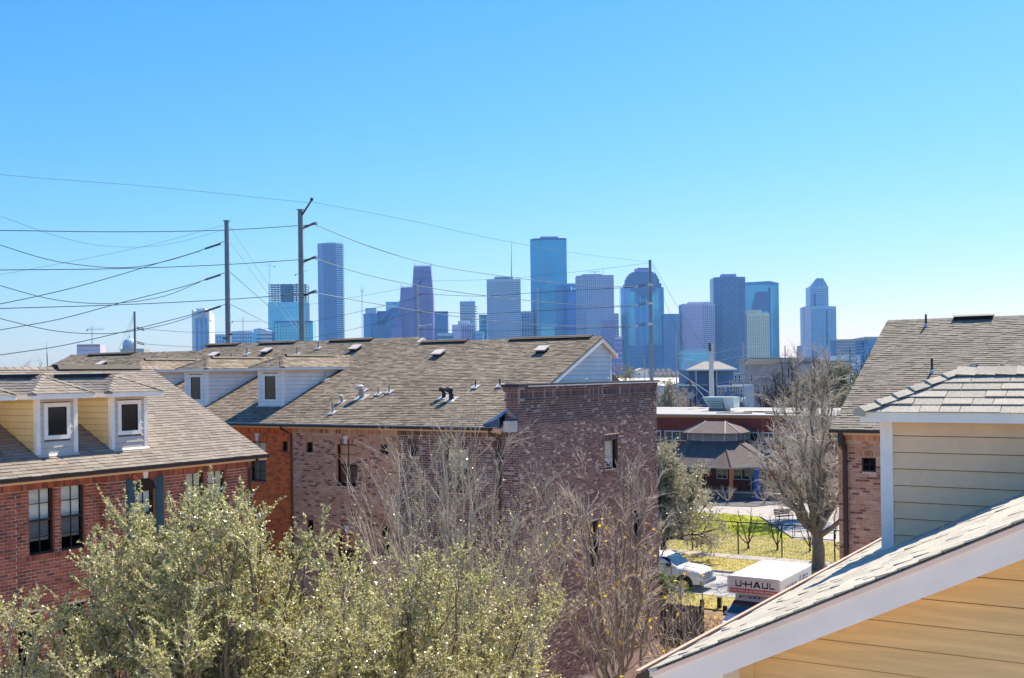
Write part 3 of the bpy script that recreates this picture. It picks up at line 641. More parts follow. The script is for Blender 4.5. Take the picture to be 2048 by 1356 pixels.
q = MB(); q.prism([(ridgeX+.2, 19.3, ZR-.03), (ridgeX-.2, 19.3, ZR-.03), (ridgeX-.12, 19.3, ZR+.1), (ridgeX+.12, 19.3, ZR+.1)], (0, 2.9, 0)); q.build('ridge_vent', M['dark'], RLH)  # coloured near-black for the shadow gap along the ridge
for yc in (14.26, 16.38, 18.5):
    dormer(LH, (-23.67, yc), X, Y, 1.1, ZL+m_l*(EXL+.04+23.67)-.02, 11.73, m_l, .14, .3, .5, 'greysid', 'beige', 'trim', 'shL', (.19, .8), .16, 0,
           'yellow-sided dormer with a white-framed dark window')

# ================================================================ centre townhouse row
CH = thing('brick_townhouse', 'long brick townhouse row in the middle with grey shingle roof and a parapet side wall', 'townhouse', (-30, 34, 0))
YF, XS = 30.2, -19.04; m_c = .428; EY, EZ = 29.85, 10.43
q = MB(); q.box(-52, XS-.6, YF+.55, 40.9, 0, 9.9); q.build('inner_wall', M['interior'], CH)
def cw(x0, x1, key, mort, ops, lim=0, **k): return brick_wall(CH, (x0, YF, 0), X, -Y, x1-x0, 0, 10.28, key, mort, [(a-x0, b-x0, c, d) for a, b, c, d in ops], lim, vis=(3.2, 10.28), **k)
opsR = [(-31.45, -30.58, 8.14, 9.68), (-29.75, -29.42, 9.33, 9.72), (-31.45, -30.58, 5.1, 6.55)]
opsC = [(-26.98, -25.98, 8.14, 9.68), (-28.48, -28.13, 9.33, 9.72), (-24.9, -24.53, 9.33, 9.72), (-26.98, -25.98, 5.1, 6.4), (-28.5, -28.15, 5.75, 6.8), (-24.9, -24.53, 5.75, 6.8)]
opsD = [(-22.03, -21.05, 8.14, 9.68), (-23.55, -23.2, 9.33, 9.72), (-19.98, -19.62, 9.33, 9.72), (-22.03, -21.05, 5.1, 6.4)]
wR = cw(-52, -29.16, 'brO', 'mortarR', opsR, 60)
wM = cw(-29.16, -24.02, 'brC', 'mortarC', opsC)
wD = cw(-24.02, XS, 'brD', 'mortarC', opsD)
for ops, w_, key in ((opsR, wR, 'brOo'), (opsC, wM, 'brCo'), (opsD, wD, 'brDo')):
    for (a, b, c, d) in ops:
        st = 'dark'
        if (a, c) == (-26.98, 8.14) or (a, c) == (-26.98, 5.1): st = 'woodblind'
        if (a, c) in ((-22.03, 8.14), (-19.98, 9.33), (-31.45, 8.14)): st = 'shade'
        small = (b-a) < .5
        window(CH, (a, YF, c), X, -Y, b-a, d-c, st, split=not small, rows=2 if small else 4, setback=.09)
        # fan of bricks over each opening
        n = 5 if small else 11
        for i in range(n):
            x0 = a-.08+(b-a+.16)*i/n; x1 = a-.08+(b-a+.16)*(i+1)/n-.012; ln = .05*((i+.5)/n-.5)*2
            if not small and i == n//2:
                continue
            q = MB(); q.prism([(x0, YF-.004, d+.012), (x1, YF-.004, d+.012), (x1+ln*1.4, YF-.004, d+.2), (x0+ln*1.4, YF-.004, d+.2)], (0, -.02, 0)); q.build('brick', M[key], w_)
        if not small:
            xm = (a+b)/2; q = MB(); q.prism([(xm-.05, YF-.004, d+.01), (xm+.05, YF-.004, d+.01), (xm+.1, YF-.004, d+.32), (xm-.1, YF-.004, d+.32)], (0, -.05, 0)); q.build('keystone', M['keystone'], CH)
        q = MB(); 
        q.obox((a-.04, YF, c-.05), (b-a+.08, 0, 0), (0, -.03, 0), (0, 0, .045)); q.build('window_sill', M['mortarC'] if w_ is not wR else M['mortarR'], CH)
# side wall with parapet
sw = at(1209, 880, 'X', XS)[1]; se = at(1236, 935, 'X', XS)[1]
opsS = [(sw, se, 8.5, 9.62), (at(1180, 1060, 'X', XS)[1], at(1197, 1060, 'X', XS)[1], 5.0, 6.7), (at(1268, 1060, 'X', XS)[1], at(1281, 1060, 'X', XS)[1], 5.0, 6.7)]
SW = brick_wall(CH, (XS, YF, 0), Y, X, 10.75, 0, 11.2, 'brD', 'mortarC', [(a-YF, b-YF, c, d) for a, b, c, d in opsS], 0, vis=(1.2, 11.2), soldier=0,
                rowlocks=[(0, 10.75, 4.5, .075), (sw-YF-.05, se-YF+.05, 8.41, .075), (sw-YF-.12, se-YF+.12, 9.63, .2)], name='side_wall')
for i, (a, b, c, d) in enumerate(opsS):
    w_ = window(CH, (XS, a, c), Y, X, b-a, d-c, 'shade' if i == 0 else 'dark', cols=1, rows=1, split=False, setback=.1)
    if i == 0:
        q = MB(); q.obox((XS-.14, a+.08, c+.06), (0, b-a-.3, 0), (0, 0, .36), (-.006, 0, 0)); q.build('paper_sign', M['keystone'], w_)
        q = MB(); y_ = a+.15; W_ = b-a-.45
        q.tube([(XS-.13, y_+W_*t, c+.2+.07*sin(t*7)) for t in np.linspace(0, 1, 12)], [.012+.02*sin(pi*t) for t in np.linspace(0, 1, 12)], 5)
        for t, s_ in ((.3, 1), (.7, 1), (.35, -1), (.75, -1)): q.tube([(XS-.13, y_+W_*t, c+.2), (XS-.13, y_+W_*t+.04, c+.2+s_*.07), (XS-.13, y_+W_*t+.08, c+.2+s_*.07)], .008, 4)
        q.build('lizard_drawing', M['letter'], w_)
        q = MB(); q.obox((XS+.02, a-.05, d+.2), (0, b-a+.1, 0), (0, 0, .03), (.03, 0, 0)); q.build('window_head_ledge', M['mortarC'], CH)
# parapet core and corbelled cornice
q = MB(); q.box(XS-.45, XS-.01, YF+.01, YF+10.74, 10.2, 11.7); PAR = q.build('parapet', M['mortarC'], CH)
brick_wall(CH, (XS-.45, YF, 0), X, -Y, .45, 10.2, 11.2, 'brD', 'mortarC', [], 0, soldier=0)
def cornice_course(z, h, out, step, bw, R=random.Random(5)):
    q = MB(); x1 = XS+out; y0 = YF-out
    a = y0
    while a < YF+10.75-.02:
        q.box(XS-.01, x1+R.uniform(0, .006), a, min(a+bw, YF+10.75), z, z+h); a += step
    a = XS-.45-out
    while a < x1-.02:
        q.box(a, min(a+bw, x1), y0-R.uniform(0, .006), YF+.01, z, z+h); a += step
    q.build('cornice_course', M['brD'], PAR, kind='stuff')
    q = MB(); q.box(XS-.45-out+.006, XS+out-.006, YF-out+.006, YF+10.74, z-.004, z+h+.009); q.build('mortar_bed', M['mortarC'], PAR)
z = 11.2
for h, out, bw in ((.068, .02, .066), (.068, .045, .194), (.205, .03, .066), (.068, .055, .066), (.068, .085, .194)):
    cornice_course(z, h, out, bw+.012, bw); z += h+.012
q = MB(); q.box(XS-.57, XS+.12, YF-.13, YF+10.85, z+.002, z+.10); q.build('parapet_cap', M['cap'], PAR)
q = MB()
for i in range(4): q.obox((XS+.122, YF+.5+i*2.57, z+.004), (0, 2.54, 0), (0, 0, .035), (.008+.004*(i % 2), 0, 0))
q.build('cap_edge', M['capedge'], PAR)
# roof
secs = [(-28.7, XS-.46, 37.2), (-42.0, -28.7, 37.75), (-52.2, -42.0, 37.05)]
q = MB(); T = .045
for x0, x1, yr in secs:
    zr = EZ+m_c*(yr-EY)
    q.prism([(x0, EY, EZ-.05), (x1, EY, EZ-.05), (x1, yr, zr-.05), (x0, yr, zr-.05)], (0, 0, T))
    yb = yr+1.2 if x1 > -20 else 44.5
    q.prism([(x0, yr, zr-.05), (x1, yr, zr-.05), (x1, yb, zr-.05-.487*(yb-yr)), (x0, yb, zr-.05-.487*(yb-yr))], (0, 0, T))
RCH = q.build('roof', M['shC'], CH)
slc = sqrt(1+m_c**2)
for x0, x1, yr in secs:
    shingles(RCH, (x0, EY-.04, EZ-.02), X, (0, 1, m_c), lambda v: (0.0, x1-x0), (yr-EY)*slc, 'shC', limit=300 if x1 > -20 else 0, th=.018)
    zr = EZ+m_c*(yr-EY); q = MB(); n = int((x1-x0)/.25)
    for i in range(n):
        a = x0+i*.25; w1 = .03 if i % 2 else .045
        q.add([(a, yr-.15, zr-.05), (a, yr, zr+w1), (a, yr+.15, zr-.05), (a+.25, yr-.15, zr-.06), (a+.25, yr, zr+.03), (a+.25, yr+.15, zr-.06)], [(0, 1, 4, 3), (1, 2, 5, 4), (0, 2, 1)])
    q.build('ridge_caps', M['shC'], RCH)
for xa, xb in ((-23.7, -20.0), (-28.2, -25.9), (-33.9, -31.4), (-38.4, -36.1), (-42.2, -39.9), (-50.5, -46.9)):
    yr = [s for s in secs if s[0] <= (xa+xb)/2 <= s[1]][0][2]; zr = EZ+m_c*(yr-EY)
    q = MB(); q.prism([(xa, yr-.22, zr-.05), (xa, yr+.22, zr-.05), (xa, yr+.13, zr+.05), (xa, yr-.13, zr+.05)], (xb-xa, 0, 0)); v_ = q.build('ridge_vent', M['dark'], RCH)  # black body paints in the unlit side below the vent cap
    q = MB(); q.prism([(xa-.03, yr-.22, zr+.0), (xa-.03, yr, zr+.09), (xa-.03, yr+.22, zr+.0), (xa-.03, yr, zr+.07)], (xb-xa+.06, 0, 0)); q.build('ridge_vent_cap', M['shC'], v_)
# fascia, gutter, downspouts
q = MB(); q.obox((-52, EY, EZ-.18), (32.5, 0, 0), (0, 0, .13), (0, -.02, 0)); q.build('fascia', M['soffit'], CH)
q = MB(); q.obox((-52, EY, EZ-.18), (32.5, 0, 0), (0, .36, 0), (0, 0, .02)); q.build('soffit', M['soffit'], CH)
gutter(CH, (-52, EY-.02, EZ-.03), X, -Y, 32.2)
q = MB(); q.obox((-52, EY-.05, EZ-.03), (32.4, 0, 0), (0, .012, .0), (0, 0, .035)); q.build('drip_edge', M['drip'], CH)
for xd in (-29.2, -19.75):
    downspout(CH, [(xd-.15, EY-.08, EZ-.12), (xd-.15, EY-.06, EZ-.2), (xd, YF-.05, EZ-.42), (xd, YF-.05, 0)])
# cricket at the parapet corner
q = MB(); q.add([(-20.35, EY+.12, EZ+.04), (XS-.46, EY-.05, EZ-.02), (XS-.46, EY+1.25, EZ+.5), (XS-.46, EY-.05, EZ+.3), (XS-.46, EY+.9, EZ+.75)], [(0, 1, 3), (0, 3, 4), (0, 4, 2)]); q.build('cricket', M['blueflash'], CH)
q = MB(); q.obox((XS-.30, EY-.06, EZ-.16), (.0, .4, 0), (0, 0, .36), (.29, 0, 0)); q.build('cricket_end', M['flash'], CH)
# gable end above the parapet
XG = XS-.62; yp = 37.2; zp = EZ+m_c*(yp-EY); yw = 38.1
q = MB(); q.poly([(XG, 32.5, EZ+m_c*(32.5-EY)-.08), (XG, yw, EZ+1), (XG, yw, zp-.487*(yw-yp)-.1), (XG, yp, zp-.08)]); q.build('gable_wall', M['lapgap'], CH)
q = MB(); q.poly([(XG, yw, 9), (-28.7, yw, 9), (-28.7, yw, 13.1), (XG, yw, 13.1)]); q.build('rear_wall', M['bluesid'], CH)
zt = lambda y: zp-.1-(m_c*(yp-y) if y < yp else .487*(y-yp))
def gspan(z, zt_):
    f = lambda zz: (max(32.5, yp-(zp-.1-zz)/m_c)-30, min(yw-.1, yp+(zp-.1-zz)/.487)-30)
    return [(f(z), f(min(zt_, zp-.12)))]
lap_boards(CH, (XG, 30, 0), Y, X, 11.75, zp-.12, gspan, M['bluesid'], .168)
for a, b, h_ in (((XS-.5, EY, EZ), (XS-.5, yp, zp), .2), ((XS-.5, yp, zp), (XS-.5, yp+1.25, zp-.487*1.25), .2)):
    a, b = np.array(a), np.array(b); q = MB(); q.prism([a-Z*.02, b-Z*.02, b-Z*(h_+.02), a-Z*(h_+.02)], (.03, 0, 0)); q.build('rake_board', M['trim'], CH)
    q = MB(); q.prism([a-Z*.2, b-Z*.2, b-Z*.215, a-Z*.215], (-.14, 0, 0)); q.build('rake_soffit', M['soffit'], CH)
q = MB(); q.obox((XG, yw-.1, 11.5), (0, .12, 0), (0, 0, 1.55), (.03, 0, 0)); q.build('corner_board', M['trim'], CH)
q = MB(); q.obox((XG-.3, yp+1.13, zp-.487*1.25-.22), (.15, 0, 0), (0, .16, 0), (0, 0, .22)); q.build('eave_return', M['trim'], CH)
q = MB(); q.prism([(XG-.1, yw+.02, 12.25), (XG-.1, yw+1.7, 11.55), (XG-.1, yw+1.7, 11.3), (XG-.1, yw+.02, 11.3)], (-6, 0, 0)); q.build('rear_roof', M['shC'], CH)
# gable of the taller middle section
zq = EZ+m_c*(37.75-EY)
for s in (-1, 1):
    q = MB(); a, b = np.array([-28.66, 37.75, zq]), np.array([-28.66, 37.75+s*2.2, zq-.45*2.2]); q.prism([a, b, b-Z*.22, a-Z*.22], (.05, 0, 0)); q.build('rake_board', M['trim'], CH)
q = MB(); q.poly([(-28.7, 35.5, zq-1.1), (-28.7, 40, zq-1.1), (-28.7, 37.75, zq-.05)]); q.build('gable_wall', M['bluesid'], CH)
for xc in (-31.315, -35.64, -39.95):
    dormer(CH, (xc, 31.24), -Y, X, 1.33, EZ+m_c*(31.24-EY), 12.46, m_c, .12, .26, .5, 'bluesid', 'bluesid', 'narrow', 'shC', (.27, .9), .165, 0, 'grey-sided dormer with a tall dark window')
# roof vents and pipes
def roofpt(x, y): return np.array([x, y, EZ+m_c*(y-EY)])
def pipe(parent, p, h, r=.035, m='pipe', m_s=m_c, kick=True, nrm=(0, -1)):
    q = MB(); q.tube([p-Z*.05, p+Z*h], r, 8); o = q.build('vent_pipe', M[m], parent)
    q = MB(); n3 = np.array([nrm[0], nrm[1], 0.])
    q.obox(p-np.array([.14, .14, 0])*np.array([1, 1, 0])-Z*.03+Z*(0), (.28, 0, 0) if nrm[1] else (0, .28, 0), (0, .28, m_s*.28) if nrm[1] else (.28, 0, 0), Z*.035) if nrm[1] else None
    q.tube([p+Z*.0, p+Z*.1], [r*2, r*1.15], 8); q.build('pipe_boot', M['flash'], o)
    return o
for x, y, h in ((-30.47, 33.49, .38), (-27.56, 32.51, .3), (-26.59, 32.21, .3), (-26.19, 32.37, .3), (-27.52, 30.65, .42)): pipe(CH, roofpt(x, y), h)
for x, y, h in ((-22.47, 32.77, .28), (-21.45, 32.84, .28)): pipe(CH, roofpt(x, y), h, .03, 'darkpipe')
for x, y in ((-34.6, 36.2), (-33.9, 36.85), (-38.3, 35.7), (-38.0, 36.4), (-42.6, 35.6)): pipe(CH, roofpt(x, y), .38, .04)
def capvent(p, s, m):
    q = MB(); q.tube([p-Z*.05, p+Z*.22*s, p+Z*.3*s+np.array([-.05, -.05, 0])*s], [.1*s, .09*s, .08*s], 10); o = q.build('flue_vent', M[m], CH)
    q = MB(); q.tube([p+Z*.28*s+np.array([-.04, -.05, 0])*s, p+Z*.4*s+np.array([-.05, -.06, 0])*s, p+Z*.45*s+np.array([-.05, -.06, 0])*s], [.15*s, .15*s, .07*s], 10); q.build('vent_cap', M['vent' if m == 'pipe' else m], o)
    q = MB(); q.obox(p-np.array([.22*s, .22*s, .22*s*m_c-.01]), (.44*s, 0, 0), (0, .44*s, .44*s*m_c), Z*.012); q.build('flashing', M['flash'], o)
capvent(roofpt(-27.23, 31.99), 1.1, 'pipe'); capvent(roofpt(-27.9, 31.6), .65, 'pipe'); capvent(roofpt(-23.35, 32.0), .85, 'darkpipe'); capvent(roofpt(-22.91, 31.85), 1.0, 'darkpipe')
def boxvent(p):
    q = MB(); v1 = nv((0, 1, m_c)); n1 = nv((0, -m_c, 1))
    q.obox(p-X*.2-v1*.2, X*.4, v1*.38, n1*.14); o = q.build('box_vent', M['dark'], CH)
    q = MB(); q.obox(p-X*.24-v1*.26+n1*.13, X*.48, v1*.46, n1*.05); q.build('vent_hood', M['vent'], o)
for x, y in ((-31.44, 36.6), (-26.32, 35.8), (-21.45, 35.9), (-40.06, 36.3), (-36.87, 36.6), (-47.6, 35.6)): boxvent(roofpt(x, y))

# ================================================================ right brick townhouse
RH = thing('brick_townhouse', 'brick townhouse at the right edge behind the near dormer with a plain tan shingle roof', 'townhouse', (-3, 36, 0))
RX, RYF, REY, m_r, RYR = -9.3, 32.57, 32.22, .49, 39.2; RZR = EZ+m_r*(RYR-REY)
q = MB(); q.box(RX+.7, 8, RYF+.55, 46, 0, 10); q.build('inner_wall', M['interior'], RH)
opR = [(-8.53, -8.12, 9.15, 9.57)]
wr = brick_wall(RH, (RX+.08, RYF, 0), X, -Y, 8, 0, 10.28, 'brC', 'mortarC', [(a-RX-.08, b-RX-.08, c, d) for a, b, c, d in opR], 120, vis=(5.5, 10.28))
window(RH, (-8.53, RYF, 9.15), X, -Y, .41, .42, 'dark', split=False, rows=2)
for i in range(6):
    x0 = -8.6+.1*i; ln = .05*(i-2.5)/2.5; q = MB(); q.prism([(x0, RYF-.004, 9.6), (x0+.08, RYF-.004, 9.6), (x0+.08+ln, RYF-.004, 9.78), (x0+ln, RYF-.004, 9.78)], (0, -.025, 0)); q.build('brick', M['brCo'], wr)
q = MB(); q.poly([(RX+.08, RYF, 0), (RX+.08, 46, 0), (RX+.08, 46, 10.3), (RX+.08, RYR, RZR-.2), (RX+.08, RYF, 10.3)]); q.build('end_wall', M['brC'], RH)
q = MB()
q.prism([(RX, REY, EZ-.05), (9, REY, EZ-.05), (9, RYR, RZR-.05), (RX, RYR, RZR-.05)], (0, 0, T)); q.prism([(RX, RYR, RZR-.05), (9, RYR, RZR-.05), (9, 46.2, EZ-.05), (RX, 46.2, EZ-.05)], (0, 0, T))
RRH = q.build('roof', M['shR'], RH)
shingles(RRH, (RX-.03, REY-.04, EZ-.02), X, (0, 1, m_r), lambda v: (0, 9), (RYR-REY)*sqrt(1+m_r**2), 'shR', limit=300, th=.018)
q = MB()
for i in range(40):
    a = RX+i*.25; q.add([(a, RYR-.15, RZR-.05), (a, RYR, RZR+.04), (a, RYR+.15, RZR-.05), (a+.25, RYR-.15, RZR-.06), (a+.25, RYR, RZR+.03), (a+.25, RYR+.15, RZR-.06)], [(0, 1, 4, 3), (1, 2, 5, 4), (0, 2, 1)])
q.build('ridge_caps', M['shR'], RRH)
xa, xb = at(1909, 640, 'Y', RYR)[0], at(1986, 637, 'Y', RYR)[0]
q = MB(); q.prism([(xa, RYR-.22, RZR-.05), (xa, RYR+.22, RZR-.05), (xa, RYR+.13, RZR+.08), (xa, RYR-.13, RZR+.08)], (xb-xa, 0, 0)); q.build('ridge_vent', M['dark'], RRH)  # black body stands in for shade under the ridge vent cap
q = MB(); q.prism([(xa-.03, RYR-.2, RZR+.06), (xa-.03, RYR, RZR+.12), (xa-.03, RYR+.2, RZR+.06)], (xb-xa+.06, 0, 0)); q.build('ridge_vent_cap', M['shR'], RRH)
q = MB(); q.obox((RX, REY, EZ-.18), (12, 0, 0), (0, 0, .13), (0, -.02, 0)); q.build('fascia', M['soffit'], RH)
q = MB(); q.obox((RX, REY, EZ-.18), (12, 0, 0), (0, .36, 0), (0, 0, .02)); q.build('soffit', M['soffit'], RH)
gutter(RH, (RX-.05, REY-.02, EZ-.03), X, -Y, 12)
q = MB(); q.box(RX+.24, RX+.36, RYF-.13, RYF-.02, 0, 9.95); q.obox((RX+.2, REY-.1, 9.92), (.12, 0, 0), (.04, .26, -.15), (0, 0, .4)); q.build('downspout', M['gutter'], RH)
def rp(px, py):
    r = dep(px, py, 1)-CAM; nn = np.array([0, -m_r, 1.]); t = (EZ-m_r*REY-CAM@nn)/(r@nn); return CAM+r*t
for (a, b), h_ in (((1852, 652), .4), ((1864, 745), .45), ((2003, 742), .2)): 
    p = rp(a, b); q = MB(); q.tube([p-Z*.05, p+Z*h_], .035, 8); o = q.build('vent_pipe', M['darkpipe'], RH); q = MB(); q.tube([p-Z*.02, p+Z*.1], [.1, .045], 8); q.build('pipe_boot', M['flash'], o)
p = rp(1947, 742); q = MB(); q.prism([p+X*-.15, p+X*.15, p+X*.1+Z*.2, p-X*.1+Z*.2], (0, .25, 0)); o = q.build('flue_vent', M['dark'], RH)
q = MB(); q.obox(p-X*.09+Z*.1-Y*.04, X*.18, Y*.25, Z*.12); q.build('vent_cap', M['vent'], o)

# ================================================================ near house
NH = thing('tan_house', 'near tan-sided house in the lower right with a pale shingle roof and wide rake board', 'house', (1, 10, 0))
NX, NY, NZ, m_n = -3.20, 6.78, 10.16, .5
def nz(x): return NZ+m_n*(x-NX)
q = MB(); q.prism([(NX, NY, NZ-.04), (4, NY, nz(4)-.04), (4, 22, nz(4)-.04), (NX, 22, NZ-.04)], (0, 0, .03)); q.prism([(4, NY, nz(4)-.04), (11.3, NY, NZ-.04), (11.3, 22, NZ-.04), (4, 22, nz(4)-.04)], (0, 0, .03))
RNH = q.build('roof', M['shN'], NH)
shingles(RNH, (NX-.02, NY-.03, NZ-.012), Y, (1, 0, m_n), lambda v: (0, 14), 4.2, 'shN', limit=300, widths=(.2, .3, .4), th=.014)
a, b = np.array([NX, NY, NZ-.018]), np.array([4, NY, nz(4)-.018])
q = MB(); q.prism([a-Z*.032, b-Z*.032, b-Z*.205, a-Z*.205], (0, -.02, 0)); q.build('rake_board', M['rake'], NH)
q = MB(); q.prism([a, b, b-Z*.032, a-Z*.032], (0, -.032, 0)); q.build('rake_trim', M['rake2'], NH)
q = MB(); q.prism([a-Z*.185, b-Z*.185, b-Z*.205, a-Z*.205], (0, .36, 0)); q.build('rake_soffit', M['tan'], NH)
cx_ = at(1478, 1340, 'Y', NY+.3)[0]
q = MB(); q.prism([(NX, NY+.006, NZ-.19), (cx_, NY+.006, nz(cx_)-.19), (cx_, NY+.006, 8.9), (NX, NY+.006, 8.9)], (0, .335, 0)); q.build('eave_return', M['rake'], NH)
YW = NY+.34
q = MB(); q.poly([(cx_-.3, YW+.02, 0), (11, YW+.02, 0), (11, YW+.02, NZ), (4, YW+.02, nz(4)-.2), (cx_-.3, YW+.02, nz(cx_-.3)-.2)]); q.build('gable_wall', M['tangap'], NH)
q = MB(); q.box(cx_-.2, cx_+.02, YW+.02, 21, 0, 9.9); q.build('side_wall', M['tan'], NH)
q = MB(); q.prism([(cx_, YW, 8.9), (cx_+.1, YW, 8.9), (cx_+.1, YW, nz(cx_+.1)-.24), (cx_, YW, nz(cx_)-.24)], (0, -.03, 0)); q.build('corner_board', M['tan'], NH)
lap_boards(NH, (0, YW, 0), X, -Y, 8.6, nz(3.9)-.05, lambda z, zt_: [((max(cx_+.1, NX+(z+.02-NZ)/m_n), 3.9), (max(cx_+.1, NX+(zt_+.02-NZ)/m_n), 3.9))], M['tan'], .165, .02)
g = gutter(NH, (NX-.0, NY+.02, NZ-.035), Y, -X, 15, .12, .12)
q = MB(); q.obox((NX-.1, NY-.02, NZ-.045), (0, 15, 0), (-.03, 0, 0), (0, 0, .02)); q.build('gutter_lip', M['gutterlip'], g)
q = MB(); q.obox((NX-.022, NY-.02, NZ-.06), (0, 15, 0), (.055, 0, .0275), (0, 0, .056)); q.build('drip_edge', M['drip'], NH)
dormer(NH, (-2.5, 10.86), -X, Y, 1.12, nz(-2.5), 11.71, m_n, .1, .15, .5, 'tan2', 'tan2', 'trim', 'shN', (.19, .8), .152, 260, 'large near dormer with khaki lap siding and white corner board')
# ================================================================ school building
def box_part(name, m, parent, *b, kind=None):
    q = MB(); q.box(*b); return q.build(name, M[m] if isinstance(m, str) else m, parent, kind=kind)
M['schoolbrick'] = mat('dark_red_school_brick', (.24, .045, .03), .85, var=.1, scale=.8)
M['schoolfascia'] = mat('orange_fascia', (.50, .22, .07), .5, var=.08, scale=2)
M['whiteroof'] = mat('white_membrane_roof', (.52, .49, .45), .8, var=.08, scale=.2, stretch=(.3, 3, 1))
SC = thing('school_building', 'long low red brick school with a white flat roof and orange fascia', 'school', (-45, 110, 0))
YS = 104
def mullwin(parent, x0, x1, z0, z1, n, glass='schoolwin', fr='winwhite', y=YS):
    q = MB(); f = .09
    for a0, a1, b0, b1 in [(x0, x0+f, z0, z1), (x1-f, x1, z0, z1), (x0+f, x1-f, z0, z0+f), (x0+f, x1-f, z1-f, z1)]+[(x0+(x1-x0)*i/n-f/2, x0+(x1-x0)*i/n+f/2, z0+f, z1-f) for i in range(1, n)]:
        q.box(a0, a1, y-.07, y+.03, b0, b1)
    w = q.build('window', M[fr], parent)
    for i in range(n):
        q = MB(); a = x0+(x1-x0)*i/n; b = x0+(x1-x0)*(i+1)/n; q.box(a+f/2, b-f/2, y-.02, y-.01, z0+f/2, z1-f/2); q.build('window_pane', M[glass], w)
box_part('brick_wall', 'schoolbrick', SC, -90, -15, YS, 123.5, 0, 7.45)
M['mjoint'] = mat('expansion_joint', (.36, .13, .09), .8, var=0)
for x in (-55, -49.2, -43.0, -41.75, -36.9, -31): box_part('expansion_joint', 'mjoint', SC, x-.03, x+.03, YS-.012, YS-.0, 4.6, 7.45)
box_part('fascia', 'schoolfascia', SC, -90.1, -14.9, YS-.12, YS-.02, 7.38, 7.64)
box_part('roof', 'whiteroof', SC, -90.1, -14.9, YS-.13, 123.7, 7.64, 7.74)
for i in range(7): box_part('roof_seam', 'hvac', SC, -90, -15, YS+2.6*i+1.2, YS+2.6*i+1.3, 7.74, 7.775)
rr = random.Random(4)
for i in range(14):
    x = rr.uniform(-43, -36); y = rr.choice((106.5, 109.5, 110)); q = MB(); q.tube([(x, y, 7.75), (x+rr.uniform(.4, 2.2), y+rr.uniform(-.2, .2), 7.77)], .09, 5); q.build('roof_debris', M['tar'], SC)
for x0, x1, n in ((-49.9, -47.85, 2), (-47.43, -44.0, 4), (-38.26, -37.3, 1), (-36.86, -35.67, 2), (-54, -51, 3), (-34, -31, 3)): mullwin(SC, x0, x1, 4.95, 6.0, n)
for x0, x1, n in ((-41.75, -40.56, 2), (-39.98, -38.2, 2), (-46, -43.4, 3)): mullwin(SC, x0, x1, 1.2, 2.25, n)
M['doorglass'] = mat('pale_blue_door_glass', (.16, .26, .34), .1, var=.3, scale=1, spec=.8)
q = MB(); q.box(-38.05, -36.5, YS-.06, YS-.02, .16, 2.35); d_ = q.build('entrance_door', M['doorglass'], SC)
q = MB(); [q.box(x, x+.08, YS-.1, YS-.05, .16, 2.4) for x in (-38.13, -37.32, -36.5)]; q.box(-38.13, -36.42, YS-.1, YS-.05, 2.35, 2.45); q.build('door_frame', M['winwhite'], d_)
# louvred roof unit
HV = thing('rooftop_unit', 'pale green louvred air handling unit on the white school roof', 'air conditioner', (-45, 112, 7.74))
q = MB(); q.prism([(-46.45, 112, 9.2), (-44.2, 112, 9.2), (-43.95, 112, 8.05), (-45.7, 112, 8.05)], (0, 1.6, 0)); q.build('intake_hood', M['hvac'], HV)
for i in range(4):
    z = 8.98-i*.25; q = MB(); e = (9.2-z)*.65; q.obox((-46.4+e, 111.9, z), (2.2-e*.75, 0, 0), (0, -.22, -.07), (0, 0, .08)); q.build('louvre', M['hvac'], HV)
    q = MB(); q.box(-46.2+e, -44.25, 111.985, 111.995, z-.13, z-.02); q.build('louvre_gap', M['dark'], HV)
box_part('cabinet', 'hvac', HV, -44.2, -42.9, 112, 113.7, 8.1, 9.22); box_part('curb', 'blueflash', HV, -45.9, -43.9, 112.2, 113.6, 7.74, 8.08)
q = MB(); q.prism([(-46.5, 111.9, 9.2), (-42.85, 111.9, 9.22), (-42.85, 111.9, 9.3), (-46.5, 111.9, 9.3)], (0, 1.9, 0)); q.build('lid', M['hvac'], HV)

# ================================================================ pavilion with cupola
M['pavroof'] = mat('dark_pavilion_shingle', (.13, .105, .10), .9, var=.15, scale=1.5, bump=.3, bscale=12)
M['louvre'] = mat('lilac_louvre_paint', (.42, .38, .44), .6, var=.05)
M['lilactrim'] = mat('cream_trim', (.50, .42, .36), .6, var=.05)
PV = thing('pavilion', 'shingled pavilion with louvred cupola and orange posts in front of the school', 'pavilion', (-40, 100, 0))
cx0, cx1, cy0, cy1, cut = -45.2, -34.0, 95.7, 104.0, 3.0
outl = [(cx0+cut, cy0), (cx1-cut, cy0), (cx1, cy0+cut), (cx1, cy1), (cx0, cy1), (cx0, cy0+cut)]
kx0, kx1, ky0, ky1, kc = -43.1, -38.2, 99.3, 103.6, .85
inn = [(kx0+kc, ky0), (kx1-kc, ky0), (kx1, ky0+kc), (kx1, ky1), (kx0, ky1), (kx0, ky0+kc)]
E_, K_ = 3.2, 5.35
q = MB()
for i in range(6):
    a, b, c, d = outl[i], outl[(i+1) % 6], inn[(i+1) % 6], inn[i]; q.poly([(*a, E_), (*b, E_), (*c, K_), (*d, K_)])
PR = q.build('skirt_roof', M['pavroof'], PV)
for i in range(6):
    q = MB(); q.tube([(*outl[i], E_+.02), (*inn[i], K_+.02)], .07, 5); q.build('hip_cap', M['pavroof'], PR)
for i in range(6):
    a, b = np.array([*outl[i], E_]), np.array([*outl[(i+1) % 6], E_]); q = MB(); q.obox(a-Z*.16, b-a, Z*.16, nv(np.cross(b-a, Z))*.05); q.build('fascia', M['lilactrim'], PV)
q = MB(); q.prism([(*p, K_-.1) for p in inn], (0, 0, .85)); CU = q.build('cupola', M['louvre'], PV)
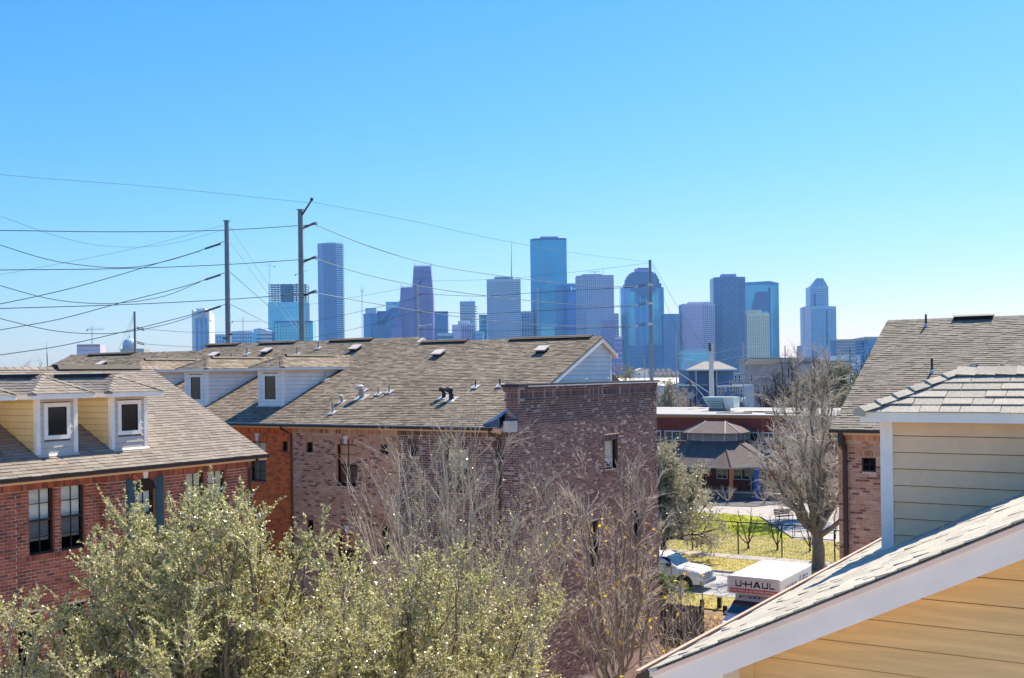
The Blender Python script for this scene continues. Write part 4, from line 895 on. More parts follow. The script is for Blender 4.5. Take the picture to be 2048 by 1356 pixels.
for i in (0, 1, 5, 2):
    a, b = np.array([*inn[i], K_]), np.array([*inn[(i+1) % 6], K_]); n = nv(np.cross(b-a, Z)); L_ = np.linalg.norm(b-a)
    for k in range(6): q = MB(); q.obox(a+Z*(.12+k*.1)+n*.02, b-a, n*.06-Z*.04, Z*.02); q.build('louvre', M['louvre'], CU)
    q = MB(); q.box(0, 0, 0, 0, 0, 0)
    for k in range(5): q = MB(); q.obox(a+Z*(.17+k*.1)+n*.006, b-a, n*.004, Z*.045); q.build('louvre_gap', M['dark'], CU)
    for t in ((0, .33, .66, 1) if L_ > 2.5 else (0, 1)): q = MB(); q.tube([a+(b-a)*t+n*.05-Z*.05, a+(b-a)*t+n*.05+Z*.78], .07, 4); q.build('post_trim', M['lilactrim'], CU)
o3 = [(kx0+kc-.3, ky0-.6), (kx1-kc+.3, ky0-.6), (kx1+.6, ky0+kc-.3), (kx1+.6, ky1+.4), (kx0-.6, ky1+.4), (kx0-.6, ky0+kc-.3)]
rdg = [(-41.8, 101.5), (-39.8, 101.5)]
q = MB(); t_ = 7.15; K2 = 6.12
q.poly([(*o3[0], K2), (*o3[1], K2), (*rdg[1], t_), (*rdg[0], t_)]); q.poly([(*o3[1], K2), (*o3[2], K2), (*rdg[1], t_)]); q.poly([(*o3[2], K2), (*o3[3], K2), (*rdg[1], t_)]); q.poly([(*o3[3], K2), (*o3[4], K2), (*rdg[0], t_), (*rdg[1], t_)]); q.poly([(*o3[4], K2), (*o3[5], K2), (*rdg[0], t_)]); q.poly([(*o3[5], K2), (*o3[0], K2), (*rdg[0], t_)])
q.prism([(*p, K2-.08) for p in o3], (0, 0, .075))
q.build('cupola_roof', M['pavroof'], PV)
for p, r_ in ((o3[0], rdg[0]), (o3[1], rdg[1]), (o3[2], rdg[1]), (o3[5], rdg[0])):
    q = MB(); q.tube([(*p, K2+.02), (*r_, t_+.02)], .06, 5); q.build('hip_cap', M['lilactrim'], PV)
for x, y in ((-37.1, 95.95), (-34.2, 98.6), (-42.0, 95.95), (-34.2, 103), (-45, 98.8)): q = MB(); q.tube([(x, y, 0), (x, y, 3.1)], .2, 8); q.build('post', M['orange'], PV)
BP = thing('post', 'bright blue post standing under the pavilion edge', 'post', (-34.9, 96.6, 0))
q = MB(); q.tube([(-34.9, 96.6, 0), (-34.9, 96.6, 3.0)], .2, 8); q.build('shaft', M['bluep'], BP)
q = MB(); q.tube([(-34.9, 96.6, 0), (-34.9, 96.6, .35)], .3, 8); q.build('base', M['bluep'], BP)
RW = thing('retaining_wall', 'low pale retaining wall in front of the school patio', 'wall', (-40, 96.9, 0))
q = MB(); q.box(-50, -31.6, 96.9, 97.15, 0, .7); q.build('wall', M['fencewood'], RW); q = MB(); q.box(-50, -31.5, 96.85, 97.2, .7, .82); q.build('coping', M['lilactrim'], RW)

# ================================================================ yard furniture
FN = thing('wire_fence', 'thin black wire fence with square posts along the sidewalk', 'fence', (-28, 68.2, 0))
for x in (-46.5, -43, -39.5, -36, -32.5, -29.2, -25.95, -23.0, -20.6):
    q = MB(); q.tube([(x, 68.2, 0), (x, 68.2, 2.2)], .045, 6); q.build('post', M['black'], FN)
q = MB(); q.tube([(-46.5, 68.2, 2.18), (-20.6, 68.2, 2.18)], .035, 5); q.build('top_rail', M['black'], FN)
q = MB()
for x in np.arange(-46.4, -20.7, .18): q.tube([(x, 68.2, .05), (x, 68.2, 2.15)], .0035, 3, False)
for z in np.arange(.15, 2.1, .2): q.tube([(-46.5, 68.2, z), (-20.6, 68.2, z)], .0035, 3, False)
q.build('wire_mesh', M['wire'], FN, kind='stuff')
GT = thing('metal_gate', 'black framed gate with diagonal braces beside the big bare tree', 'gate', (-19, 68.2, 0))
q = MB()
for x in (-19.6, -18.5, -17.4): q.tube([(x, 68.2, .1), (x, 68.2, 2.05)], .045, 6)
for z in (.1, 1.1, 2.05): q.tube([(-19.6, 68.2, z), (-17.4, 68.2, z)], .03, 6)
q.build('frame', M['black'], GT)
for s in (-1, 1):
    q = MB(); q.tube([(-18.5, 68.2, .15), (-18.5+s*1.05, 68.2, 1.05)], .025, 5); q.build('brace', M['black'], GT)
    q = MB(); q.tube([(-18.5+s*1.05, 68.2, 1.15), (-18.5, 68.2, 2.0)], .025, 5); q.build('brace', M['black'], GT)
BN = thing('rubbish_bin', 'small green bin at the foot of a dark post beside the big tree', 'bin', (-20.6, 67.9, .12))
q = MB(); q.tube([(-20.6, 67.9, .12), (-20.6, 67.9, .2), (-20.6, 67.9, .85), (-20.6, 67.9, .9)], [.2, .22, .28, .3], 12); q.build('body', M['bin'], BN)
q = MB(); q.tube([(-20.6, 67.9, .9), (-20.6, 67.9, .97)], [.31, .2], 12); q.build('lid', M['bin'], BN)
def bench(name, label, c, ang, L_, mt, leg='black', back=True):
    t = thing(name, label, 'bench', c); u = np.array([cos(ang), sin(ang), 0]); v = np.array([-sin(ang), cos(ang), 0]); c = np.array(c)
    for k in range(3): q = MB(); q.obox(c-u*L_/2+v*(k*.15-.2)+Z*.43, u*L_, v*.12, Z*.04); q.build('seat_slat', M[mt], t)
    if back:
        for k in range(3): q = MB(); q.obox(c-u*L_/2+v*(.27+k*.02)+Z*(.55+k*.14), u*L_, Z*.11, v*.03); q.build('back_slat', M[mt], t)
    for s in (-1, 1):
        q = MB(); p = c+u*s*(L_/2-.12); q.tube([p-v*.22, p-v*.2+Z*.43, p+v*.22+Z*.43, p+v*.24], .03, 5); q.tube([p+v*.2+Z*.43, p+v*.32+Z*.95], .025, 5); q.tube([p-v*.2+Z*.43, p-v*.2+Z*.62, p+v*.22+Z*.64], .022, 5); q.build('leg', M[leg], t)
bench('park_bench', 'dark slatted bench on the concrete path', (-28.2, 84.3, .1), radians(60), 1.6, 'black')
bench('park_bench', 'long pale bench with a wooden back rail at the lawn edge', (-23.6, 77.0, .1), 0, 3.2, 'winwhite')
PT = thing('post', 'short square dark wooden post on the verge beside the truck', 'post', tuple(at(1439, 1220, 'Z', 0)))
p = at(1439, 1220, 'Z', 0); q = MB(); q.box(p[0]-.09, p[0]+.09, p[1]-.09, p[1]+.09, 0, .62); q.build('shaft', M['letter'], PT); q = MB(); q.box(p[0]-.11, p[0]+.11, p[1]-.11, p[1]+.11, .62, .66); q.build('cap', M['wood'], PT)
WF = thing('picket_fence', 'weathered grey board fence behind the bare tree with yellow leaves', 'fence', (-21, 45.2, 0))
for i in range(32):
    x = -23.9+i*.155; h = 1.65+rr.uniform(-.02, .02); q = MB(); q.prism([(x, 45.2, .05), (x+.14, 45.2, .05), (x+.14, 45.2, h), (x+.11, 45.2, h+.04), (x+.03, 45.2, h+.04), (x, 45.2, h)], (0, .02, 0)); q.build('picket', M['fencewood'], WF)
for z in (.4, 1.3): q = MB(); q.box(-23.9, -18.95, 45.225, 45.27, z, z+.09); q.build('rail', M['fencewood'], WF)
q = MB(); q.box(-19.0, -18.86, 45.14, 45.28, 0, 2.0); q.build('corner_post', M['letter'], WF)

# ================================================================ mid-distance houses
def wpt(x, y, d, z=None):
    p = dep(x, y, d); 
    if z is not None: p[2] = z
    return p
M['bluehouse'] = mat('slate_blue_siding', (.15, .24, .38), .6, var=.05, scale=.4, stretch=(1, 1, 8))
M['bluehouse2'] = mat('darker_blue_siding', (.10, .17, .30), .6, var=.05, scale=.4)
M['greyroof'] = mat('pale_grey_shingle', (.30, .28, .26), .9, var=.12, scale=1.2)
M['lilacbrick'] = mat('lilac_grey_brick', (.52, .44, .44), .9, var=.22, scale=1.6)
M['concwall'] = mat('pale_stucco', (.72, .70, .68), .8, var=.06, scale=.4)
M['tealpanel'] = mat('teal_wall_panel', (.16, .32, .40), .6, var=.08, scale=.4)
def bldg_box(parent, name, m, pl, pr, ytop, D, dep_m, zb=0, D2=None):
    """box whose front face spans photograph columns pl..pr at depth D (left) to D2 (right)"""
    a = dep(pl, ytop, D); b = dep(pr, ytop, D2 or D); zt = a[2]; n = nv(np.cross(b-a, Z))*-1; n[2] = 0
    q = MB(); q.prism([(a[0], a[1], zb), (b[0], b[1], zb), (b[0], b[1], zt), (a[0], a[1], zt)], n*dep_m); o = q.build(name, M[m], parent); return o, a, b, n
def facewin(parent, a, b, x0, x1, z0, z1, fr='winwhite', gl='schoolwin', f=.1, out=None, mid=True):
    u = nv((b-a)*[1, 1, 0]); n = nv(np.cross(u, Z)); P = lambda s, z, h: np.array([a[0], a[1], 0])+u*s+Z*z+n*h
    q = MB()
    for s0, s1, t0, t1 in ((x0, x0+f, z0, z1), (x1-f, x1, z0, z1), (x0+f, x1-f, z0, z0+f), (x0+f, x1-f, z1-f, z1))+(((x0+f, x1-f, (z0+z1)/2-f/2, (z0+z1)/2+f/2),) if mid else ()): q.obox(P(s0, t0, 0), u*(s1-s0), Z*(t1-t0), n*.06)
    w = q.build('window', M[fr], parent); q = MB(); q.obox(P(x0+f/2, z0+f/2, 0), u*(x1-x0-f), Z*(z1-z0-f), n*.02); q.build('window_pane', M[gl], w)
def hiproof(parent, corners, z, h, ov, m, ridge=.35, name='roof'):
    c = [np.array(p[:2], float) for p in corners]; ctr = sum(c)/4
    c = [p+(p-ctr)/np.linalg.norm(p-ctr)*ov for p in c]
    r0 = (c[0]+c[3])/2*(1-ridge)+(c[1]+c[2])/2*ridge; r1 = (c[0]+c[3])/2*ridge+(c[1]+c[2])/2*(1-ridge)
    q = MB(); P = lambda p, zz: (p[0], p[1], zz)
    q.poly([P(c[0], z), P(c[1], z), P(r1, z+h), P(r0, z+h)]); q.poly([P(c[1], z), P(c[2], z), P(r1, z+h)]); q.poly([P(c[2], z), P(c[3], z), P(r0, z+h), P(r1, z+h)]); q.poly([P(c[3], z), P(c[0], z), P(r0, z+h)])
    q.prism([P(p, z-.22) for p in c], (0, 0, .21)); o = q.build(name, M[m], parent)
    q = MB()
    for i in range(2): a, b = np.array([*c[i], z-.24]), np.array([*c[i+1], z-.24]); q.obox(a, b-a, Z*.25, nv(np.cross(b-a, Z))*.04)
    q.build('fascia', M['trim'], parent); return o
B1 = thing('blue_house', 'tall slate blue house with a hipped grey roof behind the school', 'house', tuple(wpt(1425, 800, 200, 0)))
A = dep(1379, 741, 203); Bc = dep(1392, 741, 199); Cc = dep(1432, 741, 203); Dd = dep(1467, 741, 197)
o, a, b, n = bldg_box(B1, 'front_wall', 'bluehouse', 1391, 1433, 740, 200, 8, 0, 201)
facewin(B1, a, b, 2.35, 3.1, 6.2, 8.1); 
o2, a2, b2, n2 = bldg_box(B1, 'side_wing', 'bluehouse2', 1378, 1391, 741, 202, 8, 9.4, 200.2)
o3_, a3, b3, n3 = bldg_box(B1, 'right_wall', 'bluehouse', 1433, 1466, 740, 199.6, 8)
for px_, w_ in ((1392, .25), (1433, .25)):
    p = dep(px_, 740, 199.3); q = MB(); q.tube([(p[0], p[1], 0), (p[0], p[1], p[2])], .1, 4); q.build('corner_board', M['trim'], B1)
hiproof(B1, [dep(1378, 740, 199), dep(1467, 739, 198.5), dep(1467, 739, 207.5), dep(1378, 740, 207.5)], a[2]+.1, 1.45, .9, 'greyroof')
for (x, y, D) in ((1399, 731, 202), (1396, 734, 201), (1428, 728, 202), (1452, 732, 201)): p = dep(x, y, D); q = MB(); q.tube([p-Z*.4, p+Z*.25], .09, 5); q.build('vent_pipe', M['black'], B1)
ow, aw_, bw_, nw_ = bldg_box(B1, 'garage_wing', 'bluehouse2', 1359, 1390, 772, 198, 7, 0, 198)
q = MB(); e = aw_[2]; q.obox(np.array([aw_[0], aw_[1], e]), bw_-aw_, Z*.25, nv(np.cross(bw_-aw_, Z))*.2); q.build('fascia', M['trim'], B1)
q = MB(); q.prism([dep(1361, 771, 198.5), dep(1391, 771, 198.5), dep(1391, 762, 199), dep(1376, 763, 199)], np.array([nw_[0], nw_[1], 0])*4); q.build('wing_roof', M['blueflash'], B1)
B2 = thing('blue_house', 'lower flat-topped blue townhouse with many tall narrow white windows', 'house', tuple(wpt(1460, 800, 190, 0)))
o, a, b, n = bldg_box(B2, 'wall', 'bluehouse', 1434, 1489, 771, 192, 8, 0, 190)
q = MB(); q.obox(np.array([a[0], a[1], a[2]-.25]), (b-a), Z*.3, nv(np.cross(b-a, Z))*.1); q.build('parapet_trim', M['trim'], B2)
sc_ = np.linalg.norm((b-a)[:2])/55
for x0, x1, y0, y1 in ((1436, 1441, 774, 791), (1443, 1448, 774, 790), (1450, 1453, 773, 784), (1467, 1472, 772, 789), (1475, 1480, 772, 789), (1481, 1486, 772, 787), (1461, 1466, 789, 808), (1469, 1473, 806, 816), (1475, 1479, 806, 816)):
    z1_, z0_ = 12.2-(y0-741)*191/FPX, 12.2-(y1-741)*191/FPX; facewin(B2, a, b, (x0-1434)*sc_, (x1-1434)*sc_, z0_, z1_)
facewin(B2, a, b, (1459-1434)*sc_, (1465-1434)*sc_, a[2]-1.0, a[2]+.7)
q = MB(); c_ = dep(1475, 800, 189.5); q.tube([c_-VR*1.3, c_+VR*1.3], .45, 10); q.build('barrel_awning', M['trim'], B2)
B2b = thing('brown_building', 'low brownish building with arched white windows just right of the blue hipped house', 'building', tuple(wpt(1476, 770, 215, 0)))
o, a, b, n = bldg_box(B2b, 'wall', 'lilacbrick', 1464, 1492, 747, 215, 8)
for x0 in (1468, 1476, 1484): 
    s = np.linalg.norm((b-a)[:2])/28; facewin(B2b, a, b, (x0-1464)*s, (x0-1464+5)*s, 9.9, 11.2)
# apartment block with mono-pitch roofs
AP = thing('apartment_block', 'lilac brick apartment block with a long overhanging mono-pitch roof', 'apartment building', tuple(wpt(1560, 800, 230, 0)))
o, a, b, n = bldg_box(AP, 'wall', 'lilacbrick', 1490, 1634, 729, 232, 12, 0, 226)
sc_ = np.linalg.norm((b-a)[:2])/144
for x0, x1, y0, y1 in ((1500, 1506, 748, 763), (1531, 1537, 769, 781), (1500, 1507, 792, 805), (1547, 1556, 779, 800), (1580, 1587, 745, 758), (1600, 1607, 770, 785)):
    facewin(AP, a, b, (x0-1490)*sc_, (x1-1490)*sc_, 12.2-(y1-740)*230/FPX, 12.2-(y0-740)*230/FPX, mid=False)
def monoroof(parent, xl, xr, xtl, xtr, yb, yt, D):
    nn = nv(np.cross(dep(xr, yb, D)-dep(xl, yb, D), Z)); f0, f1 = dep(xl, yb, D), dep(xr, yb, D); t0, t1 = dep(xtl, yt, D-1.8), dep(xtr, yt, D-1.8)
    q = MB(); q.add([f0, f1, t1, t0, f0+Z*.2, f1+Z*.2, t1+Z*.25, t0+Z*.25], [(0, 1, 2, 3), (7, 6, 5, 4), (3, 2, 6, 7), (1, 5, 6, 2), (0, 3, 7, 4)]); q.build('overhanging_roof', M['concwall'], parent)
    q = MB(); q.add([t0, t1, t1+Z*.3, t0+Z*.3, t0-nn*14+Z*-1., t1-nn*14+Z*-1.], [(0, 1, 2, 3), (3, 2, 5, 4)]); q.build('roof_edge', M['whiteroof'], parent)
monoroof(AP, 1489, 1634, 1500, 1648, 729, 718, 230)
q = MB(); p0, p1 = dep(1636, 745, 225.5), dep(1641, 745, 228)
AP2 = thing('townhouse_block', 'blue and teal townhouse with a raised white roof edge, left of a matching one', 'townhouse', tuple(wpt(1655, 780, 228, 0)), group='teal townhouses with raised roof edges')
o, a, b, n = bldg_box(AP2, 'wall', 'tealpanel', 1635, 1659, 734, 230, 10); monoroof(AP2, 1640, 1663, 1640, 1672, 734, 724, 229)
o, a, b, n = bldg_box(AP2, 'stone_pier', 'concwall', 1634, 1642, 727, 229, 4)
AP3 = thing('townhouse_block', 'teal townhouse with a raised white roof edge, rightmost beside the tan shingle roof', 'townhouse', tuple(wpt(1690, 780, 228, 0)), group='teal townhouses with raised roof edges')
o, a, b, n = bldg_box(AP3, 'wall', 'tealpanel', 1666, 1700, 735, 230, 10); monoroof(AP3, 1666, 1692, 1672, 1705, 734, 724, 229)
o, a, b, n = bldg_box(AP3, 'stone_pier', 'concwall', 1690, 1700, 726, 228.8, 4)
WH = thing('warehouse', 'wide low warehouse with a bright white sloping roof beyond the parapet', 'warehouse', tuple(wpt(1300, 770, 320, 0)))
a, b = dep(1222, 770, 318), dep(1400, 770, 318); n = -nv(np.cross(b-a, Z)); 
q = MB(); q.prism([(a[0], a[1], 0), (b[0], b[1], 0), (b[0], b[1], 8), (a[0], a[1], 8)], n*30); q.build('wall', M['concwall'], WH)
zr_ = 12.2-(755-742)*345/FPX; q = MB(); q.poly([(a[0], a[1], 8.05), (b[0], b[1], 8.05), (b[0]+n[0]*30, b[1]+n[1]*30, zr_), (a[0]+n[0]*30, a[1]+n[1]*30, zr_)]); q.build('roof', M['whiteroof'], WH)
GH = thing('greenhouse_roofs', 'rows of small saw-tooth gabled white roofs behind the warehouse', 'warehouse', tuple(wpt(1330, 745, 380, 0)))
M['sawroof'] = mat('sawtooth_tan_roof', (.42, .38, .33), .8, var=.1, scale=.3)
for r_, (xl, xr, y0, y1, D) in enumerate(((1262, 1350, 745, 737, 400), (1305, 1375, 753, 744, 365))):
    for i in range(8):
        x = xl+(xr-xl)*i/8; w = (xr-xl)/8*1.05
        p0, p1, p2 = dep(x, y0, D), dep(x+w, y0, D), dep(x+w*.2, y1, D); q = MB(); q.prism([p0, p1, p2], -nv(np.cross(p1-p0, Z))*9); q.build('gable_roof', M['whiteroof'] if i % 2 else M['sawroof'], GH)
o, a, b, n = bldg_box(GH, 'wall', 'concwall', 1262, 1376, 747, 399, 6)
WB = thing('white_shed', 'small white gabled building between the transmission pole and the brownish tree', 'shed', tuple(wpt(1282, 750, 330, 0)))
o, a, b, n = bldg_box(WB, 'wall', 'concwall', 1274, 1296, 741, 350, 8); facewin(WB, a, b, .4, 1.0, 11.0, 11.8, gl='schoolwin', mid=False)
q = MB(); p0, p1, p2 = dep(1272, 741, 349.5), dep(1298, 741, 349.5), dep(1284, 736, 349.5); q.prism([p0, p1, p2], n*8.5); q.build('roof', M['whiteroof'], WB)
G2 = thing('white_shed', 'pale low building with a curved roof left of the blue house', 'shed', tuple(wpt(1345, 790, 215, 0)))
o, a, b, n = bldg_box(G2, 'wall', 'concwall', 1330, 1362, 776, 216, 8)
q = MB(); pts = [dep(x, y, 215.5) for x, y in ((1330, 776), (1362, 776), (1362, 770), (1380, 762), (1360, 765), (1345, 769), (1332, 772))]; q.prism(pts, n*9); q.build('roof', M['whiteroof'], G2)
# ================================================================ downtown skyline (about 2.3 km away)
def towermat(name, col, rough=.5, metal=0., var=.06, scale=.02):
    return mat(name, col, rough, metal, var, scale, spec=.5)
T = dict(  # blue of the distance haze is mixed into these facade colours
  jpmL=towermat('hazed_grey_granite', (.19, .33, .68)), dk=towermat('dark_tower_window', (.02, .08, .24), .2), lt=towermat('light_tower_band', (.46, .60, .82)),
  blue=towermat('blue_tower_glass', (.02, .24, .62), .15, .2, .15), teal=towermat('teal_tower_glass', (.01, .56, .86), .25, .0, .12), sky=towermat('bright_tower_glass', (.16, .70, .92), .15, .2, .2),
  navy=towermat('navy_tower_glass', (.012, .10, .38), .25, .15, .2), purple=towermat('hazed_red_granite', (.22, .19, .54), .6), purple2=towermat('hazed_red_granite_light', (.42, .36, .70), .6),
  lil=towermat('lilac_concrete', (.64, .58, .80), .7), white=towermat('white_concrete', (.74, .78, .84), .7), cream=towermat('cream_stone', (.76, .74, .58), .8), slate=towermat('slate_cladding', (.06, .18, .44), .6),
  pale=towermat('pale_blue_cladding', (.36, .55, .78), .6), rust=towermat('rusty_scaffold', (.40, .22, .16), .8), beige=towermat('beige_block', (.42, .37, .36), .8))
def tpt(px, D, ymid=650): p = dep(px, ymid, D); return np.array([p[0], p[1], 0])
def tower(label, D, foot, ytop, parts=(), cat='skyscraper', name='skyscraper', back=38, parent=None, zb=0, core='blue', band=None, fin=None, floors=0, bh=.45, fw=.35, fsp=3.2, out=.35, top=True, topm=None, body='tower_body', skip=()):
    """foot: [(photograph column, extra depth)] of the front corners, left to right"""
    P = [tpt(px, D+dd) for px, dd in foot]; zt = dep(foot[len(foot)//2][0], ytop, D)[2]
    t = parent or thing(name, label, cat, (P[0][0], P[0][1], 0))
    bk = VF*np.array([1, 1, 0])*back; loop = P+[P[-1]+bk, P[0]+bk]
    q = MB(); q.prism([p+Z*zb for p in loop], (0, 0, zt-zb)); q.build(body, T[core], t)
    z0v = max(zb, 0)     # facade relief goes all the way down
    if band:
        q = MB(); nf = floors or int((zt-z0v)/4.2); fh = (zt-z0v)/nf
        for i in range(nf):
            z = z0v+fh*(i+1)-fh*bh
            for k in range(len(P)-1):
                if k in skip: continue
                a, b = P[k], P[k+1]; n = nv(np.cross(b-a, Z)); q.obox(a+Z*z, b-a, Z*fh*bh, n*out)
        q.build('floor_bands', T[band], t)
    if fin:
        q = MB()
        for k in range(len(P)-1):
            if k in skip: continue
            a, b = P[k], P[k+1]; n = nv(np.cross(b-a, Z)); L_ = np.linalg.norm(b-a); nn = max(1, round(L_/fsp)); u = (b-a)/L_
            for i in range(nn+1): c = a+u*(L_*i/nn); q.obox(c+Z*z0v-u*fsp*fw/2, u*fsp*fw, Z*(zt-z0v), n*(out+.15))
        q.build('vertical_fins', T[fin], t)
    if top:
        q = MB()
        for k in range(len(P)-1): a, b = P[k], P[k+1]; n = nv(np.cross(b-a, Z)); q.obox(a+Z*(zt-3.5), b-a, Z*4.2, n*(out+.4))
        q.build('roof_band', T[topm or band or core], t)
    t['zt'] = float(zt)
    return t
def addbox(t, name, m, D, xl, xr, ytop, ybot, back=20):
    a, b = tpt(xl, D), tpt(xr, D); z1, z0 = dep((xl+xr)/2, ytop, D)[2], dep((xl+xr)/2, ybot, D)[2]
    q = MB(); q.prism([a+Z*z0, b+Z*z0, b+Z*z1, a+Z*z1], VF*np.array([1, 1, 0])*back); return q.build(name, T[m] if m in T else M[m], t)
def addpole(t, name, m, D, x, ytop, ybot, r=.6, x2=None):
    a, b = dep(x, ybot, D), dep(x2 or x, ytop, D); q = MB(); q.tube([a, b], [r, r*.5], 5); return q.build(name, T[m] if m in T else M[m], t)
# left to right
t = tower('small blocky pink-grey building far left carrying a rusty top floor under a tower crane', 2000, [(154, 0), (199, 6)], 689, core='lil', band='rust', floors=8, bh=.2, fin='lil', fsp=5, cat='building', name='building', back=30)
t = tower('domed building with a pale ribbed dome beside the short dark pole', 1800, [(240, 0), (287, 0)], 697, core='beige', cat='building', name='building', back=30, top=False)
q = MB(); c = tpt(259, 1815); zc = dep(259, 690, 1815)[2]
q.tube([c+Z*(zc-8), c+Z*zc], 11.5, 16); q.build('drum', T['beige'], t)
q = MB(); q.tube([c+Z*(zc+11.5*sin(a_)) for a_ in np.linspace(0, pi/2*.93, 8)], [11.8*cos(a_) for a_ in np.linspace(0, pi/2*.93, 8)], 16); q.build('dome', T['pale'], t)
q = MB(); q.tube([c+Z*(zc+11), c+Z*(zc+16)], [1.6, .4], 8); q.build('lantern', T['beige'], t)
t = tower('slim white tower with dark vertical window strips and a stepped crown', 2200, [(384, 0), (419, 3)], 626, core='white', fin=None, band=None, top=False)
for xl, xr, yt in ((388, 414, 622), (393, 411, 617)): addbox(t, 'crown_step', 'white', 2201, xl, xr, yt, 640)
for xl, xr in ((384, 388), (415, 419)): addbox(t, 'corner_turret', 'white', 2199.5, xl, xr, 620, 640)
for xl, xr in ((391, 396), (400, 405), (409, 414)): addbox(t, 'window_strip', 'blue', 2199, xl, xr, 636, 745, 1.5)
q = MB()
for i in range(26):
    a, b = tpt(384, 2199), tpt(387, 2199); z = dep(384, 636+i*4, 2199)[2]; q.obox(a+Z*z, b-a, Z*2, VF*-1.5); a, b = tpt(416, 2202), tpt(419, 2202); q.obox(a+Z*z, b-a, Z*2, VF*-1.5)
q.build('balconies', T['white'], t, kind='stuff')
tower('low blue block just left of the tall steel pole', 2100, [(431, 0), (449, 2)], 669, core='blue', band='pale', floors=12, bh=.35, fin='pale', fsp=6, cat='building', name='building')
t = tower('blue-windowed block with an open steel frame and an orange crane mast', 2100, [(463, 0), (504, 3)], 663, core='blue', band='lt', floors=14, bh=.3, fin='pale', fsp=5, cat='building', name='building')
t = tower('white office block with a sloping roof and horizontal window bands', 2150, [(507, 0), (520, 0), (544, 5)], 664, core='dk', band='white', floors=14, bh=.6, cat='building', name='building', topm='white')
q = MB(); a, b = tpt(507, 2150), tpt(544, 2155); z0_, z1_ = t['zt'], dep(515, 656, 2150)[2]; u_ = b-a
q.prism([a+Z*z0_, b+Z*z0_, b+Z*(z0_+1), a+u_*.35+Z*z1_, a+Z*(z1_-2)], VF*25); q.build('sloping_roof', T['white'], t)
t = tower('unfinished glass tower with open concrete floors at the top under a crane', 2300, [(537, 0), (575, 0), (613, 4)], 604, core='sky', band='pale', floors=48, bh=.15, fin='blue', fsp=4, fw=.15, top=False)
q = MB(); a, b = tpt(538, 2302), tpt(612, 2304); zl, zh = t['zt'], dep(575, 569, 2300)[2]; n_ = -VF
for i in range(9): q.obox(a+Z*(zl+(zh-zl)*i/8), b-a, Z*.9, VF*30)
for k in range(13): c = a+(b-a)*k/12; q.obox(c+Z*zl, (b-a)/60, Z*(zh-zl+(3 if k % 2 else 0)), VF*1.5); q.obox(c+VF*28+Z*zl, (b-a)/60, Z*(zh-zl), VF*1.5)
q.build('open_floor_frame', T['slate'], t)
q = MB(); q.obox(a+(b-a)*.3+Z*zl+VF*9, (b-a)*.3, Z*(zh-zl+2), VF*12); q.build('concrete_core', T['slate'], t)
t = tower('pale glass gridded block in front of the unfinished tower', 2150, [(549, 0), (561, -3), (613, 0), (625, 5)], 642, core='sky', band='slate', floors=22, bh=.12, fin='slate', fsp=6, fw=.14, cat='building', name='building')
addbox(t, 'roof_step', 'sky', 2152, 560, 604, 634, 650)
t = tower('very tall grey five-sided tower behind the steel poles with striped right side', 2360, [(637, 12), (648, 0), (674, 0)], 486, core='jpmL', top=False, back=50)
tower('', 2360, [(648, 0), (674, 0)], 486, parent=t, core='jpmL', fin='jpmL', band='jpmL', floors=72, bh=.55, fsp=4.6, fw=.55, body='front_face', back=2, out=.5)
q = MB(); P0, P1 = tpt(648.4, 2359.8), tpt(673.6, 2359.8)
for i in range(74):
    for k in range(10): 
        z = 4+i*4.02; 
        if z > t['zt']-6: continue
        c = P0+(P1-P0)*(k+.25)/10; q.obox(c+Z*z, (P1-P0)/10*.45, Z*1.9, -VF*.7)
q.build('window_grid', T['dk'], t)
tower('', 2360, [(674.3, 0), (687, 14)], 486.5, parent=t, core='dk', band='lt', floors=66, bh=.6, body='striped_face', back=20, out=1.2)
q = MB()
for x in (655, 661, 667, 676, 683): q.tube([dep(x, 486, 2365), dep(x, 478, 2365)], [.5, .25], 4)
q.build('rooftop_antennas', T['slate'], t)
t = thing('radio_mast', 'thin lattice radio mast with antennas right of the very tall grey tower', 'mast', tuple(tpt(724, 1500)))
q = MB()
for s in (-.9, .9): q.tube([tpt(724, 1500)+VR*s, dep(724, 578, 1500)+VR*s*.5], .22, 4)
for i in range(40): z = 3+i*3.2; q.tube([tpt(724, 1500)+VR*(.9 if i % 2 else -.9)*(1-i/90)+Z*z, tpt(724, 1500)+VR*(-.9 if i % 2 else .9)*(1-i/90)+Z*(z+3.2)], .12, 3)
q.build('lattice_shaft', T['pale'], t); q = MB()
for s, h in ((-2.4, 572), (0, 569), (2.4, 574)): q.tube([dep(724, 585, 1500)+VR*s, dep(724, h, 1500)+VR*s], .2, 4)
q.tube([dep(724, 585, 1500)-VR*2.4, dep(724, 585, 1500)+VR*2.4], .25, 4); q.build('antenna_cluster', T['pale'], t)
t = tower('dark blue glass block with a lighter box on top, left of the wedge-roofed building', 2250, [(727, 4), (741, 0), (755, 3)], 628, core='blue', band='slate', floors=26, bh=.2, cat='building', name='building'); addbox(t, 'penthouse', 'pale', 2252, 731, 753, 616, 632)
t = tower('navy building with a steep wedge-shaped roof', 2230, [(746, 4), (757, 0), (790, 0), (803, 3)], 650, core='navy', band='blue', floors=24, bh=.25, cat='building', name='building', top=False)
q = MB(); a, b, c, d = dep(750, 650, 2229), dep(770, 648, 2229), dep(789, 616, 2240), dep(783, 615, 2250); q.add([a, b, c, d], [(0, 1, 2, 3)]); q.prism([b, dep(803, 650, 2232), dep(803, 613, 2240), c], VF*20); q.prism([a, b, c, dep(778, 618, 2240)], VF*22); q.build('wedge_roof', T['slate'], t)
addbox(t, 'rear_block', 'navy', 2260, 755, 775, 622, 660)
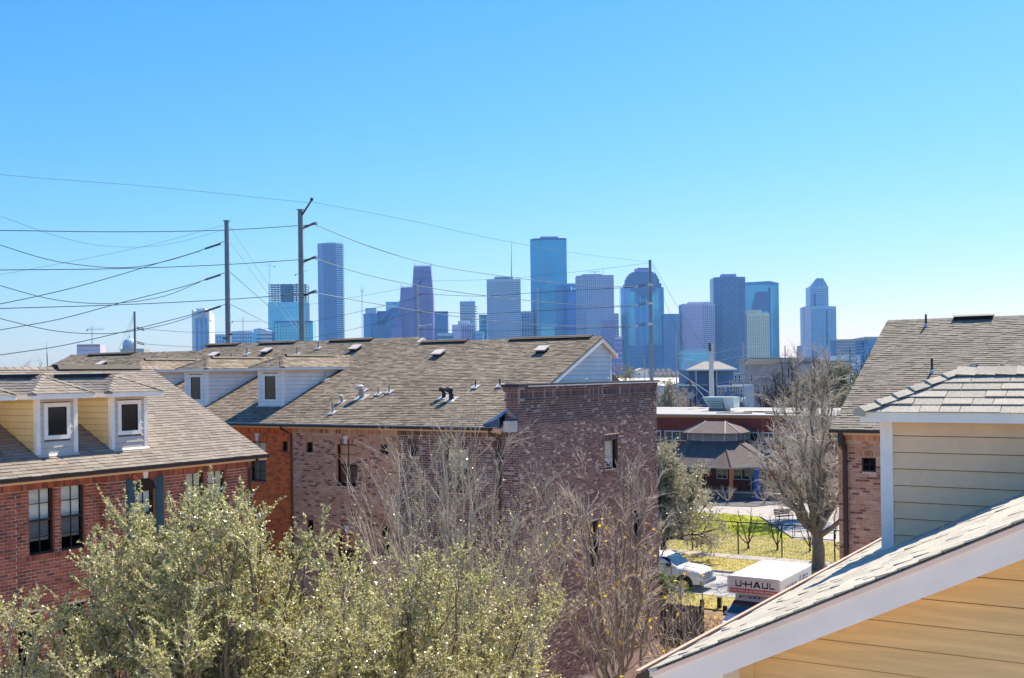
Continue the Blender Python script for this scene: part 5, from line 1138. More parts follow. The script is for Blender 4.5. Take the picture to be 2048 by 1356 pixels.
t = tower('pale blue glass block peeking out behind the wedge-roofed building', 2420, [(772, 0), (789, 2), (803, 5)], 604, core='sky', band='pale', floors=26, bh=.25, cat='building', name='building')
# stepped gothic tower: three tapering parts
t = thing('skyscraper', 'purple stepped gabled tower with toothed parapets in three descending parts', 'skyscraper', tuple(tpt(840, 2257)))
def taper(name, D, xl, xr, yt, yb, steps, inset, m='purple'):
    for i in range(steps):
        f0 = i/steps; x0 = xl+inset*(1-(f0)) if False else xl+inset*(steps-1-i)/max(1, steps-1); x1 = xr-inset*.9*(steps-1-i)/max(1, steps-1)
        ya = yt+(yb-yt)*f0; yb_ = yt+(yb-yt)*(i+1)/steps
        addbox(t, name, m, D-i*.8, x0, x1, ya, yb_ if i < steps-1 else 748, 32)
    q = MB(); n = int((xr-xl-2*inset)/2.2); 
    for k in range(n+1):
        x = xl+inset+(xr-xl-2*inset*.95)*k/n; a, b = dep(x-.45, yt, D), dep(x+.45, yt, D); q.obox(a-Z*.5, b-a, Z*(3.2 if 0 < k < n else 8), VF*2)
    q.build('parapet_teeth', T['purple2'], t)
taper('upper_tier', 2260, 824, 867, 532.5, 600, 9, 4.5); taper('middle_tier', 2245, 798, 832, 575, 640, 8, 4); taper('lower_tier', 2232, 783, 806, 635, 680, 6, 3)
q = MB()
for D, xl, xr, yt in ((2250, 829, 866, 575), (2236, 801, 828, 600), (2222, 785, 804, 655)):
    n = int((xr-xl)/2)
    for k in range(n+1): x = xl+(xr-xl)*k/n; a, b = dep(x-.35, 745, D), dep(x+.35, 745, D); zt_ = dep(x, yt, D)[2]; q.obox(a, b-a, Z*(zt_-a[2]), -VF*.8)
q.build('vertical_fins', T['purple2'], t)
q = MB()
for D, xl, xr, yt, yb in ((2251, 830, 862, 537, 548), (2251, 829, 864, 552, 560)):
    for k in range(12): x = xl+(xr-xl)*(k+.3)/12; a, b = dep(x, yb, D), dep(x+1.2, yb, D); q.obox(a, b-a, Z*(dep(x, yt, D)[2]-a[2])*.7, -VF*.6)
q.build('dormer_row', T['navy'], t)
tower('flat-topped blue glass block directly right of the purple stepped tower', 2300, [(867, 0), (896, 4)], 623, core='blue', band='navy', floors=26, bh=.3, cat='building', name='building')
tower('short pale block with ribbon windows in front of the purple tower', 2000, [(875, 0), (884, -3), (905, 2)], 667, core='dk', band='pale', floors=9, bh=.5, cat='building', name='building')
t = tower('white tower with a bold grid of dark windows under a plain top', 2350, [(921, 0), (950, 0)], 603, core='dk', band='white', fin='white', floors=30, bh=.5, fsp=4.3, fw=.4, top=False)
addbox(t, 'blank_top', 'pale', 2349, 920.5, 950.5, 602.5, 611, 36); addpole(t, 'antenna', 'slate', 2352, 941, 597, 604)
q = MB()
for i in range(26): z = dep(951, 614+i*5, 2352)[2]; a, b = tpt(950.5, 2352), tpt(955, 2358); q.obox(a+Z*z, b-a, Z*2.4, VF*6)
q.build('side_louvres', T['cream'], t)
t = tower('grey block with dark vertical windows on its right side and a low penthouse', 2100, [(904, 4), (922, 0)], 649, core='lil', top=False, cat='building', name='building')
tower('', 2100, [(922, 0), (950, 2)], 647, parent=t, core='navy', fin='lil', fsp=3.4, fw=.45, out=.8, body='striped_face', topm='lil'); addbox(t, 'penthouse', 'white', 2105, 916, 938, 642, 650)
tower('small plain grey block wedged beside the vertical-window block', 2080, [(950, 0), (966, 0)], 663, core='jpmL', band='pale', floors=10, bh=.2, cat='building', name='building')
tower('narrow pale glass block left of the tower with the tall antenna', 2300, [(958, 0), (962, 0), (974, 3)], 630, core='sky', band='slate', floors=18, bh=.3, cat='building', name='building')
t = tower('tall pale banded tower with a colonnaded penthouse and a long antenna spike', 2200, [(975, 12), (989, 0), (1042, 3)], 559, core='dk', band='lt', floors=50, bh=.56, fin='lt', fsp=2.4, fw=.2, out=.6)
addbox(t, 'penthouse', 'lt', 2206, 990, 1027, 553, 560); q = MB()
for k in range(10): x = 991+k*3.6; a, b = dep(x, 559, 2205), dep(x+1.6, 559, 2205); q.obox(a, b-a, Z*4, -VF*.5)
q.build('penthouse_openings', T['dk'], t); addpole(t, 'antenna', 'slate', 2210, 1023, 508, 555, 1.0); addpole(t, 'antenna_tip', 'slate', 2210, 1023, 475, 508, .45)
tower('dark grid-windowed block between the antenna tower and the teal glass tower', 2300, [(1043, 0), (1065, 4)], 624, core='navy', band='pale', fin='pale', floors=22, bh=.3, fsp=6, fw=.25, cat='building', name='building')
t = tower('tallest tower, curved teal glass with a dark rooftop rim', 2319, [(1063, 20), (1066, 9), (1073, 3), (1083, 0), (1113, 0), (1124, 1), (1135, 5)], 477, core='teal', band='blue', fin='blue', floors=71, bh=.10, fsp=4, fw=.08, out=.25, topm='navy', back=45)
addbox(t, 'rooftop_plant', 'slate', 2325, 1083, 1118, 473, 478)
q = MB()
for x in (1084, 1091, 1100, 1110, 1116, 1068): q.tube([dep(x, 475, 2326), dep(x, 467 if x == 1091 else 470, 2326)], [.5, .3], 4)
q.build('rooftop_antennas', T['slate'], t)
tower('', 2316, [(1112, 0), (1135.5, 5)], 572, parent=t, core='blue', band='navy', floors=45, bh=.12, body='lower_bay', top=False, back=8)
tower('', 2312, [(1081, 0), (1109, 0)], 652, parent=t, core='sky', band='teal', floors=22, bh=.12, body='bright_bay', top=False, back=8)
tower('', 2310, [(1073, 1), (1080, 0)], 575, parent=t, core='lt', band='blue', floors=44, bh=.35, body='stair_strip', top=False, back=8)
t = tower('navy tower with two white openings near its top, behind the teal glass tower', 2420, [(1134, 0), (1156, 4)], 567, core='navy', band='blue', floors=42, bh=.3)
addbox(t, 'opening', 'white', 2417, 1142.5, 1146, 573, 582, 3); addbox(t, 'opening', 'white', 2417, 1148, 1153.5, 575, 579, 3)
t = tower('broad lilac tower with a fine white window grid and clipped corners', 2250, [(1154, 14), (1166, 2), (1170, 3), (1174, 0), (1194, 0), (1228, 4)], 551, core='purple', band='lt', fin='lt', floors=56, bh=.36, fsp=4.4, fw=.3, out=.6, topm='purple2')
addbox(t, 'penthouse', 'purple2', 2256, 1166, 1205, 548, 552); addpole(t, 'antenna', 'slate', 2256, 1206, 534, 549, .5)
q = MB(); q.tube([dep(1176, 544, 2256), dep(1200, 543, 2256)], .5, 4); q.tube([dep(1190, 544, 2256), dep(1190, 549, 2256)], .8, 4); q.build('window_crane', T['slate'], t)
tower('', 2246, [(1206, 0), (1229, 3)], 640, parent=t, core='slate', band='purple2', fin='purple2', floors=28, bh=.3, fsp=4.4, fw=.3, body='shaded_wing', top=False, back=6)
tower('', 2246, [(1153.5, 10), (1166, 0)], 627, parent=t, core='slate', band='lil', fin='lil', floors=28, bh=.3, fsp=4.4, fw=.25, body='left_wing', top=False, back=6)
tower('slim white banded block peeking out right of the lilac grid tower', 2300, [(1228, 0), (1237, 2)], 627, core='dk', band='white', fin='white', floors=24, bh=.4, fsp=4, cat='building', name='building')
tower('low purple block with a notch beside the white gable peak', 1900, [(1229, 0), (1244, 2)], 674, core='purple', band='lil', floors=8, bh=.15, cat='building', name='building')
t = tower('blue glass tower with a stepped grey stone crown like a temple', 2304, [(1243, 10), (1257, 0), (1270, 0), (1306, 0), (1318, 2), (1328, 9)], 574, core='sky', band='blue', floors=44, bh=.08, fin='blue', fsp=7, fw=.06, out=.3, top=False)
for i, (xl, xr, yt) in enumerate(((1250, 1324, 567), (1253, 1320, 558), (1256, 1317, 552), (1260, 1314, 547), (1265, 1309, 544))): addbox(t, 'crown_step', 'slate', 2304+i*2, xl, xr, yt, 576, 30)
addbox(t, 'crown_block', 'purple2', 2316, 1272, 1300, 537, 548, 20); addbox(t, 'crown_cap', 'slate', 2315, 1277, 1298, 535.5, 539, 20)
for i, (xl, xr, yb) in enumerate(((1262, 1314, 583), (1272, 1308, 590), (1282, 1300, 598))): addbox(t, 'crown_skirt', 'slate', 2302-i*.5, xl, xr, 574, yb, 4)
tower('', 2301, [(1270, 0), (1306, 0)], 590, parent=t, core='blue', fin='sky', fsp=12, fw=.08, body='centre_bay', top=False, back=4)
tower('', 2297, [(1258, 0), (1290, 0), (1322, 3)], 690, parent=t, core='navy', band='blue', floors=9, bh=.3, body='reflected_base', top=False, back=4, fin='blue', fsp=6)
tower('', 2299, [(1256, 0), (1260, 0)], 580, parent=t, core='lt', band='blue', floors=40, bh=.4, body='stair_strip', top=False, back=4)
tower('slate tower with a close vertical grid right of the temple-crowned tower', 2200, [(1328, 0), (1358, 5)], 628, core='slate', fin='jpmL', band='blue', floors=30, bh=.35, fsp=3.4, fw=.4)
t = tower('lilac slab tower with a banded left face and gridded right face', 2200, [(1364, 14), (1405, 0)], 607, core='purple2', band='lil', floors=36, bh=.5, back=40, out=.8)
tower('', 2200, [(1406, 0), (1429, 7)], 607, parent=t, core='dk', band='lil', fin='lil', floors=36, bh=.35, fsp=4.4, fw=.35, body='grid_face', back=30); addbox(t, 'penthouse', 'white', 2210, 1378, 1422, 603.5, 608)
t = tower('low blue-green glass block in front of the lilac slab tower', 1700, [(1366, 0), (1417, 2)], 699, core='sky', band='pale', floors=14, bh=.3, cat='building', name='building')
tower('small pale block with a blank wall behind the blue hipped house', 1500, [(1370, 0), (1391, 0), (1402, 2)], 723, core='pale', band=None, cat='building', name='building')
t = tower('tall dark blue slab tower with dotted windows and a square penthouse', 2250, [(1428.5, 10), (1444, 2), (1475, 0), (1487, 3), (1491, 10)], 554, core='navy', band='slate', fin='slate', floors=52, bh=.35, fsp=4, fw=.4, topm='slate', back=45)
addbox(t, 'penthouse', 'purple2', 2260, 1445, 1474, 548, 555); q = MB()
for i in range(50):
    for k in range(11):
        if (i*7+k*3) % 4: x = 1446+k*2.9; y = 562+i*3.6; a, b = dep(x, y, 2250), dep(x+1, y, 2250); q.obox(a, b-a, Z*1.3, -VF*1.6)
q.build('bright_windows', T['pale'], t)
q = MB(); [q.tube([dep(x, 549, 2262), dep(x, 541, 2262)], [.4, .2], 4) for x in (1447, 1468)]; q.build('rooftop_antennas', T['slate'], t)
t = tower('bright blue mirrored glass tower reflecting a grey neighbour', 2320, [(1491, 0), (1538, 0), (1546, 2), (1558, 8)], 566, core='sky', band='blue', floors=55, bh=.08, fin='blue', fsp=4, fw=.07, out=.3, topm='blue', back=40)
q = MB(); a, b, c = tpt(1491, 2321), tpt(1538, 2321), tpt(1558, 2329); z0_ = t['zt']; q.prism([a+Z*(z0_-1), c+Z*(z0_-1), c+Z*(z0_+1), tpt(1542, 2321)+Z*(z0_+4.5), a+Z*(z0_+2.5)], VF*25); q.build('sloping_roof', T['sky'], t)
q = MB(); P_ = [(1503, 622), (1540, 622), (1540, 583), (1512, 583), (1509, 592), (1506, 608)]; q.prism([dep(x, y, 2318.4) for x, y in P_], VF*.5); q.build('grey_reflection_panel', T['slate'], t)
addbox(t, 'dark_corner_strip', 'navy', 2317.5, 1538, 1541.5, 575, 745, 3)
t = tower('cream stone tower with small dark windows in front of the mirrored glass tower', 2100, [(1495, 0), (1538, 0)], 627, core='dk', band='cream', fin='cream', floors=34, bh=.55, fsp=4.2, fw=.5, topm='cream'); addbox(t, 'top_step', 'cream', 2103, 1495, 1523, 620, 629)
# pointed tower
t = tower('stepped blue-grey tower with a pyramid top standing apart on the right', 2280, [(1610, 0), (1623, -2), (1657, 0), (1665, 3), (1672, 10)], 613, core='blue', band='pale', fin='pale', floors=34, bh=.4, fsp=4.5, fw=.2, topm='pale')
tower('', 2284, [(1622, 4), (1630, 0), (1650, 0), (1657, 4)], 573, parent=t, core='blue', band='pale', floors=48, bh=.45, body='upper_shaft', fin='pale', fsp=4.5, fw=.2)
q = MB(); a, b, c, d = dep(1622.5, 573, 2284), dep(1655, 573, 2284), dep(1645.5, 556.5, 2294), dep(1634, 556.5, 2294); bkv = VF*26
q.add([a, b, c, d, a+bkv, b+bkv, c+VF*8, d+VF*8], [(0, 1, 2, 3), (1, 5, 6, 2), (4, 0, 3, 7), (3, 2, 6, 7), (5, 4, 7, 6)]); q.build('pyramid_top', T['pale'], t)
q = MB()
for x0, x1 in ((1622.5, 1634), (1632, 1638), (1644, 1643), (1655, 1645.5)): q.tube([dep(x0, 573, 2283), dep(x1, 556.5, 2292)], .7, 4)
q.build('pyramid_ribs', T['slate'], t); addbox(t, 'left_wing', 'lil', 2276, 1610, 1622, 613, 745, 20)
addbox(t, 'window_slot', 'navy', 2277, 1653.5, 1655.5, 620, 690, 3); addbox(t, 'window_slot', 'navy', 2280, 1630, 1632, 587, 614, 3)
tower('small stepped grey building at the left foot of the pointed tower', 2200, [(1603, 0), (1611, 0)], 691, core='lil', cat='building', name='building'); 
t = tower('wide low beige and blue office block right of the pointed tower', 2000, [(1672, 0), (1710, 0)], 679, core='slate', band='beige', floors=12, bh=.6, cat='building', name='building')
tower('', 2003, [(1710, 0), (1728, 2)], 677, parent=t, core='navy', band='slate', floors=12, bh=.4, body='middle_wing', topm='beige'); tower('', 2005, [(1728, 0), (1756, 4)], 674, parent=t, core='blue', band='slate', floors=12, bh=.4, body='right_wing', topm='beige')
tower('pale white low building below the wide beige office block', 1700, [(1673, 0), (1720, 0)], 711, core='white', band='pale', floors=6, bh=.3, cat='building', name='building')
tower('hazy low apartment block at the foot of the tall blue slab tower', 1200, [(1492, 0), (1530, 0)], 716, core='beige', band='lil', floors=7, bh=.4, cat='building', name='building')
# ================================================================ cranes
def crane(label, D, x, ytop, ybot, jl, jr, yj, m='slate', tilt=0):
    t = thing('tower_crane', label, 'crane', tuple(dep(x, ybot, D))); a, b = dep(x, ybot, D), dep(x, ytop, D); q = MB(); h = b-a; w = 1.1
    for s in (-w, w): q.tube([a+VR*s, a+VR*s+h*.97], .28, 4)
    n = 14
    for i in range(n): q.tube([a+h*i/n+VR*(w if i % 2 else -w), a+h*(i+1)/n-VR*(w if i % 2 else -w)], .18, 3)
    q.build('mast', T[m], t)
    q = MB(); l, r = dep(jl, yj+tilt, D), dep(jr, yj, D)
    q.tube([l, r], .35, 4); q.tube([l+Z*.2, (l+b)/2+Z*.4, b, (r+b)/2+Z*.4, r], .14, 3); q.tube([l+Z*1.8, r+Z*1.8], .15, 3); q.build('jib', T[m], t)
    q = MB(); e = l if abs(l-b)[0] < abs(r-b)[0] else r; q.obox(e-Z*2.5-VR*1.2, VR*3, Z*2.6, VF*2); q.build('counterweight', T[m], t)
crane('hammerhead crane above the blocky building far left', 2005, 184, 653, 690, 174, 208, 659)
crane('hammerhead crane with an orange mast right of the first steel pole', 2098, 486, 634, 690, 464, 520, 643, 'rust')
crane('short crane rising from the left edge of the unfinished tower', 2298, 539, 524, 605, 524, 549, 532, 'pale', -2)
t = thing('tower_crane', 'small crane jib poking out on both sides of the tallest steel pole', 'crane', tuple(dep(601, 568, 2310))); q = MB(); q.tube([dep(591, 549, 2310), dep(597, 546.5, 2310), dep(614, 540.5, 2310)], .5, 4); q.build('jib', T['slate'], t); q = MB(); q.tube([dep(601, 568, 2310), dep(601, 544, 2310)], .7, 4); q.build('mast', T['slate'], t); q = MB(); q.obox(dep(589.5, 551.5, 2310), VR*3, Z*3, VF*3); q.build('counterweight', T['slate'], t)
t = thing('radio_mast', 'thin radio mast at the far left above the roof', 'mast', tuple(tpt(95, 700))); q = MB(); q.tube([tpt(95, 700), dep(94, 707, 700)], [.45, .4], 4); q.build('shaft', M['steel'], t); q = MB(); q.tube([dep(94, 707, 700), dep(93, 684, 700)], [.2, .1], 4); q.build('tip', M['steel'], t)
EE = None
# ================================================================ poles and wires
def pole(name, label, D, x0, ytop, ybot, r0, r1, m='steel', cat='utility pole', xb=None):
    a = dep(x0, ytop, D); base = dep(xb or x0, ybot, D); g = np.array([a[0], a[1], 0.])
    t = thing(name, label, cat, tuple(g)); q = MB(); q.tube([g, a], [r1, r0], 10); q.build('shaft', M[m], t, smooth=False); return t, g, a
t1, g1, a1 = pole('steel_pole', 'shorter grey steel transmission pole with step bolts, left of the taller one', 85, 453, 442, 690, .17, .27)
t2, g2, a2 = pole('steel_pole', 'tallest grey steel transmission pole with a raised side arm at its top', 85, 600.5, 420, 683, .19, .28)
t3, g3, a3 = pole('steel_pole', 'grey steel transmission pole rising behind the parapet wall', 135, 1300, 520, 765, .18, .30)
for t_, D, xs, y0, y1 in ((t1, 85, (449, 458), 446, 676), (t2, 85, (596, 607), 428, 676)):
    for i in range(26):
        y = y0+(y1-y0)*i/26; x = xs[i % 2]+(.014*(y-y0)); p = dep(x, y, D); q = MB(); q.tube([p, p+VR*(.06 if i % 2 else -.06)], .02, 4); q.build('step_bolt', M['steel'], t_)
q = MB(); q.box(a1[0]-.2, a1[0]+.2, a1[1]-.2, a1[1]+.2, a1[2]-.02, a1[2]+.05); q.build('cap', M['steel'], t1)
q = MB(); q.box(a2[0]-.22, a2[0]+.22, a2[1]-.22, a2[1]+.22, a2[2]-.02, a2[2]+.05); q.build('cap', M['steel'], t2)
q = MB(); q.tube([dep(604, 430, 85), dep(624, 399, 84)], [.08, .07], 6); q.tube([dep(621, 398, 84), dep(626, 399.5, 84)], .13, 6); q.build('shield_wire_arm', M['insul'], t2)
def insulator(t, p0, p1, r=.1):
    p0, p1 = np.array(p0), np.array(p1); q = MB(); n = 9; pts = []; rs = []
    for i in range(n*2+1): pts.append(p0+(p1-p0)*i/(2*n)); rs.append(r if i % 2 else r*.55)
    q.tube(pts, rs, 7); q.build('insulator', M['insul'], t)
for y in (455, 523, 591):
    insulator(t2, dep(608, y, 85), dep(630, y-9, 84.5), .11); q = MB(); q.tube([dep(603, y+1, 85), dep(609, y+1, 85)], .12, 6); q.build('collar', M['steelL'], t2); q = MB(); q.tube([dep(630, y-11, 84.5), dep(634, y-6, 84.5)], .1, 5); q.build('clamp', M['steelL'], t2)
for y in (571, 608, 650):
    for dy in (-1.5, 2.5): insulator(t3, dep(1292, y-3+dy, 135), dep(1276, y+dy, 134.6), .08)
    q = MB(); q.tube([dep(1297, y-3, 135), dep(1305, y-3, 135)], .3, 6); q.build('collar', M['steelL'], t3); q = MB(); q.tube([dep(1276, y+1, 134.6), dep(1270, y+4, 134.6)], .1, 5); q.build('clamp', M['steelL'], t3)
for y in (484, 546, 609.5): insulator(t1, dep(441, y+3.5 if y < 600 else y+3, 85), dep(410 if y < 600 else 410, y+13.5, 85.5), .1)
for a_, b_ in (((455, 676), (446, 677)), ((457, 668), (464, 669))): q = MB(); q.tube([dep(*a_, 84.7), dep(*b_, 84.7)], .07, 5); q.build('lower_bracket', M['insul'], t1)
def smooth(pts, n=28):
    pts = np.array(pts, float); t = np.r_[0, np.cumsum(np.linalg.norm(np.diff(pts, axis=0), axis=1))]; t /= t[-1]
    out = []
    m = np.gradient(pts, t, axis=0)
    for s in np.linspace(0, 1, n):
        i = min(np.searchsorted(t, s, 'right')-1, len(t)-2); h = t[i+1]-t[i]; u = (s-t[i])/h
        out.append((2*u**3-3*u**2+1)*pts[i]+(u**3-2*u**2+u)*h*m[i]+(-2*u**3+3*u**2)*pts[i+1]+(u**3-u**2)*h*m[i+1])
    return out
def wire(label, px, D0, D1, r=.035, m='wire', group=None):
    xs = [p[0] for p in px]; pts = []
    for x, y in smooth(px, 26):
        s = (x-xs[0])/(xs[-1]-xs[0]); d = 1/((1-s)/D0+s/D1); pts.append(dep(x, y, d))
    q = MB(); q.tube(pts, r*.8, 5); o = q.build('power_line', M[m], None, base=tuple(pts[0])); tag(o, label, 'power line', group or 'power lines strung between the steel poles')
L_ = 'Cable'
wire('thin topmost cable running from the left edge to the tip of the tallest pole', [(-60, 343), (0, 349), (310, 374), (622, 406)], 70, 84, .018, 'wirep')
wire('thin topmost cable from the tallest pole down to the pole behind the parapet', [(625, 404), (800, 437), (1020, 484), (1150, 506), (1298, 524)], 84, 135, .022, 'wirep')
for lb, p in (('upper', [(-60, 461), (0, 461), (200, 463.5), (453, 460), (632, 449)]), ('middle', [(-60, 541), (0, 540), (200, 538), (453, 529), (632, 517)]), ('lower', [(-60, 619), (0, 617), (200, 611), (453, 599), (632, 586)])):
    wire(f'{lb} of three near-horizontal cables passing in front of the shorter pole to the tallest pole', p, 72, 84.5, .036)
for lb, p in (('top', [(632, 450), (720, 486), (850, 526), (1020, 554), (1150, 569), (1272, 574)]), ('middle', [(632, 518), (720, 546), (850, 574), (1020, 597), (1150, 609), (1272, 612)]), ('bottom', [(632, 586), (720, 602), (850, 624), (1020, 645), (1150, 652), (1272, 653)])):
    wire(f'{lb} sagging cable from the tallest pole across the skyline to the parapet pole', p, 84.5, 134.6, .04)
for lb, A_, B_ in (('highest', [(448, 483), (401, 501), (321, 525), (200, 561), (120, 582), (0, 608), (-60, 620)], [(401, 502), (321, 525), (270, 534), (220, 535), (170, 531), (120, 524), (0, 490), (-50, 474)]),
                   ('middle', [(449, 545.5), (400, 563), (240, 606), (120, 638), (0, 660), (-60, 671)], [(400, 564), (333, 591), (270, 603), (220, 607), (170, 606), (120, 601), (0, 571), (-50, 556)]),
                   ('lowest', [(450, 609), (408, 622), (295, 652), (233, 667), (120, 692), (0, 710), (-60, 719)], [(408, 623), (383, 633), (295, 657), (233, 666), (170, 667), (120, 663), (0, 637), (-50, 624)])):
    wire(f'{lb} cable dead-ended on the shorter pole and running straight down to the left', A_, 85, 70, .034)
    wire(f'{lb} slack cable curving up again at the left edge from the shorter pole', B_, 85, 68, .032)
wire('faint straight wire from the top of the shorter pole down to the left edge', [(447, 450), (300, 490), (135, 524), (0, 549), (-50, 556)], 85, 75, .015, 'wirep')
wire('faint looping wire from the shorter pole rising again at the left edge', [(445, 461), (326, 490), (280, 494), (245, 494), (173, 487), (120, 474), (0, 432), (-40, 418)], 85, 72, .015, 'wirep')
for i, (a, b) in enumerate((((459, 452), (606, 666)), ((460, 484), (604, 672)))): wire(('upper' if i == 0 else 'lower')+' pale guy wire slanting from the shorter pole to the foot of the tallest', [a, ((a[0]+b[0])/2, (a[1]+b[1])/2+4), b], 85, 85.5, .02, 'drip')
for i, (a, b) in enumerate((((461, 545), (537, 612)), ((462, 609), (536, 647)))): wire(('upper' if i == 0 else 'lower')+' short dark cable slanting down right from the shorter pole', [a, b], 85, 130, .03)
# far pole with three insulators
t4, g4, a4 = pole('steel_pole', 'thin pale pole with three short insulators in front of the purple stepped tower', 190, 835, 570, 690, .2, .28, 'steelL')
q = MB(); q.tube([dep(836, 571, 190), dep(844, 561, 190)], .12, 5); q.build('top_arm', M['steel'], t4)
for y in (587, 622, 657): insulator(t4, dep(837, y+2, 190), dep(846, y, 189.8), .16)
for lb, y, e in (('upper', 587, 573), ('middle', 622, 611), ('lower', 657, 652)):
    wire(f'{lb} long far cable from the thin pale pole to the parapet pole', [(846, y+1), (974, y+5), (1060, (y+e)/2+6), (1272, e+1)], 189.8, 134.8, .045)
wire('faint far cable from the pale pole top to the top of the parapet pole', [(844, 562), (974, 559), (1140, 545), (1298, 526)], 190, 135, .025, 'wirep')
t6, g6, a6 = pole('steel_pole', 'short dark pole beside the small dome with four insulator strings', 180, 269, 623, 708, .17, .24, 'steel')
for y in (654, 657, 683, 686): insulator(t6, dep(273, y, 180), dep(289, y+4, 180), .1)
for lb, p in (('upper', [(290, 658), (370, 664), (500, 661), (625, 643), (771, 611), (836, 596)]), ('lower', [(290, 688), (385, 694), (500, 693), (625, 675), (724, 654), (836, 622)])):
    wire(f'{lb} far cable from the short dark pole rising to the thin pale pole', p, 180, 190, .04)
wire('faint far cable crossing left of the purple stepped tower', [(540, 622), (625, 608), (800, 578), (836, 571)], 200, 190, .03, 'wirep')
for i, (a, b) in enumerate((((267, 630), (236, 703)), ((268, 632), (250, 690)))): wire(('left' if i == 0 else 'right')+' pale guy wire beside the dome', [a, b], 180, 180, .03, 'wirep')
# poles on the right
t7, g7, a7 = pole('steel_pole', 'stout pale steel pole standing behind the rooftop unit', 130, 1422, 686, 795, .26, .36, 'steelL')
q = MB(); q.box(a7[0]-.1, a7[0]+.1, a7[1]-.5, a7[1]-.2, a7[2]-1, a7[2]); q.build('junction_box', M['insul'], t7)
for i, b in enumerate(((1381, 762), (1352, 742))): wire(('left', 'lower left')[i]+' pale guy wire of the stout pole behind the rooftop unit', [(1418, 805-i*20), b], 130, 150, .025, 'drip')
for lb, a, b in (('steep', (1305, 528), (1372, 700)), ('shallow', (1305, 526), (1420, 712))): wire(f'{lb} thin guy wire slanting right from the parapet pole top', [a, ((a[0]+b[0])/2-4, (a[1]+b[1])/2), b], 135, 132, .022, 'wire')
for i, (a, b) in enumerate((((1305, 612), (1420, 690)), ((1305, 652), (1380, 700)))): wire(('middle', 'lower')[i]+' faint cable dropping right of the parapet pole', [a, b], 135, 150, .02, 'wirep')
for i, (y0, y1, ym) in enumerate(((706, 695, 706), (716, 712, 722), (768, 757, 769))): wire(('first', 'second', 'third')[i]+' pale sagging wire in front of the blue houses, counted from above', [(1352, y0), (1425, ym), (1486, y1), (1540, y1-5)], 170, 175, .02, 'drip')
t8, g8, a8 = pole('street_light', 'thin street light with a curved arm left of the blue hipped house', 170, 1352, 664, 790, .09, .14, 'steelL', 'street light')
q = MB(); q.tube([dep(1352, 709, 170), dep(1356, 708, 170), dep(1363, 708.5, 170)], [.06, .06, .12], 5); q.build('lamp_arm', M['steelL'], t8)
t9, g9, a9 = pole('wooden_pole', 'dark wooden utility pole carrying a grey transformer', 165, 1381, 763, 815, .14, .17, 'wood')
q = MB(); q.tube([dep(1378, 797, 164.6), dep(1379, 785, 164.6)], .32, 10); q.build('transformer', M['steelL'], t9)
q = MB(); q.tube([dep(1374, 765, 165), dep(1388, 769, 165)], .08, 5); q.build('crossarm', M['wood'], t9)
t10, g10, a10 = pole('steel_pole', 'thin pale distribution pole between the blue townhouse and the apartment block', 175, 1486, 684, 815, .10, .16, 'steelL')
for i, y in enumerate((692, 700, 712)): q = MB(); q.tube([dep(1483, y+2, 175), dep(1489, y, 175)], .05, 4); q.build('crossarm', M['steelL'], t10)
pole('steel_pole', 'short dark pole top rising above the apartment roof', 300, 1570, 691, 716, .12, .2, 'wood'); pole('steel_pole', 'thin dark pole above the teal townhouses near the tan roof', 300, 1700, 694, 722, .12, .2, 'wood')
t, g_, a_ = pole('street_light', 'small white street light in front of the purple tower', 230, 850, 650, 690, .10, .14, 'steelL', 'street light')
for s in (-1, 1): q = MB(); q.tube([dep(850, 651, 230), dep(850+s*9, 649 if s > 0 else 652, 230), dep(850+s*13, 650, 230)], [.07, .06, .12], 4); q.build('lamp_arm', M['drip'], t)
pole('steel_pole', 'thin short pole left of the parapet pole in front of the blue glass tower', 280, 1289, 712, 745, .1, .14, 'steelL')

# ================================================================ box truck
TX0, TX1, TYF, TZ = -17.42, -15.08, 44.45, 3.35
TR = thing('box_truck', 'white rental box truck facing us in the driveway with black lettering and a red stripe', 'truck', (-16.25, 46.5, 0))
def rbox(x0, x1, y0, y1, z0, z1, r, ax='z'):     # box with rounded top edges
    q = MB(); n = 4; sec = [(x0, z0), (x0, z1-r)]+[(x0+r-r*cos(t), z1-r+r*sin(t)) for t in np.linspace(0, pi/2, n+1)[1:]]+[(x1-r+r*sin(t), z1-r+r*cos(t)) for t in np.linspace(0, pi/2, n+1)]+[(x1, z0)]
    q.prism([(x, y0, z) for x, z in sec], (0, y1-y0, 0)); return q
yb_ = 48.75
rbox(TX0, TX1, TYF+.9, yb_, .85, TZ, .09).build('cargo_box', M['truckwhite'], TR)
rbox(TX0, TX1, TYF, TYF+.9, 2.6, TZ, .09).build('attic', M['truckwhite'], TR)
q = MB(); q.prism([(TX0+.25, TYF+.9, 2.0), (TX0+.25, TYF+.9, 2.6), (TX0+.25, TYF+.25, 2.6)], (TX1-TX0-.5, 0, 0)); q.build('attic_support', M['truckwhite'], TR)
for x in (TX0, TX1-.1): q = MB(); q.box(x-.004, x+.104, TYF-.012, TYF+.02, 2.6, TZ-.02); q.build('corner_post', M['trim'], TR)
for a, b in ((TZ-.14, TZ-.125), (2.6, 2.635)): q = MB(); q.box(TX0+.1, TX1-.1, TYF-.008, TYF, a, b); q.build('front_seam', M['capedge'], TR)
for i in range(7): q = MB(); q.box(TX0+.1, TX1-.1, TYF+.3+i*.6, TYF+.32+i*.6, TZ, TZ+.006); q.build('roof_rib', M['drip'], TR)
q = MB(); q.box(TX0+.1, TX1-.1, TYF-.01, TYF-.002, 2.655, 2.83); q.build('red_stripe', M['red'], TR)
q = MB(); q.box(TX1+.002, TX1+.01, TYF+.1, TYF+4.2, 2.33, 2.62); q.build('red_stripe', M['red'], TR)
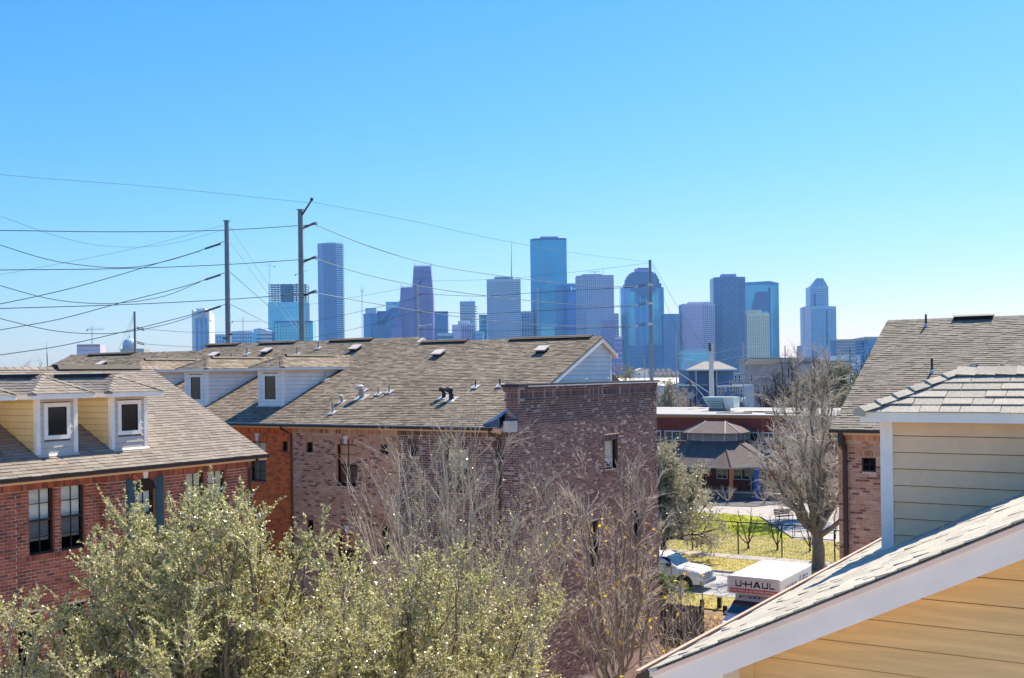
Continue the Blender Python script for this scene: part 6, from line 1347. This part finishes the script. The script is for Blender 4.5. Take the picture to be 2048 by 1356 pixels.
# lettering: block strokes in unit coordinates
GL = {'U': [[(0, 1), (.17, 1), (.17, .3), (.25, .2), (.75, .2), (.83, .3), (.83, 1), (1, 1), (1, .12), (.88, 0), (.12, 0), (0, .12)]],
      'H': [[(0, 0), (.17, 0), (.17, 1), (0, 1)], [(.83, 0), (1, 0), (1, 1), (.83, 1)], [(-.42, .4), (.83, .4), (.83, .6), (-.42, .6)]],
      'A': [[(0, 0), (.2, 0), (.56, .8), (.56, 1), (.38, 1)], [(.8, 0), (1, 0), (.62, 1), (.44, 1), (.44, .8)], [(.2, .2), (.8, .2), (.74, .37), (.26, .37)]],
      'L': [[(0, 0), (1, 0), (1, .2), (.19, .2), (.19, 1), (0, 1)]]}
def letters(parent, org, u, nrm, h, seq, m, d=.006):
    org = np.array(org, float); a = 0
    for ch, w, gap in seq:
        for k, g in enumerate(GL[ch]):
            q = MB(); q.prism([org+u*(a+x*w)+Z*(y*h)+nrm*(.002+k*.0016) for x, y in g], nrm*d); q.build('letter', M[m], parent)
        a += w+gap
seq = [('U', .27, .17), ('H', .30, .05), ('A', .34, .05), ('U', .27, .06), ('L', .22, 0)]
letters(TR, (TX0+.36, TYF-.004, 2.90), X, -Y, .27, seq, 'letter')
letters(TR, (TX1+.004, TYF+.62, 2.72), Y, X, .27, [(c, w*.95, g) for c, w, g in seq], 'greylet')
def text(parent, s, org, xd, size, m, nm='lettering'):
    c = bpy.data.curves.new('t', 'FONT'); c.body = s; c.size = size; c.extrude = .002; c.align_x = 'CENTER'; c.resolution_u = 2; c.offset = .0035
    o = bpy.data.objects.new('t', c); COL.objects.link(o); dg = bpy.context.evaluated_depsgraph_get(); me = bpy.data.meshes.new_from_object(o.evaluated_get(dg)); bpy.data.objects.remove(o)
    xd = nv(xd); n = nv(np.cross(xd, Z)); mt = Matrix(((xd[0]*1.15, 0, n[0], 0), (xd[1]*1.15, 0, n[1], 0), (0, 1, 0, 0), (0, 0, 0, 1))); me.transform(mt); me.materials.clear(); me.materials.append(M[m])
    link_mesh(nm, me, parent, loc=np.array(org, float)-base_of(parent))
text(TR, 'ONE-WAY & IN-TOWN MOVES', ((TX0+TX1)/2-.05, TYF-.014, 2.70), (1, 0, 0), .125, 'white')
text(TR, 'EL 2237 P', (TX1-.42, TYF-.006, 3.24), (1, 0, 0), .06, 'greylet') if False else None
# side graphic (faded dark strokes)
for i, (a, b, c, d) in enumerate(((2.55, 2.78, 2.62, 3.12), (2.78, 2.62, 2.92, 2.72), (2.95, 2.7, 3.05, 3.1), (3.1, 3.0, 3.75, 3.05), (3.15, 2.8, 3.8, 2.9), (3.2, 2.62, 3.75, 2.72))):
    q = MB(); q.prism([(TX1+.004, TYF+a, b), (TX1+.004, TYF+a+.1, b), (TX1+.004, TYF+c+.1, d), (TX1+.004, TYF+c, d)] if i < 3 else [(TX1+.004, TYF+a, b), (TX1+.004, TYF+c, b), (TX1+.004, TYF+c, d), (TX1+.004, TYF+a, d)], (.006, 0, 0)); q.build('side_graphic', M['greylet'], TR)
# cab: lofted cross-sections from grille to rear of the cab
def loft(secs, m, parent, name, smooth=True):
    """secs: list of rings (same count)"""
    n = len(secs[0]); V = [p for s in secs for p in s]; F = [(i*n+k, i*n+(k+1) % n, (i+1)*n+(k+1) % n, (i+1)*n+k) for i in range(len(secs)-1) for k in range(n)]
    F += [tuple(range(n-1, -1, -1)), tuple(range((len(secs)-1)*n, len(secs)*n))]
    q = MB(); q.add(V, F); o = q.build(name, M[m], parent); 
    bv = o.modifiers.new('bevel', 'BEVEL'); bv.width = .03; bv.segments = 2; bv.limit_method = 'ANGLE'; bv.angle_limit = radians(25)
    return o
def ring(y, w, z0, z1, wt=None, xc=-16.3, r=.12):
    wt = wt or w*.94
    return [(xc-w/2, y, z0), (xc-w/2, y, z0+(z1-z0)*.6), (xc-wt/2, y, z1-r), (xc-wt/2+r, y, z1), (xc+wt/2-r, y, z1), (xc+wt/2, y, z1-r), (xc+w/2, y, z0+(z1-z0)*.6), (xc+w/2, y, z0)]
loft([ring(42.75, 1.8, .55, 1.4), ring(42.95, 1.96, .5, 1.66), ring(43.7, 2.02, .5, 1.84), ring(43.85, 2.02, .5, 1.86), ring(45.3, 2.02, .5, 1.86)], 'white', TR, 'lower_cab')
loft([ring(43.78, 1.98, 1.8, 1.86, 1.94, r=.03), ring(44.5, 1.94, 1.8, 2.32, 1.66), ring(44.7, 1.94, 1.8, 2.4, 1.66), ring(45.34, 1.94, 1.8, 2.42, 1.66)], 'white', TR, 'cab_top')
q = MB(); q.prism([(-17.2, 43.79, 1.885), (-15.4, 43.79, 1.885), (-15.53, 44.46, 2.3), (-17.07, 44.46, 2.3)], nv((0, -.52, .85))*.014); q.build('windscreen', M['carglass'], TR)
for s in (-1, 1):
    q = MB(); q.prism([(-16.3+s*.975, 44.1, 1.88), (-16.3+s*.975, 45.1, 1.88), (-16.3+s*.88, 45.1, 2.26), (-16.3+s*.88, 44.55, 2.26)], (s*.012, 0, 0)); q.build('side_window', M['carglass'], TR)
    q = MB(); q.box(-16.3+s*1.08-.08, -16.3+s*1.08+.08, 43.95, 44.08, 1.7, 2.1); q.build('wing_mirror', M['black'], TR)
    q = MB(); q.box(-16.3+s*.68-.17, -16.3+s*.68+.17, 42.72, 42.9, 1.0, 1.24); q.build('headlight', M['lamp'], TR)
    q = MB(); x_ = -16.3+s*.87; q.tube([(x_-.12, 43.35, .38), (x_+.12, 43.35, .38)], .38, 18); w_ = q.build('wheel', M['tyre'], TR); q = MB(); q.tube([(x_-.13, 43.35, .38), (x_+.13, 43.35, .38)], .2, 12); q.build('rim', M['rim'], w_)
    q = MB(); q.tube([(x_-.2, 47.6, .38), (x_+.15, 47.6, .38)], .38, 18); q.build('wheel', M['tyre'], TR)
q = MB(); [q.box(-16.75, -15.85, 42.7, 42.78, .82+k*.12, .89+k*.12) for k in range(4)]; q.build('grille', M['chrome'], TR)
q = MB(); q.box(-17.25, -15.35, 42.55, 42.78, .42, .66); q.build('bumper', M['chrome'], TR)
for x in (-16.95, -16.5, -16.3, -16.1, -15.65): q = MB(); q.tube([(x, 44.68, 2.39), (x, 44.72, 2.44)], .045, 6); q.build('marker_light', M['insul'], TR)

# ================================================================ white pickup on the street
CA = thing('white_pickup', 'white crew-cab pickup parked on the street half hidden by bare branches', 'pickup truck', (-26, 56.8, 0))
yc, xf = 56.55, -23.35
def cring(x, w, z0, z1, wt=None, r=.1):
    wt = wt or w*.93
    return [(x, yc-w/2, z0), (x, yc-w/2, z0+(z1-z0)*.55), (x, yc-wt/2, z1-r), (x, yc-wt/2+r*1.5, z1), (x, yc+wt/2-r*1.5, z1), (x, yc+wt/2, z1-r), (x, yc+w/2, z0+(z1-z0)*.55), (x, yc+w/2, z0)]
loft([cring(xf, 1.75, .5, 1.0), cring(xf-.12, 1.92, .42, 1.16), cring(xf-.5, 2.0, .42, 1.24), cring(xf-1.55, 2.02, .42, 1.32), cring(xf-5.6, 2.02, .42, 1.34), cring(xf-5.75, 1.9, .5, 1.3)], 'white', CA, 'body')
loft([cring(xf-1.42, 1.86, 1.28, 1.33, 1.78, .03), cring(xf-2.2, 1.8, 1.28, 1.86, 1.42), cring(xf-2.6, 1.8, 1.28, 1.92, 1.42), cring(xf-4.1, 1.8, 1.28, 1.9, 1.42), cring(xf-4.5, 1.84, 1.28, 1.34, 1.7, .03)], 'white', CA, 'cab')
q = MB(); q.prism([(xf-1.44, yc-.83, 1.36), (xf-1.44, yc+.83, 1.36), (xf-2.12, yc+.66, 1.83), (xf-2.12, yc-.66, 1.83)], nv((.57, 0, .82))*.014); q.build('windscreen', M['carglass'], CA)
for s in (-1, 1):
    for x0, x1, e in ((xf-3.15, xf-1.95, .28), (xf-4.15, xf-3.25, 0)):
        q = MB(); q.prism([(x0, yc+s*.905, 1.38), (x1+e, yc+s*.905, 1.38), (x1-.05, yc+s*.76, 1.8), (x0, yc+s*.76, 1.8)], (0, s*.012, 0)); q.build('side_window', M['carglass'], CA)
    for xw in (xf-.95, xf-4.75):
        q = MB(); y_ = yc+s*.9; q.tube([(xw, y_-.13, .4), (xw, y_+.13, .4)], .4, 20); w_ = q.build('wheel', M['tyre'], CA); q = MB(); q.tube([(xw, y_-.14, .4), (xw, y_+.14, .4)], .24, 14); q.build('rim', M['rim'], w_)
        q = MB(); q.tube([(xw, yc+s*1.0, .44), (xw, yc+s*1.016, .44)], .5, 20); q.build('wheel_arch', M['black'], CA)
    q = MB(); q.box(xf-.3, xf+.02, yc+s*.78-.14, yc+s*.78+.14, .82, 1.02); q.build('headlight', M['lamp'], CA)
    q = MB(); q.box(xf-1.95, xf-1.75, yc+s*1.08-.12, yc+s*1.08+.12, 1.32, 1.52); q.build('wing_mirror', M['black'], CA)
    for x0 in (xf-1.72, xf-3.2, xf-4.2): q = MB(); q.box(x0, x0+.02, yc+s*1.0, yc+s*1.014, .6, 1.28); q.build('door_seam', M['black'], CA)
q = MB(); [q.box(xf-.02, xf+.03, yc-.6, yc+.6, .66+k*.1, .71+k*.1) for k in range(4)]; q.build('grille', M['chrome'], CA)
q = MB(); q.box(xf-.05, xf+.14, yc-.95, yc+.95, .42, .62); q.build('bumper', M['rim'], CA)
q = MB(); q.prism([(xf-1.3, yc-.42, 1.315), (xf-.55, yc-.36, 1.262), (xf-.55, yc+.36, 1.262), (xf-1.3, yc+.42, 1.315)], (0, 0, .02)); q.build('hood_scoop', M['white'], CA)
q = MB(); q.box(xf-5.6, xf-4.55, yc-.85, yc+.85, 1.34, 1.345); q.build('cargo_bed', M['black'], CA)

# ================================================================ trees
barkD = mat('dark_bark', (.045, .035, .03), .9, var=.3, scale=6, bump=.6, bscale=20)
barkT = mat('tan_twig_bark', (.74, .65, .53), .8, var=.25, scale=3)
barkG = mat('grey_branch_bark', (.24, .19, .14), .85, var=.3, scale=5)
barkP = mat('pale_twig_bark', (.62, .53, .44), .8, var=.2, scale=3)
barkM = mat('grey_tan_shoot_bark', (.56, .49, .39), .8, var=.25, scale=3)
lfE = leafmat('evergreen_oak_leaf', [(.08, .09, .025), (.32, .33, .10), (.50, .50, .22), (.78, .76, .48), (.60, .55, .15)], .45, .28, 1.0)  # pale and dark leaf tones stand in for sunlit glints and shade
lfS = leafmat('silvery_oak_leaf', [(.20, .21, .10), (.42, .41, .24), (.68, .64, .46)], .3, .35, .8)  # paler tones paint in the glints on the live oak leaves
lfY = leafmat('yellow_autumn_leaf', [(.75, .45, .02), (.85, .62, .05), (.60, .38, .10)], .4, .5, .3)
lfO = leafmat('olive_leaf', [(.13, .14, .05), (.20, .20, .09), (.26, .24, .13)], .3, .5, .4)
lfB = leafmat('brown_leaf', [(.26, .16, .08), (.32, .24, .10), (.22, .20, .07)], .3, .5, .3)
lfG = leafmat('fresh_green_leaf', [(.08, .14, .02), (.16, .24, .04), (.22, .30, .07)], .35, .4, .6)
def norm(a): return a/(np.linalg.norm(a, axis=-1, keepdims=True)+1e-9)
def grow(P0, D, L, r0, r1, nseg, trop, wig, R):
    """many curved branches at once -> points (N, nseg+1, 3), radii (N, nseg+1)"""
    N = len(P0); P = np.zeros((N, nseg+1, 3)); P[:, 0] = P0; d = norm(D); s = (L/nseg)[:, None]
    for i in range(nseg):
        d = norm(d+np.array([0, 0, 1])*trop+R.normal(size=(N, 3))*wig); P[:, i+1] = P[:, i]+d*s
    t = np.linspace(0, 1, nseg+1)[None]; return P, r0[:, None]*(1-t)+r1[:, None]*t
def kids(P, Rd, k, lo, hi, ang, R, outward=None, ow=0):
    N, n1, _ = P.shape; N_ = N*k; idx = np.repeat(np.arange(N), k); t = np.tile((np.arange(k)+.5)/k, N)*(hi-lo)+lo+R.uniform(-.5, .5, N_)*(hi-lo)/k
    t = np.clip(t, 0, .999)*(n1-1); i = t.astype(int); f = (t-i)[:, None]; p = P[idx, i]*(1-f)+P[idx, i+1]*f; d = norm(P[idx, i+1]-P[idx, i]); r = Rd[idx, i]*(1-f[:, 0])+Rd[idx, i+1]*f[:, 0]
    side = norm(np.cross(d, R.normal(size=(N_, 3)))); a = R.uniform(ang*.6, ang*1.3, N_)[:, None]; nd = d*np.cos(a)+side*np.sin(a)
    if outward is not None: nd = norm(nd+norm(p-outward)*ow)
    return p, nd, r, t/(n1-1)
def tubes(sets, name, m, parent, kind=None, n=4):
    VV = []; FF = []; off = 0
    for P, Rd, k in sets:
        N, n1, _ = P.shape; T = np.gradient(P, axis=1); T = norm(T); ref = np.where(np.abs(T[..., 2:3]) < .9, np.array([0, 0, 1.]), np.array([1., 0, 0])); A = norm(np.cross(T, ref)); B = np.cross(T, A)
        an = np.arange(k)*2*pi/k; V = P[:, :, None]+Rd[:, :, None, None]*(A[:, :, None]*np.cos(an)[None, None, :, None]+B[:, :, None]*np.sin(an)[None, None, :, None])
        idx = np.arange(N*n1*k).reshape(N, n1, k)+off; a = idx[:, :-1]; b = idx[:, 1:]
        F = np.stack([a, np.roll(a, -1, 2), np.roll(b, -1, 2), b], -1).reshape(-1, 4); VV.append(V.reshape(-1, 3)); FF.append(F); off += N*n1*k
    return fastmesh(name, np.concatenate(VV), np.concatenate(FF), m, parent, kind=kind, smooth=True)
def leaves(P, D, size, R, name, m, parent, keep=None, asp=.55, droop=0):
    N = len(P); a = norm(D*.5+R.normal(size=(N, 3))*.8+np.array([0, 0, -droop])); b = norm(np.cross(a, R.normal(size=(N, 3)))); L = (size*R.uniform(.6, 1.25, N))[:, None]
    V = np.stack([P, P+a*L*.5+b*L*asp*.5, P+a*L, P+a*L*.5-b*L*asp*.5], 1).reshape(-1, 3)
    return fastmesh(name, V, np.arange(4*N).reshape(-1, 4), m, parent, kind='stuff')
def tree(name, label, cat, base, trunk_top, seed, limbs, tb=(.16, .1), targets=None, spread=2.5, ztop=None, zlow=None, twig=(1.0, .45, .22), counts=(7, 4, 3), trop=(.06, .08, .05), leaf=None, bark=None, twigbark=None, group=None, lsz=.04, per=3, r=(.05, .018, .009, .005), ang=.7, wig=.12, l3seg=3, leafzone=None, center=None):
    R = np.random.default_rng(seed); base = np.array(base, float); tt = np.array(trunk_top, float); t = thing(name, label, cat, tuple(base), group)
    P = np.linspace(0, 1, 7)[:, None]*(tt-base)+base+R.normal(size=(7, 3))*.06*np.array([1, 1, 0])*np.linspace(0, 1, 7)[:, None]; Rd = np.linspace(tb[0], tb[1], 7)[None]; Rd = Rd.copy(); Rd[0, 0] *= 1.5
    a = np.arange(limbs)*2.39996+R.uniform(0, 1); rad = spread*np.sqrt((np.arange(limbs)+.6)/limbs)*R.uniform(.85, 1.1, limbs); rad[::5] *= .5
    zt = ztop-(ztop-zlow)*(rad/spread)**2*R.uniform(.8, 1.1, limbs); c = center if center is not None else tt
    tg = np.c_[c[0]+rad*np.cos(a), c[1]+rad*np.sin(a), zt]; st = tt[None]-(tt-base)[None]*R.uniform(0, .3, limbs)[:, None]
    nb = 9; s = np.linspace(0, 1, nb)[None, :, None]; mid = st+(tg-st)*np.array([.6, .6, .32]) if trop[0] >= 0 else st+(tg-st)*np.array([.35, .35, .65])
    L1 = st[:, None]*(1-s)**2+mid[:, None]*2*s*(1-s)+tg[:, None]*s**2; L1[:, 1:] += R.normal(size=(limbs, nb-1, 3))*wig*.45*np.linalg.norm(tg-st, axis=1)[:, None, None]/6
    w = np.linspace(1, 0, nb)[None]; R1 = r[0]*R.uniform(.8, 1.2, limbs)[:, None]*w**.8+r[1]*.8
    ctr = c+np.array([0, 0, -1.])
    p, d, rr_, tq = kids(L1, R1, counts[0], .22, 1, ang, R, ctr, .3); l = twig[0]*R.uniform(.55, 1.15, len(p))*(1.15-.5*tq)
    L2, R2 = grow(p, d, l, np.minimum(rr_*.7, r[1]), np.full(len(p), r[2]), 5, trop[1], wig, R)
    p, d, rr_, tq = kids(L2, R2, counts[1], .15, 1, ang*.9, R); l = twig[1]*R.uniform(.5, 1.2, len(p))
    L3, R3 = grow(p, d, l, np.minimum(rr_*.8, r[2]), np.full(len(p), r[3]), l3seg, trop[2], wig*1.3, R)
    sets2 = [(L3, R3, 3)]; ends = L3
    if counts[2]:
        p, d, rr_, tq = kids(L3, R3, counts[2], .2, 1, ang*.8, R); l = twig[2]*R.uniform(.5, 1.3, len(p))
        L4, R4 = grow(p, d, l, np.minimum(rr_*.8, r[3]), np.full(len(p), r[3]*.55), 2, trop[2], wig*1.4, R); sets2.append((L4, R4, 3)); ends = L4
    tubes([(P[None], Rd, 10)], 'trunk', bark, t); tubes([(L1, R1, 7), (L2, R2, 4)], 'limbs', twigbark if r[0] < .04 else bark, t, kind='stuff'); tubes(sets2, 'twigs', twigbark, t, kind='stuff')
    if leaf is not None:
        N, n1, _ = ends.shape; k = per; idx = np.repeat(np.arange(N), k); f = R.uniform(0, 1, N*k)*(n1-1); i = np.minimum(f.astype(int), n1-2); f = (f-i)[:, None]
        Q = ends[idx, i]*(1-f)+ends[idx, i+1]*f; D_ = norm(ends[idx, i+1]-ends[idx, i])
        if leafzone is not None: kp = leafzone(Q, R); Q, D_ = Q[kp], D_[kp]
        leaves(Q, D_, lsz, R, 'crown', leaf, t)
    return t
# near trees in the alley
tree('oak_tree', 'dense small-leaved evergreen oak filling the lower left in front of the red brick wall', 'tree', (-12.95, 11.9, 0), (-12.95, 11.9, 5.2), 3, 36, (.22, .15), None, 3.0, 9.95, 7.3, (1.0, .6, .30), (9, 7, 5), (.05, .05, .03), lfE, barkG, barkP, lsz=.046, per=34, r=(.05, .02, .009, .004), wig=.16, center=(-12.75, 11.6, 0), group=None)
tree('oak_tree', 'second leafy oak low in the middle in front of the twiggy half-bare tree', 'tree', (-11.3, 14.5, 0), (-11.3, 14.6, 4.6), 5, 20, (.2, .12), None, 2.5, 8.55, 7.2, (.95, .55, .28), (8, 6, 5), (.06, .06, .03), lfE, barkG, barkP, lsz=.046, per=28, r=(.045, .018, .008, .004), wig=.16, center=(-11.2, 14.8, 0))
tree('half_bare_tree', 'tall half-bare tree of upright tan shoots in front of the townhouse corner', 'tree', (-13.0, 18.2, 0), (-13.0, 18.2, 4.2), 8, 24, (.2, .13), None, 2.9, 10.7, 7.7, (1.5, .8, .34), (9, 6, 4), (.0, .12, .10), lfE, barkM, barkM, lsz=.055, per=4, r=(.034, .013, .007, .0042), ang=.52, wig=.13,
     leafzone=lambda Q, R: R.uniform(0, 1, len(Q)) < np.clip((9.7-Q[:, 2])/2.2, .03, .85))
tree('bare_tree', 'slender bare tree with pale twigs and a few yellow leaves before the side wall', 'tree', (-12.6, 24.6, 0), (-12.6, 24.6, 4.4), 12, 12, (.13, .07), None, 1.9, 9.9, 7.2, (1.25, .6, .3), (9, 5, 4), (.0, .08, .05), lfY, barkG, barkP, lsz=.12, per=1, r=(.04, .016, .009, .0045), ang=.6, wig=.13,
     leafzone=lambda Q, R: (R.uniform(0, 1, len(Q)) < .11) & (Q[:, 2] < 8.6))
tree('bare_tree', 'second slender bare tree with yellow leaves leaning over the grey board fence', 'tree', (-12.9, 30.0, 0), (-12.7, 29.6, 2.4), 14, 7, (.11, .06), None, 1.9, 6.2, 4.0, (1.2, .6, .3), (7, 4, 3), (.0, .07, .05), lfY, barkG, barkP, lsz=.14, per=1, r=(.04, .017, .009, .005), ang=.65, wig=.14,
     leafzone=lambda Q, R: (R.uniform(0, 1, len(Q)) < .12), center=(-13.6, 30.2, 0))
tree('oak_tree', 'low leafy oak at the bottom left edge below the paired windows', 'tree', (-14.6, 9.6, 0), (-14.6, 9.6, 4.0), 6, 16, (.16, .1), None, 2.1, 8.5, 7.0, (.9, .55, .28), (8, 6, 5), (.06, .06, .03), lfE, barkG, barkP, lsz=.046, per=28, r=(.04, .016, .008, .004), wig=.16, center=(-14.5, 9.4, 0))
# street trees
tree('live_oak', 'silvery live oak beside the brick corner in front of the green lawn', 'tree', (-29.6, 64.2, 0), (-29.4, 64.2, 1.7), 21, 30, (.22, .16), None, 3.3, 6.9, 1.7, (1.4, .8, .4), (9, 7, 5), (.02, .03, .0), lfS, barkD, barkP, lsz=.11, per=7, r=(.08, .035, .016, .009), wig=.18)
tree('bare_tree', 'large bare tree with a dark forked trunk beside the gate', 'tree', (-19.7, 65.3, 0), (-19.9, 65.3, 2.6), 25, 16, (.42, .30), None, 4.2, 9.3, 4.6, (2.0, 1.0, .55), (9, 7, 5), (.01, .01, .0), None, barkG, barkT, r=(.16, .045, .018, .010), wig=.17)
tree('bare_tree', 'taller pale bare tree whose branches rise above the white school roof', 'tree', (-27.0, 88.5, 0), (-27.2, 88.5, 4.2), 27, 14, (.38, .28), None, 4.2, 13.6, 7.0, (2.3, 1.2, .6), (8, 7, 4), (.03, .05, .02), None, barkG, barkP, r=(.14, .05, .02, .011), wig=.16)
def sapling(x, y, lab, seed, h=2.6, s=1.2): tree('sapling', lab, 'small tree', (x, y, .1), (x, y, .5), seed, 5, (.07, .05), None, s, h, h*.7, (.5, .3, .15), (4, 3, 0), (.0, .05, .02), None, barkD, barkD, r=(.03, .014, .008, .006), ang=.6, wig=.15)
sapling(-26.09, 70.47, 'leafless many-stemmed sapling behind the fence, left of the other two', 31, 3.0, 1.4); sapling(-24.18, 70.78, 'leafless sapling behind the fence, middle of three', 32, 2.6, .9); sapling(-22.16, 71.38, 'small leafless sapling behind the fence, right of the other two', 33, 2.0, .7)
for i, (x, y) in enumerate(((-36.5, 93.5), (-38.6, 92.8), (-33.6, 95.0), (-41.0, 93.5), (-39.4, 91.0))):
    tree('bare_shrub', ('bare twiggy shrub in the grey mulch bed, '+('just left of the blue post', 'second left of the blue post', 'nearest the concrete path', 'farthest left behind the oak', 'at the front edge of the bed')[i]), 'shrub', (x, y, .14), (x, y, .35), 40+i, 6, (.05, .04), None, 1.2, 1.5, .9, (.7, .35, .18), (5, 4, 0), (.0, .06, .02), None, barkG, barkP, r=(.025, .012, .008, .006), ang=.6, group='bare shrubs in the mulch bed')
tree('green_shrub', 'leafy green shrub behind the grey board fence', 'shrub', (-22.3, 48.2, 0), (-22.3, 48.2, .8), 51, 12, (.08, .06), None, 1.4, 2.1, 1.0, (.6, .35, .2), (7, 5, 4), (.03, .03, 0), lfG, barkD, barkG, lsz=.09, per=4, r=(.03, .014, .008, .005))
tree('dry_shrub', 'low brown bushes at the foot of the slender bare trees', 'shrub', (-15.6, 35.5, 0), (-15.6, 35.5, .4), 53, 12, (.06, .05), None, 2.0, 1.6, .8, (.7, .4, .22), (7, 5, 4), (.03, .03, 0), lfB, barkD, barkT, lsz=.07, per=3, r=(.03, .014, .008, .005))
# distant trees
def fartree(lab, px, ytop, D, spread, seed, leafm, bark, tw, name='distant_tree', zlow=None, lim=12, per=4, group=None, lsz=.25, cnt=(6, 5, 3), sc=1.0):
    p = dep(px, ytop, D); zt = p[2]; tree(name, lab, 'tree', (p[0], p[1], 0), (p[0], p[1], zt*.35), seed, lim, (.3, .2), None, spread, zt, zlow or zt*.5, (2.4*sc, 1.2*sc, .6*sc), cnt, (.02, .03, .0), leafm, bark, tw, lsz=lsz, per=per, r=(.13, .05, .025, .016), wig=.18, group=group)
fartree('rusty brown tree directly right of the white gable', 1248, 738, 190, 3.8, 61, lfB, barkG, barkT)
fartree('yellowish brown tree right of the parapet corner', 1335, 770, 180, 3.6, 62, lfO, barkG, barkT); fartree('reddish bare tree left of the wooden utility pole', 1350, 785, 185, 3.0, 63, lfB, barkG, barkT, per=1)
fartree('small grey bare tree behind the wooden utility pole', 1372, 790, 175, 2.2, 64, None, barkG, barkP)
fartree('broad olive evergreen in front of the teal townhouses', 1640, 750, 165, 4.6, 65, lfO, barkD, barkG, lim=18, per=6, lsz=.3)
fartree('tall olive evergreen close to the tan shingle roof', 1678, 735, 180, 3.4, 66, lfO, barkD, barkG, lim=16, per=6, lsz=.3)
fartree('dark bare tree above the apartment roof', 1575, 708, 200, 4.5, 67, None, barkD, barkG, zlow=8); fartree('dark bare tree beside the tan shingle roof edge', 1735, 692, 210, 4.2, 68, None, barkD, barkD, zlow=9)
fartree('dark bare tree leaning across the lilac apartment wall', 1545, 762, 150, 3.6, 69, None, barkD, barkD, zlow=6)
for i, x in enumerate((52, 78)): fartree('faint bare tree on the skyline at the far left, '+('left one', 'right one')[i], x, 724, 240, 3.2, 70+i, None, barkG, barkP, cnt=(6, 4, 2))
R_ = np.random.default_rng(77); Q_ = []
for i in range(34):
    c_ = dep(1232+i*16+R_.uniform(-8, 8), 748+R_.uniform(-5, 5), R_.uniform(330, 560)); n_ = 500; a_ = norm(R_.normal(size=(n_, 3)))*R_.uniform(.4, 1, (n_, 1))*np.array([5.5, 5.5, 3.6]); Q_.append(c_+a_+np.array([0, 0, -3.2]))
Q_ = np.concatenate(Q_); o = leaves(Q_, norm(R_.normal(size=Q_.shape)), 1.0, R_, 'distant_tree_line', lfO, None, asp=.6); o['label'] = 'low line of far city trees below the towers'; o['category'] = 'trees'

# ================================================================ haze
HAZE = True
if HAZE:
    q = MB(); q.box(-2600, 900, -60, 3000, -1, 420); hz = bpy.data.meshes.new('haze')
    hm = bpy.data.materials.new('haze_air'); hm.use_nodes = True; t_ = hm.node_tree; t_.nodes.clear(); o_ = t_.nodes.new('ShaderNodeOutputMaterial'); v_ = t_.nodes.new('ShaderNodeVolumePrincipled')
    v_.inputs['Color'].default_value = (.28, .60, 1, 1); v_.inputs['Density'].default_value = .00008; v_.inputs['Absorption Color'].default_value = (1, 1, 1, 1); v_.inputs['Anisotropy'].default_value = 0.2; t_.links.new(v_.outputs[0], o_.inputs['Volume'])
    o = q.build('haze', hm, None); o['kind'] = 'stuff'
    o.location = (0, 0, 0)
